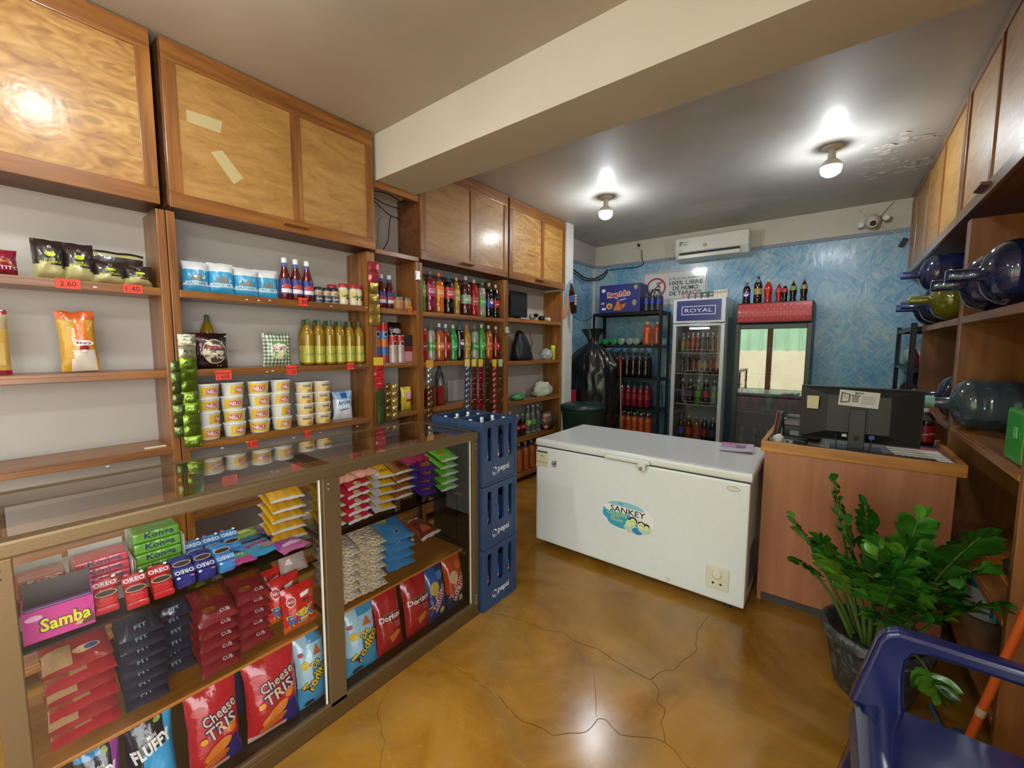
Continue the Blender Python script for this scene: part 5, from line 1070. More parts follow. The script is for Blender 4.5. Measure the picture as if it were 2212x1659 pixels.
pile(nv, .25, -1.70, SM+.002, 7, .037, 'dark blue biscuit bag in the left pile, %s', 'biscuit bag', 'dark blue biscuit bags', .1); pile(nv, .345, -1.78, SM+.002, 6, .038, 'dark blue biscuit bag in the right pile, %s', 'biscuit bag', 'dark blue biscuit bags', .1)
dr = flatb('biscuit_bag', .115, .17, .05, '80202a', [('t', 'CUB', .02, .03, .014, 0, .03), ('e', -.02, .05, .02, .012, 1)], [M('d8c8c4', .4), M('8a4a1c', .5)], 122, lambda a, b: 1 if b > .55 and .3 < a < .8 else 0, ['8a4418'])
pile(dr, .435, -1.67, SM+.004, 5, .044, 'dark red biscuit bag in the left pile, %s', 'biscuit bag', 'dark red biscuit bags', .12); pile(dr, .555, -1.71, SM+.004, 5, .044, 'dark red biscuit bag in the right pile, %s', 'biscuit bag', 'dark red biscuit bags', .12)
gn = flatb('biscuit_bag', .12, .17, .052, '3a5a26', [('t', 'GOL', -.02, .03, .014, 0, .03)], [M('c8d0b8', .4)], 123, lambda a, b: 1 if b > .75 else 0, ['5a4a22']); pile(gn, .645, -1.87, SM+.004, 4, .047, 'dark green biscuit bag, %s', 'biscuit bag', 'dark green biscuit bags', .12)
# standing REX bags on the wooden shelf, right end of the left section
rex = lambda s: bag('cookie_bag', .125, .17, .05, [film('c4201e'), film('c8581c')], lambda a, b: 1 if b < .14 else 0, [('e', -.035, .118, .017, .021, 0), ('e', -.035, .118, .0145, .018, 4), ('t', 'RIO', -.035, .118, .012, 0, .022), ('t', 'REX', .0, .052, .052, 2, .105, .22, .10), ('t', 'REX', .0, .052, .046, 1, .098, .22, .02), ('t', 'E', .003, .056, .04, 3, .026, .22, .02), ('q', [(.0, .122), (.035, .128), (.035, .142), (.0, .136)], 0), ('e', .045, .125, .015, .018, 5), ('e', .02, .105, .012, .008, 6)], [M('e8e2d8', .5), M('2a6ab0', .4), M('d8b02a', .5), M('e0c02a', .5), M('b01c1e', .5), M('a84a28', .5), M('5a2a1a', .5)], s)
for i, (px, py, dx) in enumerate([(668, 1368, 0), (640, 1312, -.06), (612, 1285, -.12)]):
    o = rex(130+i); y = [.715, .685, .655][i]; o.location = (-1.60+dx, y-.01, SM+[.02, .045, .06][i]); o.rotation_euler = (-.12, 0, PI/2)
    tag(o, 'red REX cookie bag, %s of three' % ['front and nearest the middle post', 'middle', 'rear leftmost'][i], 'cookie bag', 'red cookie bags')
o = bag('marshmallow_bag', .11, .10, .05, [film('a8948c')], 0, (), (), 140); o.location = (-1.70, .735, SM+.195); o.rotation_euler = (-.3, 0, PI/2); tag(o, 'dusky pink clear bag above the red cookie bags', 'sweet bag')
# --- right section, wooden shelf
mm = MATS.get('mmw')
def confetti():
    m, nt, b = newmat('mixed_marshmallows'); v = texv(nt, (1, 1, 1)); vo = nt.nodes.new('ShaderNodeTexVoronoi'); nt.links.new(v, vo.inputs['Vector']); vo.inputs['Scale'].default_value = 85
    sx = nt.nodes.new('ShaderNodeSeparateColor'); nt.links.new(vo.outputs['Color'], sx.inputs[0]); r = ramp(nt, sx.outputs[0], [(0, 'd8c9a8'), (.3, 'c9a49a'), (.55, 'cfc48c'), (.8, 'b9b4a8')]); r.color_ramp.interpolation = 'CONSTANT'
    nt.links.new(r.outputs[0], b.inputs['Base Color']); b.inputs['Roughness'].default_value = .35; b.inputs['Coat Weight'].default_value = .6
    bp = nt.nodes.new('ShaderNodeBump'); bp.inputs['Strength'].default_value = .9; bp.inputs['Distance'].default_value = .006; nt.links.new(vo.outputs['Distance'], bp.inputs['Height']); bp.invert = True
    nt.links.new(bp.outputs[0], b.inputs['Normal']); return m
cf = confetti()
msh = bag('marshmallow_bag', .13, .19, .05, [cf, film('a89a92')], lambda a, b: 1 if b > .86 else 0, [('e', .02, .15, .018, .01, 0)], [M('7a5048', .5)], 141, nu=12, nv=14, crimp=.03, wr=1.5)
pile(msh, .905, -1.68, SM+.002, 6, .040, 'clear bag of pale sweets in the left pile, %s', 'sweet bag', 'clear bags of pale sweets', .16, .01); pile(msh, 1.035, -1.68, SM+.002, 6, .040, 'clear bag of pale sweets in the right pile, %s', 'sweet bag', 'clear bags of pale sweets', .16, .01)
tb = flatb('chips_bag', .15, .20, .05, '3f86b8', [('t', 'TOM', -.03, .14, .03, 0, .05, .0, .05), ('e', .0, .05, .014, .012, 1), ('e', .0, .05, .011, .009, 2)], [M('c8b02a', .5), M('d8dce0', .5), M('3a3030', .5)], 142); pile(tb, 1.19, -1.69, SM+.03, 4, .045, 'blue chips bag lying on the wooden shelf, %s', 'chips bag', 'lying blue chips bags', .15, .01, PI/2-.1, 0, .3)
db = flatb('chips_bag', .15, .20, .05, '7c2a1c', [('t', 'Doritos', .0, .16, .022, 0, .09), ('q', [(-.04, .04), (.03, .03), (.0, .09), (-.01, .09)], 1), ('e', .045, .05, .014, .014, 2)], [M('c8b8a8', .5), M('b8602c', .5), M('2a1a18', .5)], 143, lambda a, b: 1 if b < .06 else 0, ['d8cfc8'])
for i, (y, x) in enumerate([(1.33, -1.76), (1.47, -1.70)]): inst(db, 'brown DORITOS chips bag lying flat, %s of two' % ('left', 'right')[i], 'chips bag', (x, y, SM+.06+.02*i), (LIE+.22, 0, PI/2+.12), 'lying brown chips bags')
# --- bottom: big chips bags standing behind the front glass
ZB = .066
def big(px_l, px_r, pyt, label, c, deco, dm, mf=0, more=(), seed=1, h=.27, X=-1.60, lean=-.16, name='chips_bag', fw=1.0, rz=0.):
    a = at(px_l, pyt, 0, X); b = at(px_r, pyt, 0, X); wd = abs(b.y-a.y)*fw*.95
    o = bag(name, wd, h, .07, [film(c)]+[film(q) for q in more], mf, deco(wd, h), dm, seed, nu=14, nv=16, sq=.4); o.location = (X+.02, (a.y+b.y)/2, ZB+.004); o.rotation_euler = (lean, 0, PI/2+rz)
    return tag(o, label, 'chips bag')
OUTL, YEL, WHT = M('2a2018', .5), M('d9b62a', .4), M('e6e4dc', .45)
tris = lambda w_, h_: [('e', -w_*.28, h_*.76, w_*.14, h_*.05, 2), ('t', 'Cheese', w_*.08, h_*.66, h_*.15, 0, w_*.72, .28, .10), ('t', 'TRIS', w_*.1, h_*.49, h_*.17, 0, w_*.62, .28, .10), ('t', 'Cheese', w_*.08, h_*.66, h_*.13, 1, w_*.68, .28, .015), ('t', 'TRIS', w_*.1, h_*.49, h_*.15, 1, w_*.58, .28, .015),
     ('e', w_*.0, h_*.26, w_*.3, h_*.07, 3, .5), ('e', -w_*.05, h_*.15, w_*.28, h_*.05, 4, .3), ('e', w_*.3, h_*.42, w_*.1, h_*.05, 3, .8), ('e', -w_*.25, h_*.42, w_*.07, h_*.035, 5)]
tm_ = [M('27246a', .45), M('d8c48a', .45), M('c85a5a', .4), M('d0762a', .45), M('b85a20', .45), M('e0a02a', .45)]
trimf = lambda a, b: 1 if (a > .45 and b < .32 and a+b > .72) else (2 if b < .07 else 0)
big(392, 517, 1505, 'red cheese tris snack bag with orange sticks, left of two', 'b8202a', tris, tm_, trimf, ['2a2a6c', 'c8a89a'], 151, .29)
big(520, 640, 1452, 'red cheese tris snack bag with orange sticks, right of two', 'b8202a', tris, tm_, trimf, ['2a2a6c', 'c8a89a'], 152, .285, rz=-.08)
todi = lambda w_, h_: [('t', 'De', w_*.05, h_*.60, h_*.13, 0, w_*.3, .75, .12), ('t', 'De', w_*.05, h_*.60, h_*.115, 1, w_*.27, .75, .04), ('t', 'Todito', w_*.05, h_*.40, h_*.19, 0, w_*1.0, .75, .12), ('t', 'Todito', w_*.05, h_*.40, h_*.165, 1, w_*.95, .75, .04), ('e', -w_*.28, h_*.62, w_*.12, h_*.06, 1), ('q', [(w_*.02, h_*.72), (w_*.3, h_*.70), (w_*.18, h_*.84), (w_*.14, h_*.84)], 2), ('e', -w_*.2, h_*.06, w_*.16, h_*.04, 3), ('e', -w_*.35, h_*.78, w_*.08, h_*.03, 4)]
todm = [OUTL, YEL, M('b8602c', .5), M('2a2422', .5), M('a8303a', .5)]
todf = lambda a, b: 1 if (b > .55 and b < .9) or (a < .4 and b > .3) else 0
big(632, 702, 1372, 'light blue De Todito snack bag in the left section beside the post', '3f8fb4', todi, todm, todf, ['9fc6d4'], 153, .275)
big(742, 806, 1330, 'light blue De Todito snack bag just right of the middle post', '3f8fb4', todi, todm, todf, ['9fc6d4'], 154, .275, fw=1.15)
dori = lambda w_, h_: [('q', [(-w_*.28, h_*.68), (w_*.3, h_*.68), (w_*.04, h_*.46), (w_*.0, h_*.46)], 1), ('q', [(-w_*.22, h_*.655), (w_*.24, h_*.655), (w_*.04, h_*.49), (w_*.01, h_*.49)], 4), ('t', 'Doritos', 0, h_*.60, h_*.10, 0, w_*.86, .0, .04), ('t', 'Mega', w_*.22, h_*.47, h_*.035, 2, w_*.2), ('t', 'Queso', w_*.22, h_*.42, h_*.035, 2, w_*.2), ('q', [(-w_*.05, h_*.16), (w_*.3, h_*.30), (w_*.2, h_*.36), (-w_*.15, h_*.3)], 3)]
dorm = [WHT, M('8a7048', .4, .4), M('d89a98', .5), M('c0702c', .5), M('6c1a1c', .5)]
big(806, 864, 1282, 'red DORITOS chips bag, left of two', 'a81f26', dori, dorm, 0, (), 155, .275, fw=1.0)
big(868, 925, 1248, 'red DORITOS chips bag, right of two', 'a81f26', dori, dorm, 0, (), 156, .275, fw=1.0)
ruf = lambda w_, h_: [('e', -w_*.15, h_*.62, w_*.22, h_*.13, 2), ('e', w_*.2, h_*.82, w_*.2, h_*.08, 3), ('t', 'Ruffles', w_*.03, h_*.42, h_*.20, 1, w_*1.1, .95, .09), ('t', 'Ruffles', w_*.03, h_*.42, h_*.17, 0, w_*1.05, .95, .02), ('e', w_*.15, h_*.16, w_*.12, h_*.06, 2)]
big(918, 956, 1222, 'dark blue RUFFLES chips bag with red lettering', '24386c', ruf, [M('b0202a', .45), WHT, M('c9ac3a', .5), M('3f8ac0', .5)], lambda a, b: 1 if b > .55 and a < .6 else 0, ['2f5f9c'], 157, .275, fw=1.1)
big(960, 996, 1205, 'orange RUFFLES chips bag at the end of the case', 'c0481c', ruf, [M('b0202a', .45), WHT, M('d8b880', .5), M('d0702c', .5)], lambda a, b: 1 if b < .3 else 0, ['2a3350'], 158, .275, fw=1.1)
flu = lambda w_, h_: [('t', 'FLUFFY', .0, h_*.66, h_*.14, 0, w_*.85, .25, .05), ('t', 'Mini', 0, h_*.77, h_*.05, 0, w_*.2, .25), ('e', w_*.15, h_*.9, w_*.08, h_*.03, 1), ('e', .0, h_*.3, w_*.2, h_*.1, 2)]
flm = [WHT, M('8aa04a', .5), M('b06a3a', .5)]
flf = lambda a, b: 1 if (a > .8 or (b < .62 and a > .3)) else 0
big(262, 378, 1565, 'black and blue Fluffy snack bag', '1c1c1f', flu, flm, flf, ['2f9fd0'], 159, .29, X=-1.62)
big(150, 262, 1610, 'black and purple Fluffy snack bag at the corner of the photo', '1c1c1f', flu, flm, lambda a, b: 1 if a > .82 or (b < .5 and a > .5) else (2 if b > .9 and a < .6 else 0), ['9c3a9c', '2f7fae'], 160, .28, X=-1.62)
o = bag('chips_bag', .16, .26, .06, [film('2a4a6c')], 0, (), (), 161); o.location = (-1.74, .47, ZB+.004); o.rotation_euler = (-.1, 0, PI/2); tag(o, 'dark blue bag standing behind the two cheese tris bags', 'chips bag')
o = bag('chips_bag', .16, .29, .06, [film('7a2a20')], 0, (), (), 162); o.location = (-1.76, .65, ZB+.004); o.rotation_euler = (-.1, 0, PI/2); tag(o, 'brown red bag standing behind the De Todito bag', 'chips bag')
o = bag('chips_bag', .2, .27, .06, [film('6c1f1c')], 0, (), (), 163); o.location = (-1.76, 1.2, ZB+.004); o.rotation_euler = (-.1, 0, PI/2); tag(o, 'dark red bag standing behind the DORITOS bags', 'chips bag')
t = thing('paper_stack', 'pile of pale folded paper under the samba box', 'papers', (-1.70, .085, SM+.245), 0) if False else None
# ================================================================== back of the room
WB = YB-.001
# air conditioner
a, b = at(1460, 512, 1, 5.57), at(1619, 492, 1, 5.57); ax0, ax1, az1 = a.x, b.x, 2.885; az0 = 2.60
t = thing('air_conditioner', 'white split air conditioner high on the back wall', 'air conditioner', ((ax0+ax1)/2, 5.67, az0)); L = t.location; off = (-L.x, -L.y, -L.z)
acw = M('dcdcd6', .22, 0, .5)
q = lambda g, n, m: g.obj(n, m, t, loc=off)
q(G().prism([(5.62, az0+.02), (WB, az0), (WB, az1), (5.60, az1), (5.57, az1-.02), (5.57, az0+.10)], 0, ax0, ax1), 'casing', acw)
q(G().box(ax0+.01, 5.562, az0+.10, ax1-.01, 5.571, az1-.015, 0, .004), 'front_cover', acw)
q(G().box(ax0+.05, 5.565, az0+.06, ax1-.09, 5.60, az0+.09), 'air_slot', M('22231f', .6))
q(G().box(ax0+.04, 5.555, az0+.015, ax1-.085, 5.59, az0+.062, 0, .008), 'louvre', acw)
g = G(); decals(g, lambda u, v, l: (u, 5.5615-l, v), [('t', 'P', ax0+.07, az0+.20, .06, 0, .035), ('t', 'Inverter', ax0+.12, az0+.215, .014, 0, .07), ('t', 'SEER', ax0+.12, az0+.185, .014, 0, .06), ('t', 'R-410A', ax0+.07, az0+.12, .010, 0, .05), ('e', (ax0+ax1)/2-.06, az0+.155, .026, .022, 1), ('e', (ax0+ax1)/2-.06, az0+.155, .018, .015, 2), ('t', '19', ax1-.13, az0+.20, .028, 3)])
q(g, 'printed_marks', [M('4a4a48', .5), M('b08a3a', .4), M('c9a85a', .4), M('f2f2ee', .3)])
tag(G().prism([(ax1+.02, az0+.10), (ax1+.09, az0+.10), (ax1+.09, az1-.03), (ax1+.02, az1-.03)], 1, WB-.012, WB).obj('wall_patch', M('bdb9a4', .6)), 'slightly darker painted-over patch beside the air conditioner', 'wall patch')
# cameras
p = at(1382, 531, 1, WB); t = thing('wall_camera', 'small round white camera with a cable left of the air conditioner', 'camera', tuple(p), 0)
G().lathe([(.042, 0), (.042, .02), (.034, .03)], 22, axis=1).obj('camera_base', M('cfccc4', .4), t, rot=(0, 0, PI)); G().lathe([(.022, .028), (.02, .05), (.012, .055)], 18, axis=1).obj('lens', M('3a2f2c', .2), t, rot=(0, 0, PI))
cable('cable', 'black cable from the round camera along the blue wall', [at(x, y, 1, WB-.01) for x, y in ((1386, 540), (1387, 560), (1390, 569), (1375, 577), (1345, 580), (1312, 584))], .006)
cable('cable', 'black cable bundle sagging in the left back corner, upper', [at(x, y, 1, WB-.03) for x, y in ((1312, 583), (1302, 593))]+[at(x, y, 0, XL+.06) for x, y in ((1283, 602), (1262, 599), (1238, 582))], .010)
cable('cable', 'black cable bundle sagging in the left back corner, lower', [at(x, y, 1, WB-.04) for x, y in ((1312, 588), (1300, 602))]+[at(x, y, 0, XL+.07) for x, y in ((1280, 606), (1262, 605), (1240, 590))], .008)
cable('cable', 'thin black cable drooping near the bottle sign', [(-2.60, 4.52, 1.93), (-2.66, 4.8, 1.86), (-2.70, 5.1, 1.86), (-2.69, 5.29, 1.93)], .004)
p = at(1884, 486, 1, WB); t = thing('wall_camera', 'white camera with two aerials on the right of the back wall', 'camera', (p.x, WB, p.z), 0); cw = M('c9c4b8', .4)
G().sphere((0, -.06, .02), .065, 0, 18, 12, (1, 1, 1.1)).obj('camera_dome', cw, t)
G().lathe([(.036, 0), (.036, .07), (.03, .075)], 18, (0, -.155, -.02), axis=1).obj('camera_head', cw, t)
for n_, x, c in (('camera_lamp', -.095, cw), ('camera_lamp', .10, cw)): G().lathe([(.028, -.04), (.03, 0)], 16, (x, -.08, .03 if x > 0 else -.01), axis=1).obj(n_, c, t); G().lathe([(.02, -.043), (.02, -.041)], 14, (x, -.08, .03 if x > 0 else -.01), axis=1).obj('lamp_glass', M('e0ded4', .3), t)
G().lathe([(.027, -.006), (.027, -.004)], 18, (0, -.154, -.02), axis=1).obj('lens', M('2a2624', .15), t)
for s, tp in ((-1, (-.12, -.03, .17)), (1, (.15, -.03, .20))): G().tube([(.045*s, -.04, .06), tp], .005, 8).obj('aerial', cw, t)
cable('cable', 'white cable from the aerial camera to a dark plug', [at(x, y, 1, WB-.012) for x, y in ((1905, 490), (1935, 503), (1955, 518), (1960, 530))], .004, M('c4c8cc', .5))
tag(G().box(-.02, -.02, -.05, .02, .01, .04, bev=.006).obj('plug_adapter', black), 'dark plug on the back wall beside the right cabinets', 'plug'); COL.objects[-1].location = at(1951, 523, 1, WB-.012); COL.objects[-1].rotation_euler = (0, .4, 0)
# no smoking sign
x0, x1, z0, z1 = -2.172, -1.345, 2.065, 2.52
t = thing('no_smoking_sign', 'white and red no smoking sign on the blue back wall', 'sign', ((x0+x1)/2, WB, (z0+z1)/2))
G().box(-(x1-x0)/2, -.006, -(z1-z0)/2, (x1-x0)/2, 0, (z1-z0)/2).obj('sign_board', M('d5dadd', .15, 0, .6), t)
hw, hh = (x1-x0)/2, (z1-z0)/2; F = flat(-.0062); it = []
for q4 in ([(-hw+.01, hh-.015), (hw-.01, hh-.015), (hw-.01, hh-.009), (-hw+.01, hh-.009)], [(-hw+.01, -hh+.009), (hw-.01, -hh+.009), (hw-.01, -hh+.015), (-hw+.01, -hh+.015)], [(-hw+.01, -hh+.01), (-hw+.016, -hh+.01), (-hw+.016, hh-.01), (-hw+.01, hh-.01)], [(hw-.016, -hh+.01), (hw-.01, -hh+.01), (hw-.01, hh-.01), (hw-.016, hh-.01)]): it.append(('q', q4, 0, 1))
cx, cz = -.235, .02
it += [('e', cx, cz, .135, .135, 0), ('e', cx, cz, .11, .11, 1), ('q', [(cx-.06, cz-.045), (cx+.06, cz-.045), (cx+.06, cz-.015), (cx-.06, cz-.015)], 2), ('q', [(cx+.03, cz+.0), (cx+.06, cz+.0), (cx+.06, cz+.02), (cx+.03, cz+.02)], 2), ('e', cx+.03, cz+.055, .025, .02, 2), ('e', cx+.03, cz+.055, .012, .009, 1), ('q', [(cx-.085, cz-.07), (cx-.07, cz-.085), (cx+.085, cz+.07), (cx+.07, cz+.085)], 0),
       ('t', 'ESTE ES UN AMBIENTE', .155, .118, .03, 2, .43, 0, .0), ('t', '100% LIBRE', .155, .062, .055, 2, .42, 0, .018), ('t', 'DE HUMO', .15, -.005, .055, 2, .32, 0, .018), ('t', 'DE TABACO', .15, -.072, .055, 2, .40, 0, .018), ('t', 'Resolucion del Ministerio del Poder Popular', -.1, -.15, .012, 3, .5), ('t', 'para la Salud sobre ambientes libres de humo', -.1, -.172, .012, 3, .5)]
decals(G(), F, it).obj('printed_text', [M('a8322e', .4), M('d5dadd', .3), M('26262a', .4), M('6c6e72', .4)], t)
# hand holding a bottle, shop advert cut-out on the pillar
t = thing('bottle_sign', 'cut-out advert of a hand holding a dark bottle by the white pillar', 'sign', (-2.53, 4.415, 1.9))
ol = [(-.03, 0), (.035, 0), (.045, .03), (.04, .2), (.03, .27), (.016, .32), (.014, .36), (-.014, .36), (-.016, .32), (-.035, .27), (-.045, .2), (-.04, .03)]
rot = lambda P, a, dx, dz: [(x*math.cos(a)-z*math.sin(a)+dx, x*math.sin(a)+z*math.cos(a)+dz) for x, z in P]
G().prism(rot(ol, .12, .03, .0), 1, -.008, -.002).obj('printed_bottle', M('2a1614', .25, 0, .4), t)
G().prism(rot([(-.044, .14), (.043, .14), (.043, .22), (-.044, .22)], .12, .03, 0), 1, -.0095, -.0085).obj('printed_label', M('3f5f96', .4), t)
G().prism([(-.13, -.04), (-.06, -.02), (-.045, .06), (-.03, .16), (-.05, .22), (-.07, .2), (-.09, .08), (-.14, .02)], 1, -.012, -.009).obj('printed_hand', M('c08a6c', .5), t)
for k in range(4): G().sphere((.055, -.012, .11+.032*k), .016, 0, 10, 6, (1.2, .5, .9)).obj('printed_finger', M('c8967a', .5), t)
G().prism([(-.10, .12), (-.02, .34), (-.01, .40), (-.05, .38), (-.09, .28)], 1, -.006, -.002).obj('printed_splash', M('7fa8cc', .4), t)
# ---------------------------------------------------------------- drinks fridge with ROYAL header
def fridge(name, label, x0, x1, y0, z1, hz, body, frame, fw, gz0, gz1, shelves, depth=.60, inner='8a8d8e', gl=None):
    t = thing(name, label, 'refrigerator', ((x0+x1)/2, y0+depth/2, 0)); L = t.location; off = (-L.x, -L.y, 0); y1 = y0+depth
    q = lambda g, n, m, par=None: g.obj(n, m, par or t, loc=off if par is None else (0, 0, 0))
    g = G().box(x0, y0+.05, .03, x0+.03, y1, z1).box(x1-.03, y0+.05, .03, x1, y1, z1).box(x0+.03, y1-.03, .03, x1-.03, y1, z1).box(x0+.03, y0+.05, hz, x1-.03, y1-.03, z1).box(x0+.03, y0+.05, .03, x1-.03, y1-.03, gz0-.06)
    q(g, 'cabinet', body)
    q(G().box(x0+.032, y1-.036, gz0-.06, x1-.032, y1-.031, hz).box(x0+.031, y0+.06, gz0-.058, x0+.034, y1-.036, hz).box(x1-.034, y0+.06, gz0-.058, x1-.031, y1-.036, hz), 'inner_lining', M(inner, .4))
    g = G().box(x0, y0, gz0-.1, x0+fw, y0+.045, hz-.01, 0, .004).box(x1-fw, y0, gz0-.1, x1, y0+.045, hz-.01, 0, .004).box(x0+fw, y0, gz1, x1-fw, y0+.045, hz-.01, 0, .004).box(x0+fw, y0, gz0-.1, x1-fw, y0+.045, gz0, 0, .004)
    d = q(g, 'door', frame)
    g = G().add([(x0+fw, y0+.015, gz0), (x1-fw, y0+.015, gz0), (x1-fw, y0+.015, gz1), (x0+fw, y0+.015, gz1)], [(0, 1, 2, 3)]); g.obj('door_glass', gl or clear, d)
    for z in shelves:
        g = G()
        for k in range(9): g.box(x0+.04+(x1-x0-.08)*k/9, y0+.07, z-.006, x0+.044+(x1-x0-.08)*k/9, y1-.05, z)
        g.tube([(x0+.036, y0+.075, z-.003), (x1-.036, y0+.075, z-.003)], .004, 6).tube([(x0+.036, y1-.05, z-.003), (x1-.036, y1-.05, z-.003)], .004, 6)
        g.tube([(x0+.14, y0+.072, z), (x0+.14, y0+.072, z+.035), (x1-.12, y0+.072, z+.035), (x1-.12, y0+.072, z)], .003, 6); q(g, 'wire_shelf', M('c9cccc', .4))
    return t, q
FZ = lambda py: at(1505, py, 1, 5.2).z
sh1 = [FZ(762), FZ(808), FZ(875)]
t, q = fridge('drinks_fridge', 'narrow white drinks fridge with blue ROYAL header', -1.56, -.992, 5.15, 2.065, 1.785, M('c4cacd', .3, 0, .3), M('b9bdbf', .3, .2), .042, .40, 1.75, sh1, gl=glassy('fridge_glass', (.95, .97, .97), .03, 0, (1, 1, 1), 1.5))
q(G().box(-1.56, 5.145, 1.787, -.992, 5.2, 2.065, 0, .006), 'header_box', M('cdd2d6', .3))
q(G().box(-1.52, 5.142, 1.812, -1.035, 5.146, 2.045), 'header_panel', M('20307c', .25, 0, .5))
RW = M('e4e8f0', .4); g = G(); RB = M('20307c', .3)
F = lambda u, v, l: (-1.2775+u, 5.1418-l, 1.93+v)
decals(g, F, [('q', [(-.185, -.05), (.185, -.05), (.185, .05), (-.185, .05)], 0, 1), ('q', [(-.178, -.043), (.178, -.043), (.178, .043), (-.178, .043)], 1, 1), ('t', 'ROYAL', 0, 0, .044, 0, .30, 0, .0)]); q(g, 'header_lettering', [RW, RB])
q(G().box(-1.38, 5.19, 1.715, -1.17, 5.24, 1.735, 0, .006), 'inner_lamp', emis('fridge_lamp', (.85, .85, 1), 3.5))
q(G().lathe([(.008, 0), (.008, .004)], 10, (-1.52+.06, 5.149, .35), axis=1), 'door_screw', steel)
def fr_bottles(zs, rows, y, gp):
    for z, row in zip(zs, rows):
        n = len(row)
        for i, (lq, cp, lb, tx, h, r, sh, lab) in enumerate(row):
            b = soda('soda_bottle', h, r, lq, cp, lb, tx, 'e8e4e4', sh, (.30, .55), .8)
            inst(b, lab, 'soda bottle', (-1.50+.445*(i+.5)/n, y, z+.002), (0, 0, .1), gp)
s_ = lambda c, cp, lb, tx, h, r, lab, sh='soda': (c, cp, lb, tx, h, r, sh, lab)
FRN = ['upper shelf', 'second shelf', 'third shelf', 'floor']
cl = [[('8f8a2e', 'c8c8b0', 'a8a040', 'yellow'), ('5a2a1c', 'a83028', '8a3a2c', 'brown'), ('b05a4a', 'c8c0b8', 'a86a5a', 'pink'), ('9a4a30', 'c8c8c0', 'b0705a', 'rust'), ('1a1416', '8a8a90', '3a3438', 'black'), ('1c1416', '9a9aa0', '4a4044', 'near black'), ('6a4a44', 'c8c0bc', '8f6a64', 'grey brown'), ('8a2430', '8a3a3a', '7a3040', 'red')],
      [('1a1214', '8a8a8a', '2a2428', 'black left'), ('161214', '8a8a8a', '3a2c30', 'black second'), ('7a3a2c', '9a5a4a', '9c5a44', 'brick'), ('6a5030', '8a7a3a', '9a8a4a', 'olive'), ('7a5a34', 'a8924a', 'b09a50', 'tan'), ('5a2420', '8a3a30', '8c3a30', 'maroon'), ('8a2a24', 'a83a30', 'a83c38', 'red right')],
      [('201418', 'c0c0c8', '5a5070', 'dark purple labelled'), ('1a1216', 'c0c0c8', '5a5070', 'dark violet labelled'), ('3f8f3a', 'c8d8c0', '6ab04a', 'green'), ('3a1416', 'd0d0cc', 'b83040', 'cola'), ('8a9a90', 'b0c0b8', '7fa04a', 'clear lime')],
      [('1a1216', '3a50a0', '28489c', 'blue labelled cola'), ('8a2a1c', 'd0b0a0', 'b8402c', 'red brown'), ('b0601c', 'd0a080', 'b8442c', 'orange'), ('2a1614', 'a0a0a0', '8a2c2c', 'dark cola'), ('1c1418', 'a0a0a8', '3a3450', 'black right')]]
rows = []
for r_, row in enumerate(cl):
    hh, rr = [(.235, .024), (.235, .029), (.30, .040), (.33, .040)][r_]
    rows.append([(a, b, c, '', hh, rr, 'soda', '%s bottle on the %s inside the ROYAL fridge' % (nm, FRN[r_])) for a, b, c, nm in row])
fr_bottles([sh1[0], sh1[1], sh1[2], .345], rows, 5.29, 'drinks inside the ROYAL fridge')
# packets on the fridge
for i, (xa, xb, c, lb) in enumerate([(-1.50, -1.43, '8a7a80', 'pink grey cigarette packet on the ROYAL fridge, left'), (-1.425, -1.355, '857a80', 'pink grey cigarette packet on the ROYAL fridge, middle'), (-1.35, -1.29, '7a7078', 'pink grey cigarette packet on the ROYAL fridge, right'), (-1.282, -1.215, '3f5a4c', 'green cigarette packet on the ROYAL fridge, left'), (-1.21, -1.145, '45604f', 'green cigarette packet on the ROYAL fridge, right')]):
    o = G().box(xa, 5.28, 2.066, xb, 5.32, 2.066+.085, bev=.002).obj('cigarette_packet', M(c, .4)); g = G(); decals(g, lambda u, v, l, xa=xa, xb=xb: ((xa+xb)/2+u, 5.28-l, 2.108+v), [('e', 0, .012, .018, .014, 0), ('q', [(-.025, -.035), (.025, -.035), (.025, -.015), (-.025, -.015)], 1)]); g.obj('printed_front', [M('b8a8ac', .5), M('c8c4c0', .5)], o); tag(o, lb, 'cigarette packet', 'cigarette packets on the fridge')
o = G().box(-1.14, 5.22, 2.066, -.855+.0-.14, 5.27, 2.066+.09, bev=.002).obj('white_carton', M('d5d0c0', .5)); o.location = (0, 0, 0)
g = G(); decals(g, lambda u, v, l: (-1.067+u, 5.2195-l, 2.115+v), [('e', -.054+.027*k, .015, .010, .012, 0) for k in range(5)]+[('e', -.054+.027*k, .015, .006, .007, 1) for k in range(5)]); g.obj('printed_dots', [M('9c5a50', .5), M('c8b8a8', .5)], o); tag(o, 'cream carton with five round red marks on the ROYAL fridge', 'carton')
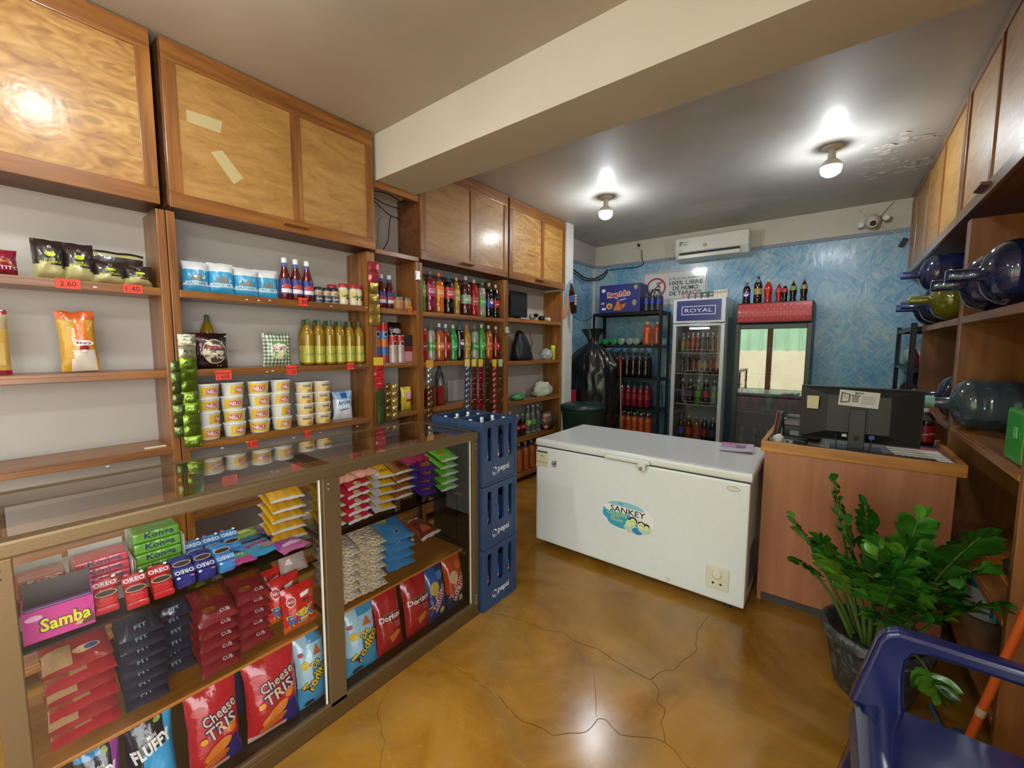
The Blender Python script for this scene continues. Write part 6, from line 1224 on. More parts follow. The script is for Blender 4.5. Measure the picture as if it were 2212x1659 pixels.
# ---------------------------------------------------------------- fridge with red dotted header
RG = glassy('mirror_glass', (.8, .85, .85), .01, 0, (1, 1, 1), 8.0)
s2 = [at(1660, 892, 1, 5.25).z, 1.20, 1.46]
t, q = fridge('drinks_fridge', 'dark drinks fridge with red dotted header', -.88, -.195, 5.15, 1.975, 1.76, M('3a3d40', .4), M('2e3032', .35), .045, .28, 1.70, s2, inner='4a4e50', gl=RG)
q(G().box(-.88, 5.14, 1.762, -.195, 5.2, 1.978, 0, .008), 'header_frame', M('26262a', .4))
hp = lambda v, l: (5.135-.03*math.cos(v/.105*1.2)-l)
g = G().grid(lambda a, b: (-.865+.655*a, hp((b-.5)*.19, 0), 1.87+(b-.5)*.19), 4, 10, 0); q(g, 'header_panel', M('b0383f', .4, 0, .2))
g = G(); decals(g, lambda u, v, l: (-.5375+u, hp(v, l), 1.87+v), [('e', -.30+.057*i+(.028 if j % 2 else 0), -.07+.035*j, .0042, .0042, 0) for j in range(5) for i in range(11)]); q(g, 'header_dots', M('e0a8a0', .5))
for r_, (z, n_, cs) in enumerate([(s2[0], 5, ['a02c50', 'a83060', '6aa83a', '9a2c44', '8c2a50']), (.232, 4, ['4aa05a', '2a2024', 'b01c24', '9c1c24'])]):
    for i in range(n_):
        b = soda('soda_bottle', .33 if r_ == 0 else .36, .046, cs[i], 'c8c8c8', cs[i], '', 'e0d8d8'); inst(b, '%s bottle inside the dark fridge, %s on the %s' % (['magenta', 'plum', 'green', 'red', 'wine', 'pale green', 'black', 'bright red', 'deep red'][i+5*r_], ORD[i], ('shelf', 'floor')[r_]), 'soda bottle', (-.79+.125*i, 5.30, z+.002), (0, 0, 0), 'drinks inside the dark fridge')
for i, (px, h, r, lq, cp, lb, tx, sh, fi, lab) in enumerate([(1612, .245, .038, '14090c', '3a5a7a', '2344ae', '', 'soda', .82, 'cola with blue label and blue cap, leftmost'), (1636, .30, .042, '1c120e', '1c2026', 'a8904a', '', 'soda', .78, 'tall dark malt bottle with gold label'), (1658, .26, .042, 'c8281c', 'c8ccd0', None, '', 'curvy', .88, 'red soda with white cap'),
        (1681, .21, .033, 'b01f26', 'b84040', 'b83a40', '', 'curvy', .95, 'short red bottle with red cap'), (1694, .20, .030, '1a0a0c', 'b8bcbe', 'a82a38', '', 'curvy', .85, 'small cola with red label and white cap'), (1712, .225, .033, '20120e', 'b04038', '7a8a3a', '', 'curvy', .95, 'dark bottle with red cap and green label'), (1735, .235, .033, '24140e', 'b04840', '8f803a', '', 'curvy', .95, 'dark bottle with red cap and yellow label, rightmost')]):
    ex = pepdeco(h, .46) if i == 0 else (); b = soda('soda_bottle', h, r, lq, cp, lb, tx, 'e0e0e8', sh, (.34, .56) if i < 3 else (.55, .75), fi, ex, (M('b3202a', .5),) if ex else ())
    inst(b, lab+' on top of the dark fridge', 'soda bottle', (at(px, 652, 1, 5.32).x, 5.32, 1.98), (0, 0, 0), 'bottles on top of the dark fridge')
# ---------------------------------------------------------------- rack goods
ry = 5.44
def rx(px): return at(px, 740, 1, ry).x
t = thing('snack_carton', 'large blue Rapido carton with triangle chips print on the black rack', 'carton', (-2.33, 5.46, RZ[0]+.002), .0)
G().box(-.28, -.15, 0, .29, .15, .37, bev=.004).obj('carton', M('2c2f78', .45), t)
decals(G(), flat(-.1502, 0, 0), [('t', 'Rapido', 0, .235, .10, 1, .33, .06, .12), ('t', 'Rapido', 0, .235, .085, 0, .31, .06, .03), ('e', -.22, .30, .03, .025, 1), ('t', '108', -.23, .13, .03, 1, .05), ('t', 'FAMILIAR', .06, .17, .018, 1, .10, .2), ('q', [(-.07, .03), (.05, .03), (.0, .16), (-.01, .17)], 2), ('q', [(.03, .10), (.11, .12), (.07, .05), (.06, .05)], 2), ('e', -.13, .09, .045, .04, 3), ('e', -.13, .085, .02, .02, 0), ('q', [(-.24, .04), (-.18, .04), (-.18, .07), (-.24, .07)], 1)]+[('q', [(.165, .0), (.17, .0), (.17, .37), (.165, .37)], 4), ('e', .235, .32, .025, .03, 5), ('e', .22, .12, .03, .04, 6)], ).obj('printed_front', [M('b8303a', .45), M('e0dcd8', .5), M('c8722c', .5), M('d0a83a', .5), M('262868', .5), M('8aa04a', .5), M('8a8a8c', .5)], t)
pk6 = bottle('soda_bottle', .26, .036, M('4a4e58', .1, 0, .5, 0, 40, .5), M('3a3c48', .4), M('2c3c90', .4), '', None, (.35, .6), .75, 'soda')
for i in range(6): inst(pk6, 'dark bottle with blue label in the shrink-wrapped pack on the rack, %s %s' % (['front', 'rear'][i//3], ['left', 'middle', 'right'][i % 3]), 'soda bottle', (-1.985+.078*(i % 3), 5.40+.078*(i//3), RZ[0]+.002), (0, 0, 0), 'shrink-wrapped bottles on the rack')
def lying(lq, cp, px, py, z, lab, h=.28, r=.045, y=5.36, rz=0):      # bottle on its side, base to the viewer
    b = soda('soda_bottle', h, r, lq, cp, None, '', None); inst(b, lab, 'soda bottle', (rx(px), y, z+r+.003), (-PI/2, 0, rz), 'bottles lying on the rack')
z2 = RZ[1]
lying('2f9a4a', 'd8e0d8', 1296, 0, z2, 'green bottle lying with its base forward, leftmost on the rack'); lying('2f9a4a', 'd8e0d8', 1311, 0, z2, 'green bottle lying with its base forward, second on the rack'); lying('3f9a4a', 'd8e0d8', 1330, 0, z2, 'green bottle lying below the others on the rack')
for i, px in enumerate((1346, 1364, 1378)):
    lying('8aa09a', 'c8ccc8', px, 0, z2, 'pale clear bottle lying base forward on the rack, %s' % ['left', 'middle', 'right'][i], .30, .05, 5.36)
for i, px in enumerate((1401, 1420)):
    b = soda('soda_bottle', .30, .055, ['c8541c', 'b04a34'][i], 'd8a080', ['b84a2c', 'a8402c'][i], '', None, 'soda', (.5, .75), .9); inst(b, ['orange bottle standing at the right of the upper rack tray', 'red orange bottle behind plastic wrap at the rack corner'][i], 'soda bottle', (rx(px), 5.38+.04*i, z2+.002), (0, 0, 0))
def pack(px0, px1, z, n, m, lq, cp, lab, h=.30, r=.042, y0=5.35, grp=None, lb=None):
    xa, xb = rx(px0), rx(px1); b = soda('soda_bottle', h, r, lq, cp, lb, '', None)
    for i in range(n):
        for j in range(m): inst(b, '%s, %s %s' % (lab, ORD[i], 'in front' if j == 0 else 'behind'), 'soda bottle', (xa+(xb-xa)*(i+.5)/n, y0+.02+j*(2*r+.004), z+.002), (0, 0, 0), grp or lab)
pack(1326, 1352, RZ[2], 2, 2, '6a1420', '3a2a2c', 'dark red bottle in the middle rack tray', .32, .045); pack(1354, 1408, RZ[2], 4, 2, '1a1418', '26242a', 'black bottle in the middle rack tray', .32, .045)
pack(1345, 1412, RZ[3], 5, 2, '701826', '1c1a20', 'wine red bottle with black neck in the fourth rack tray', .33, .043, lb='7c1c2c'); pack(1346, 1416, RZ[4], 5, 2, 'b8542c', 'c8a890', 'orange bottle in the lowest visible rack tray', .30, .044)
# rubbish bag, bins, broomstick
def tall_bag():
    of = Vector((2, 5, 1)); g = G()
    def S(a, b):
        th = 2*PI*a; z = b*1.74
        r = .30*min(1, (b/.06)**.5 if b < .06 else 1)*(.86+.22*b)
        if b > .70: r *= max(.16, 1-((b-.70)/.22)**1.7) if b < .91 else .17
        if b > .93: r = .30*(.17+.22*(b-.93)/.07)
        if b > .9: r *= 1+.45*math.cos(2*th+.6)
        n = mnoise.noise(Vector((math.cos(th)*1.6, math.sin(th)*1.6, b*4))+of); n2 = mnoise.noise(Vector((math.cos(th)*5, math.sin(th)*5, b*9))+of); n3 = mnoise.noise(Vector((math.cos(th)*12, math.sin(th)*12, b*5))+of)
        r *= 1+(.16+.2*b*b)*n+(.11+.15*b*b)*n2+.07*n3
        return (math.cos(th)*r*1.05-.05*max(0, b-.5), math.sin(th)*r*.72, z)
    g.grid(S, 56, 60); return g.obj('rubbish_bag', M('17181a', .28, 0, .4, .5, 25))
o = tall_bag(); o.location = (-2.54, 5.04, .002); tag(o, 'tall bulging black rubbish bag in the back left corner', 'rubbish bag')
rdm = M('b82530', .4)
def rcrate():
    root = bpy.data.objects.new('plastic_crate', None); COL.objects.link(root); g = G()
    for ya in (0, .19): g.box(-.12, ya, 0, .12, ya+.012, .05).box(-.12, ya, .24, .12, ya+.012, .31)
    for xa in (-.12, .108): g.box(xa, .012, 0, xa+.012, .19, .31)
    for k in range(7): g.box(-.12+.0375*k, 0, .05, -.105+.0375*k, .012, .24).box(-.12+.0375*k, .19, .05, -.105+.0375*k, .202, .24)
    g.box(-.108, .012, 0, .108, .19, .01); g.obj('crate_walls', rdm, root); return root
rc = rcrate()
for k in range(3): inst(rc, 'red plastic crate beside the rubbish bag, %s of the stack' % ['bottom', 'middle', 'top'][k], 'crate', (-2.775, 4.585, .002+.35*k if False else .002+.315*k), (0, 0, 0), 'red crates by the pillar')
t = thing('rubbish_bin', 'dark green bin with a grey lid rim behind the freezer', 'bin', (-2.36, 4.42, .0))
G().lathe([(.20, .002), (.25, .72), (.262, .73), (.262, .76)], 30).obj('bin_body', M('16382e', .35), t); G().lathe([(.258, .76), (.27, .765), (.268, .80), (.20, .83), (.0001, .84)], 30).obj('bin_lid', M('1c2e2c', .35), t)
cable('broomstick', 'thin wooden stick leaning beside the rubbish bag', [(-2.27, 5.285, 1.30), (-2.10, 5.0, .02)], .011, M('8a7050', .6), 'stick', 2)
cable('metal_pole', 'black pole leaning against the right side of the rack', [(-1.72, 5.30, 1.05), (-1.60, 5.12, .02)], .010, black, 'pole', 2)
tag(G().prism([(0, 0), (.10, -.05), (.13, .05), (.10, .16), (.03, .2), (-.02, .1)], 1, -.004, 0).obj('torn_sticker', M('c9ccce', .5)), 'torn white sticker on the blue wall left of the ROYAL fridge', 'sticker'); COL.objects[-1].location = at(1438, 815, 1, WB)
# goods on the right-hand black rack
for i, (z, c, c2, sz, lb) in enumerate([(1.355, '9aa09c', 0, (.26, .42, .2), 'clear plastic bag with pink and green packs on the right corner rack'), (1.055, '20222a', 0, (.28, .46, .24), 'dark folded cloth bag on the right corner rack'), (.755, 'a8a8a4', 0, (.26, .45, .18), 'bundle of white plastic parts on the right corner rack')]):
    blob('stuffed_bag', M(c, .3, 0, .4, .4, 30), (.60, 4.95, z), sz, 20+i, .25, 2.4, label=lb, fold=.2)
tag(G().lathe([(.02, 0), (.03, .01), (.03, .09), (.015, .12), (.015, .14)], 14).obj('pink_bottle', M('c03a6a', .3)), 'pink bottle on the right corner rack', 'bottle'); COL.objects[-1].location = (.50, 4.60, 1.352)
tag(G().lathe([(.03, 0), (.035, .01), (.03, .05)], 14).obj('green_cup', M('8ab890', .4)), 'pale green cup beside the dark cloth bag on the corner rack', 'cup'); COL.objects[-1].location = (.50, 4.58, 1.052)
# ================================================================== right side
def jug(col, z0=0, cap=None, rad=.128, ln=.49):
    """water cooler bottle lying on its side, neck towards -x; local origin under its middle"""
    root = bpy.data.objects.new('water_jug', None); COL.objects.link(root)
    k = ln/.49
    pr = [(.0001, -.245), (.025, -.245), (.027, -.235), (.0275, -.155), (.034, -.148), (.066, -.140), (.098, -.122), (.119, -.095), (.128, -.06), (.121, -.03), (.128, -.01), (.128, .02), (.121, .04), (.128, .06), (.128, .10), (.121, .12), (.128, .14), (.128, .215), (.118, .238), (.08, .245), (.0001, .240)]
    G().lathe([(r*rad/.128, z*k) for r, z in pr], 32, (0, 0, rad), axis=0, cap=False).obj('jug_body', col, root)
    if cap: G().lathe([(.0001, -.268*k), (.028, -.266*k), (.031, -.255*k), (.031, -.215*k)], 20, (0, 0, rad), axis=0, cap=False).obj('jug_cap', cap, root)
    return root
jb_ = glassy('blue_jug_plastic', (.50, .60, .93), .05, .07, (.06, .14, .5), 2.0)
jy_ = glassy('yellow_jug_plastic', (.78, .78, .16), .06, .2, (.5, .52, .04), 2.2)
jt_ = glassy('teal_jug_plastic', (.66, .80, .90), .07, .15, (.22, .34, .44), 2.0)
zt = 1.669; jx = .588
JB, JY = jug(jb_), jug(jy_)
for y, z, lb, src in [(4.285, zt, 'blue water jug lying at the far end of the row', JB), (4.02, zt, 'blue water jug between the far one and the yellow one', JB), (3.62, zt, 'yellow water jug lying on the shelf', JY), (2.83, zt, 'blue water jug lying just beyond the nearest one', JB), (2.50, zt, 'nearest blue water jug lying with its neck towards the room', JB), (4.155, zt+.225, 'blue water jug lying on top of the two far ones', JB)]:
    inst(src, lb, 'water jug', (jx, y, z), (0, 0, 0), 'lying water jugs' if src == JB else None)
J2 = jug(jt_, cap=M('8fc4b8', .4), ln=.43); inst(J2, 'pale teal water jug with mint cap on the lower shelf', 'water jug', (.612, 3.072, 1.092), (0, 0, 0))
J3 = jug(jb_, cap=M('c8c0b4', .4), ln=.43); inst(J3, 'violet blue water jug with cream cap on the lower shelf', 'water jug', (.612, 3.43, 1.092), (0, 0, 0))
t = thing('green_container', 'bright green plastic container in front of the teal jug', 'container', (.60, 2.28, 1.092)); G().box(-.075, -.09, 0, .075, .09, .19, bev=.012).obj('container_body', M('2f9a34', .35, 0, .3), t); G().box(-.08, -.05, .09, -.0755, -.015, .13, bev=.002).obj('embossed_mark', M('6ab86a', .4), t)
tag(G().box(-.008, -.025, -.03, 0, .025, .03, bev=.003).obj('wall_plate', M('a8a49c', .5)), 'small pale patch on the dark board below the water jugs', 'patch'); COL.objects[-1].location = (XW-.012, 2.6, .92)
# things on the counter
KT = KH-.021
mb = M('1e1f21', .45); t = thing('computer_monitor', 'black computer monitor seen from behind on the counter', 'monitor', (.114, 2.905, KT), 0)
q = lambda g, n, m, par=None: g.obj(n, m, par or t)
g = G().box(-.255, .0, .045, .255, .018, .345, 0, .004); q(g, 'screen_housing', mb)
v = [(-.25, 0, .05), (.25, 0, .05), (.25, 0, .34), (-.25, 0, .34), (-.13, -.035, .10), (.13, -.035, .10), (.13, -.035, .30), (-.13, -.035, .30)]
q(G().add(v, [(4, 5, 6, 7), (0, 1, 5, 4), (1, 2, 6, 5), (2, 3, 7, 6), (3, 0, 4, 7)]), 'rear_bulge', mb)
q(G().box(-.035, -.055, .0, .035, -.036, .23, 0, .004), 'stand_column', M('242527', .45)); q(G().box(-.11, -.06, 0, .11, .10, .010, 0, .004), 'stand_base', M('1a1b1c', .4)); q(G().box(-.01, -.0565, .06, .01, -.055, .09), 'cable_hole', M('08080a', .6))
g = G().box(.05, -.05, .075, .075, -.036, .095, 0, .003); q(g, 'video_plug', M('2a4a9c', .4)); q(G().tube([(.062, -.045, .075), (.06, -.05, .04), (.05, -.06, .012)], .004, 6), 'video_cable', black)
q(G().tube([(-.09, -.038, .10), (-.085, -.045, .05), (-.08, -.05, .012)], .003, 6), 'power_cable', black); q(G().box(-.06, -.04, .075, -.04, -.036, .09), 'port_label', M('c8c8c4', .5))
P = lambda px, py: at(px, py, 1, 2.864)
o = G().add([tuple(P(1744, 854)-t.location), tuple(P(1770, 855)-t.location), tuple(P(1767, 883)-t.location), tuple(P(1743, 881)-t.location)], [(3, 2, 1, 0)]); q(o, 'cream_note', M('cfc39c', .6))
t2 = thing('paper_sheet', 'white BDV payment leaflet taped to the back of the monitor', 'paper', (P(1855, 862).x, 2.8635, P(1855, 862).z), 0)
G().box(-.083, -.001, -.042, .083, 0, .042).obj('sheet', M('c9c8c8', .5), t2, rot=(0, .06, 0))
g = G(); decals(g, flat(-.0012), [('t', 'BDV', .0, .03, .013, 0, .035, 0, .03), ('q', [(-.075, -.03), (-.035, -.022), (-.035, .022), (-.075, .03)], 1), ('q', [(-.068, -.02), (-.042, -.016), (-.042, .018), (-.068, .020)], 2), ('q', [(-.028, -.02), (.0, -.02), (.0, .012), (-.028, .012)], 3), ('q', [(-.03, .013), (.005, .013), (.005, .019), (-.03, .019)], 1)]+[('q', [(.012, .012-.011*k), (.066, .012-.011*k), (.066, .015-.011*k), (.012, .015-.011*k)], 3) for k in range(4)]+[('e', -.060, -.002, .003, .003, 1), ('e', -.05, -.002, .003, .003, 1), ('t', 'BDV', -.055, .01, .006, 1, .016)]); g.obj('printed_text', [M('3a3236', .5), M('5a4f54', .5), M('d4d2d0', .5), M('8c8688', .5)], t2, rot=(0, .06, 0))
t = thing('keyboard', 'black keyboard on the counter behind the pine edge', 'keyboard', (.225, 2.803, KT), -.0); G().box(-.20, -.028, 0, .20, .032, .012, bev=.003).obj('keyboard_case', M('141416', .4), t)
for i in range(16):
    for j in range(3): G().box(-.19+.024*i, -.024+.018*j, .012, -.17+.024*i, -.010+.018*j, .018, bev=.002).obj('key', M('1e1e22', .4), t)
t = thing('router', 'flat black box with a row of sockets left of the monitor', 'router', (-.16, 2.90, KT), -.1); G().box(-.12, -.05, 0, .06, .05, .028, bev=.003).obj('router_case', M('1a1a1c', .4), t); G().box(-.115, -.0512, .006, .0, -.0502, .024).obj('socket_panel', M('a8a8a4', .4, .4), t)
for i in range(4): G().box(-.105+.024*i, -.052, .010, -.092+.024*i, -.0513, .020).obj('socket', M('101012', .6), t)
t = thing('receipt_printer', 'black receipt printer left of the monitor', 'printer', (-.13, 3.13, KT), -.05); G().box(-.10, -.09, 0, .09, .09, .115, bev=.012).obj('printer_case', M('232426', .35), t); G().box(-.098, -.092, .075, .088, -.02, .118, bev=.008).obj('paper_cover', M('2e2f31', .25, 0, .4), t); G().box(-.06, -.0935, .02, .0, -.0905, .05).obj('type_label', M('8a8c84', .5), t); G().box(-.09, .0, .115, .08, .04, .135, bev=.004).obj('rear_ridge', M('606264', .3, .3), t)
t = thing('card_terminal', 'black and orange handheld card terminal standing by the printer', 'card terminal', (-.262, 3.02, KT), 0); G().box(-.016, -.03, 0, .018, .035, .17, bev=.012).obj('terminal_body', M('1e1e20', .4), t, rot=(0, .12, 0)); G().box(-.02, -.032, .01, -.014, .037, .165, bev=.003).obj('orange_edge', M('b84a24', .4), t, rot=(0, .12, 0))
blob('crumpled_paper', M('d0cdc8', .6), (-.235, 2.86, KT), (.06, .06, .05), 31, .35, 3, 16, 10, label='crumpled white paper at the left end of the counter', cat='paper')
bnk = M('d2cdc6', .6)
for k in range(5): tag(G().box(-.10, -.035, 0, .10, .035, .006, bev=.003).obj('paper_bundle', bnk), 'white folded leaflet beside the keyboard, %s of the fanned pile' % ['lowest', 'second', 'third', 'fourth', 'uppermost'][k], 'leaflet', 'fanned leaflets on the counter'); COL.objects[-1].location = (.385-.010*k, 2.84+.022*k, KT+.0005+.0065*k); COL.objects[-1].rotation_euler = (0, 0, -.05+.03*k)
tag(G().box(-.08, -.06, 0, .08, .06, .010, bev=.002).obj('magazine', M('b05a54', .4)), 'red and pink magazine at the right end of the counter', 'magazine'); COL.objects[-1].location = (.385, 3.09, KT+.001)
b = soda('soda_bottle', .21, .042, '1a0a0c', 'd0d0ce', 'a81820', 'Coca-Cola', 'e8d0d0', 'soda', (.10, .55), .66); inst(b, 'cola bottle with red label in front of the right shelves on the counter', 'soda bottle', (.435, 3.33, KT+.001), (0, 0, .2))
# magazine on the freezer
t = thing('magazine', 'pink and lilac magazine lying on the white freezer', 'magazine', (-.485, 3.09, FH+.003), .12)
g = G()
def S(a, b): 
    x = (a-.5)*.19; y = (b-.5)*.27; return (x, y, .006+.010*(a)**2*(1-b*.6)+.004*math.sin(b*3))
g.grid(S, 10, 10, lambda a, b: 1 if (b > .55 and a < .8) else (2 if b < .3 else 0)); g.obj('cover', [M('b9a0c8', .3), M('d08a9a', .3), M('c8c4d8', .3), M('5a5470', .4)], t); decals(G(), lambda u, v, l: (u, v, .0115+.004*math.sin((v/.27+.5)*3)+l), [('t', 'REVISTA', 0, .09, .03, 0, .12), ('e', .02, .0, .03, .04, 0)]).obj('cover_print', M('7c6c98', .5), t)
G().grid(lambda a, b: ((a-.5)*.188, (b-.5)*.268, .0005), 1, 1).obj('back_cover', M('c9c4cc', .4), t); g = G()
for k in range(4): g.grid(lambda a, b, k=k: ((a-.5)*.186, (b-.5)*.266, .001+(.005+.010*a**2*(1-b*.6)+.004*math.sin(b*3))*(k+.3)/4.6), 8, 8)
g.obj('pages', M('d8d4d0', .6), t)
# lower right shelves
t = thing('paint_bucket', 'bucket covered with turquoise and white paint on the lowest right shelf', 'bucket', (.66, 2.95, .203)); g = G()
def bmat(a, b): return 1 if mnoise.noise(Vector((a*22, b*2, 0))) > .05 else 0
g.grid(lambda a, b: ((.088+.016*b)*math.cos(2*PI*a), (.088+.016*b)*math.sin(2*PI*a), .2*b), 48, 8, lambda a, b: 2 if .52 < a < .72 and b < .75 else bmat(a, b)); g.lathe([(.0001, 0), (.088, .0)], 24); g.obj('bucket_wall', [M('2a6f86', .5), M('7fb4c0', .5), M('c0c4c8', .5)], t); G().lathe([(.104, .195), (.109, .198), (.109, .206), (.1, .206)], 30, cap=False).obj('bucket_rim', M('3a8098', .5), t)
tag(G().box(.58, 2.35, .572, .80, 2.75, .585, bev=.003).obj('wooden_offcut', wood(1, HONEY, .1)), 'loose flat board lying on the lower right shelf', 'board')
blob('black_bag', M('1a1a1c', .4, 0, .2, .4, 30), (.68, 2.45, .588), (.2, .3, .08), 41, .25, 2.5, label='small black bag on the loose board at right')
blob('rubble_block', paint('rough_plaster', 'a89878', .8, var=.3), (.68, 1.88, .0), (.26, .24, .22), 42, .22, 3, 26, 18, label='rough plaster covered block at the foot of the right shelves', cat='block', pw=.7)
t = thing('broom', 'orange broom handle leaning against the right shelves', 'broom', (.44, 2.0, .0)); a = Vector((0, 0, .02)); a0 = at(2090, 1600, 1, 2.0); b0 = at(2212, 1335, 1, 1.93)
d = (b0-a0); b1 = b0+d*.95; G().tube([a0-t.location, b1-t.location], .0125, 14).obj('handle', M('c8581c', .35, 0, .4), t); m_ = a0.lerp(b0, .23); G().tube([m_-t.location, m_-t.location+d.normalized()*.03], .0133, 14).obj('joint_band', M('b8a888', .5), t)
e_ = a0-t.location; G().tube([e_-d.normalized()*.03, e_], .018, 12).obj('socket', M('24242a', .5), t); G().prism([(e_.y-.10, e_.z-.035), (e_.y+.10, e_.z-.035), (e_.y+.08, e_.z-.02), (e_.y-.08, e_.z-.02)], 0, e_.x-.02, e_.x+.02).obj('broom_head', M('30506c', .5), t); zb = e_.z-.035; g = G(); 
for i in range(30): g.box(e_.x-.018, e_.y-.098+.0065*i, .002, e_.x+.018, e_.y-.094+.0065*i, max(.01, zb))
o = g.obj('bristles', M('4a4038', .8), t)
cable('blue_strap', 'grey blue plastic strip lying on the floor behind the chair', [at(2012, 1525, 2, .012), at(2030, 1565, 2, .012), at(2055, 1610, 2, .012)], .011, M('4a6078', .5), 'strap', 4)
# ---------------------------------------------------------------- potted plant
t = thing('potted_plant', 'green glossy leaved plant in a grey stone effect pot', 'potted plant', (.205, 2.30, 0)); pc = Vector((.205, 2.30, 0))
def potm():
    m, nt, b = newmat('grey_stone_effect'); n = noi(nt, texv(nt, (1, 1, 1)), 9, 5, 3.5, .6); r = ramp(nt, n.outputs['Fac'], [(.38, '2c2e30'), (.52, '3c3f41'), (.66, '6a6d70')]); nt.links.new(r.outputs[0], b.inputs['Base Color']); b.inputs['Roughness'].default_value = .4
    bp = nt.nodes.new('ShaderNodeBump'); bp.inputs['Strength'].default_value = .8; bp.inputs['Distance'].default_value = .01; nt.links.new(n.outputs['Fac'], bp.inputs['Height']); nt.links.new(bp.outputs[0], b.inputs['Normal']); return m
G().lathe([(.0001, .002), (.115, .002), (.13, .02), (.165, .20), (.172, .235), (.185, .24), (.19, .25), (.188, .285), (.178, .29), (.165, .285), (.155, .235)], 40, cap=False).obj('pot', potm(), t)
G().grid(lambda a, b: (.157*b*math.cos(2*PI*a), .157*b*math.sin(2*PI*a), .235+.012*mnoise.noise(Vector((a*3, b*6, 0)))), 24, 6).obj('soil', M('2a2018', .9, 0, 0, 1, 60), t)
def leafm(h):
    m, nt, b = newmat('glossy_leaf'); n = noi(nt, texv(nt, (1, 1, 1)), 14, 3); c = hexc(h); r = ramp(nt, n.outputs['Fac'], [(.35, ''.join('%02x' % int(x*200) for x in c)), (.65, h)]); nt.links.new(r.outputs[0], b.inputs['Base Color']); b.inputs['Roughness'].default_value = .28; b.inputs['Coat Weight'].default_value = .35; b.inputs['Coat Roughness'].default_value = .15
    b.inputs['Subsurface Weight'].default_value = .0; return m
lm = [leafm('2a6119'), leafm('387522'), leafm('57912a')]; stm = M('4f6b2c', .45)
def frond(tip, base, n, ll=.075, lw=.036, bend=.35, seed=0, mi=0, side=None, start=.3):
    rr = random.Random(seed); b0 = Vector(base); T = Vector(tip); mid = b0.lerp(T, .5)+Vector((0, 0, bend*(T-b0).length))
    pt = lambda s: b0*(1-s)**2+mid*2*s*(1-s)+T*s*s
    root = G().tube([pt(i/14)-pc for i in range(15)], [.009*(1-i/14*.75) for i in range(15)], 7).obj('stem', stm, t)
    g = G(); sd = side or Vector((rr.uniform(-.3, .3), rr.uniform(-.3, .3), 1))
    n += 3
    for k in range(n):
        s = start+(1-start)*(k+.5)/n; p = pt(s); ll_ = ll*1.02; tg = (pt(min(1, s+.02))-pt(s-.02)).normalized()
        w0 = tg.cross(sd)
        if w0.length < .1: w0 = tg.cross(Vector((1, 0, 0)))
        w0.normalize()
        for sgn in (-1, 1):
            last = k == n-1; l = ll_*(.75+.5*math.sin(PI*min(1, (k+1)/n*.9)))*rr.uniform(.85, 1.12); d = (w0*sgn*(.8 if not last else .3)+tg*(.55 if not last else 1)+Vector((rr.uniform(-.2, .2), rr.uniform(-.2, .2), rr.uniform(-.15, .25)))).normalized()
            nrm = (d.cross(tg)*sgn+Vector((rr.uniform(-.3, .3),)*3)).normalized()
            if nrm.z < 0: nrm = -nrm
            bt = d.cross(nrm).normalized(); wd = lw*1.08*rr.uniform(.85, 1.1)*l/ll_; vs = []; fs = []
            prof = [.08, .6, .92, 1.06, 1.0, .66, .06]
            for i, w_ in enumerate(prof):
                f = i/6; c = p+d*l*f+nrm*(-.22*l*f*f+.08*l*f)-pc
                vs += [tuple(c+bt*wd*.5*w_+nrm*w_*wd*.16), tuple(c), tuple(c-bt*wd*.5*w_+nrm*w_*wd*.16)]
            for i in range(6):
                o = i*3; fs += [(o, o+1, o+4, o+3), (o+1, o+2, o+5, o+4)]
            g.add(vs, fs, 0 if rr.random() < .5 else (1 if rr.random() < .7 else 2), True)
    g.obj('leaflets', [lm[mi], lm[(mi+1) % 3], lm[mi]], root)
T = lambda px, py, y: tuple(at(px, py, 1, y))
B = lambda dx, dy: (pc.x+dx, pc.y+dy, .24)
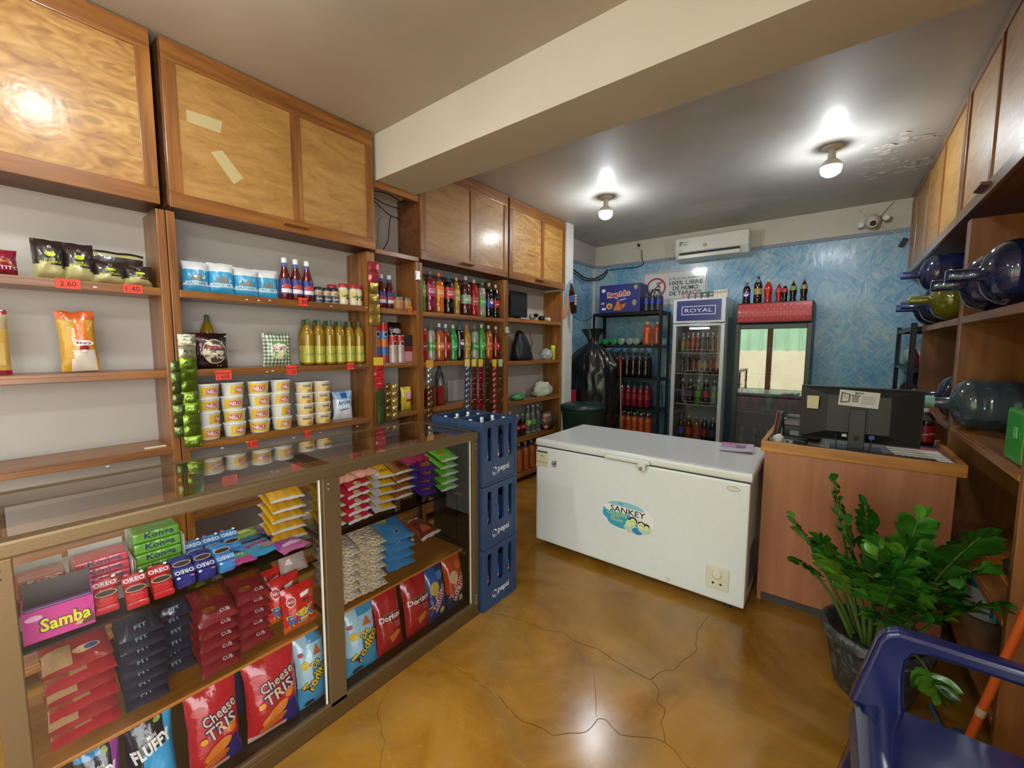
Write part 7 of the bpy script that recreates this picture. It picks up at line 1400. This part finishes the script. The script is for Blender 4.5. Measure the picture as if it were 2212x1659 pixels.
for i, (tp, bs, n, ll, lw, bd, mi, st) in enumerate([
    (T(1800, 1035, 2.36), B(-.05, .02), 9, .06, .034, .03, 1, .55), (T(1868, 1092, 2.42), B(-.0, .05), 9, .065, .036, .02, 0, .5), (T(1712, 1118, 2.25), B(-.07, .0), 10, .058, .034, .12, 1, .45), (T(1722, 1215, 2.12), B(-.08, -.04), 7, .06, .036, .30, 2, .6),
    (T(1795, 1215, 2.05), B(-.04, -.05), 9, .07, .042, .18, 1, .5), (T(1985, 1118, 2.30), B(.03, .02), 9, .075, .04, .06, 1, .45), (T(2118, 1160, 2.22), B(.06, .03), 9, .08, .042, .16, 0, .45), (T(2125, 1235, 2.05), B(.07, .0), 9, .085, .045, .22, 1, .45),
    (T(2148, 1312, 1.99), B(.08, -.02), 10, .07, .042, .20, 1, .45), (T(1930, 1268, 1.95), B(.0, -.07), 8, .07, .042, .25, 1, .45), (T(1880, 1255, 2.0), B(-.02, -.06), 7, .065, .04, .2, 1, .5), (T(1960, 1180, 2.2), B(.02, -.02), 9, .07, .038, .06, 2, .4),
    (T(2040, 1290, 2.08), B(.06, -.04), 8, .075, .04, .22, 0, .45), (T(1905, 1340, 1.98), B(.02, -.09), 6, .065, .038, .35, 1, .55), (T(2010, 1205, 2.35), B(.04, .05), 9, .075, .038, .08, 0, .4), (T(2025, 1500, 1.93), B(.07, -.07), 5, .06, .032, .42, 2, .74),
    (T(1832, 1130, 2.3), B(-.03, .0), 9, .06, .036, .05, 1, .45), (T(2065, 1195, 2.3), B(.05, .02), 8, .08, .042, .14, 1, .4), (T(1770, 1165, 2.2), B(-.06, .02), 8, .055, .034, .14, 0, .45), (T(1995, 1330, 2.0), B(.05, -.07), 7, .07, .038, .3, 0, .5), (T(1840, 1215, 2.02), B(-.03, -.05), 9, .062, .04, .2, 1, .45), (T(1935, 1225, 2.1), B(.0, -.03), 9, .066, .04, .12, 0, .4), (T(1985, 1265, 2.05), B(.03, -.05), 8, .066, .04, .2, 1, .4), (T(1900, 1170, 2.2), B(-.01, .01), 9, .06, .038, .05, 2, .45)]):
    frond(tp, bs, n, ll, lw, bd, i, mi, start=st)
for i, (a, b, r) in enumerate([((.02, -.06, .24), (.045, -.075, .40), .020), ((.05, -.10, .25), (.10, -.13, .27), .018)]): G().tube([a, Vector(a).lerp(Vector(b), .5), b], [r*.7, r, r*.6], 12).obj('cut_stem', M('5f8a24', .35), t)
# ---------------------------------------------------------------- blue plastic armchair
cm = M('141d52', .22, 0, .5); t = thing('plastic_armchair', 'dark blue plastic armchair in the near right corner', 'chair', (.33, 1.38, 0)); off = (-.33, -1.38, 0)
def bev(o, w=.012, s=3):
    m = o.modifiers.new('bevel', 'BEVEL'); m.width = w; m.segments = s; m.limit_method = 'ANGLE'; return o
sx0, sx1, sy0, sy1, sz = .105, .56, 1.06, 1.625, .42
g = G()
def seat(a, b):
    x = sx0+(sx1-sx0)*a; y = sy0+(sy1-sy0)*b; z = sz-.02*math.sin(PI*a)*math.sin(PI*b); 
    if a < .2:
        c = 1-a/.2; z -= .085*c**2.6; x = sx0+(sx1-sx0)*.2*(1-c)**1.35-.004*c+.012*math.sin(PI*c)*0
    return (x, y, z)
g.grid(seat, 40, 20); g.grid(lambda a, b: tuple(Vector(seat(a, b))-Vector((0, 0, .006))), 40, 20, 0, True)
g.obj('seat', cm, t, loc=off)
g = G().box(sx0+.01, sy0, sz-.075, sx1, sy0+.008, sz-.002).box(sx0+.01, sy1-.008, sz-.075, sx1, sy1, sz-.002).box(sx1-.008, sy0, sz-.06, sx1, sy1, sz-.002)
g.obj('seat_apron', cm, t, loc=off)
prof = [(.095, sz-.03), (.150, .625), (.165, .652), (.195, .668), (.62, .668), (.66, .66), (.66, .615), (.60, .62), (.26, .622), (.232, .612), (.218, .585), (.215, .53), (.225, sz-.03)]
for y in (sy0-.035, sy1-.02):
    o = G().prism(prof, 1, y, y+.05).obj('armrest', cm, t, loc=off); bev(o, .014, 4)
for sx, sy in ((0, 0), (0, 1), (1, 0), (1, 1)):
    xa = sx0+.03 if sx == 0 else sx1-.05; ya = sy0+.0 if sy == 0 else sy1-.0; dx = -.07 if sx == 0 else .06; dy = -.05 if sy == 0 else .05; g = G(); s = -1 if sy == 0 else 1
    a = [(xa, ya, sz-.02), (xa+.06, ya, sz-.02), (xa+.06, ya-.008*s, sz-.02), (xa, ya-.008*s, sz-.02)]; b = [(xa+dx, ya+dy, .002), (xa+dx+.035, ya+dy, .002), (xa+dx+.035, ya+dy-.008*s, .002), (xa+dx, ya+dy-.008*s, .002)]
    g.add(a+b, [(0, 1, 2, 3), (7, 6, 5, 4), (0, 4, 5, 1), (1, 5, 6, 2), (2, 6, 7, 3), (3, 7, 4, 0)])
    a = [(xa, ya, sz-.02), (xa+.008, ya, sz-.02), (xa+.008, ya-.06*s, sz-.02), (xa, ya-.06*s, sz-.02)]; b = [(xa+dx, ya+dy, .002), (xa+dx+.008, ya+dy, .002), (xa+dx+.008, ya+dy-.035*s, .002), (xa+dx, ya+dy-.035*s, .002)]
    g.add(a+b, [(0, 1, 2, 3), (7, 6, 5, 4), (0, 4, 5, 1), (1, 5, 6, 2), (2, 6, 7, 3), (3, 7, 4, 0)]); g.obj('leg', cm, t, loc=off)
g = G(); 
def bk(a, b): return (.57+.11*b+.03*math.sin(PI*a), sy0+(sy1-sy0)*a, sz+.40*b)
for k in range(6): g.grid(lambda a, b, k=k: bk(.03+(k+a*.62)*.16, b), 3, 8); g.grid(lambda a, b, k=k: tuple(Vector(bk(.03+(k+a*.62)*.16, b))+Vector((.006, 0, 0))), 3, 8, 0, True)
g.grid(lambda a, b: bk(a, .88+.17*b), 20, 3); g.grid(lambda a, b: tuple(Vector(bk(a, .88+.17*b))+Vector((.006, 0, 0))), 20, 3, 0, True); g.obj('backrest', cm, t, loc=off)
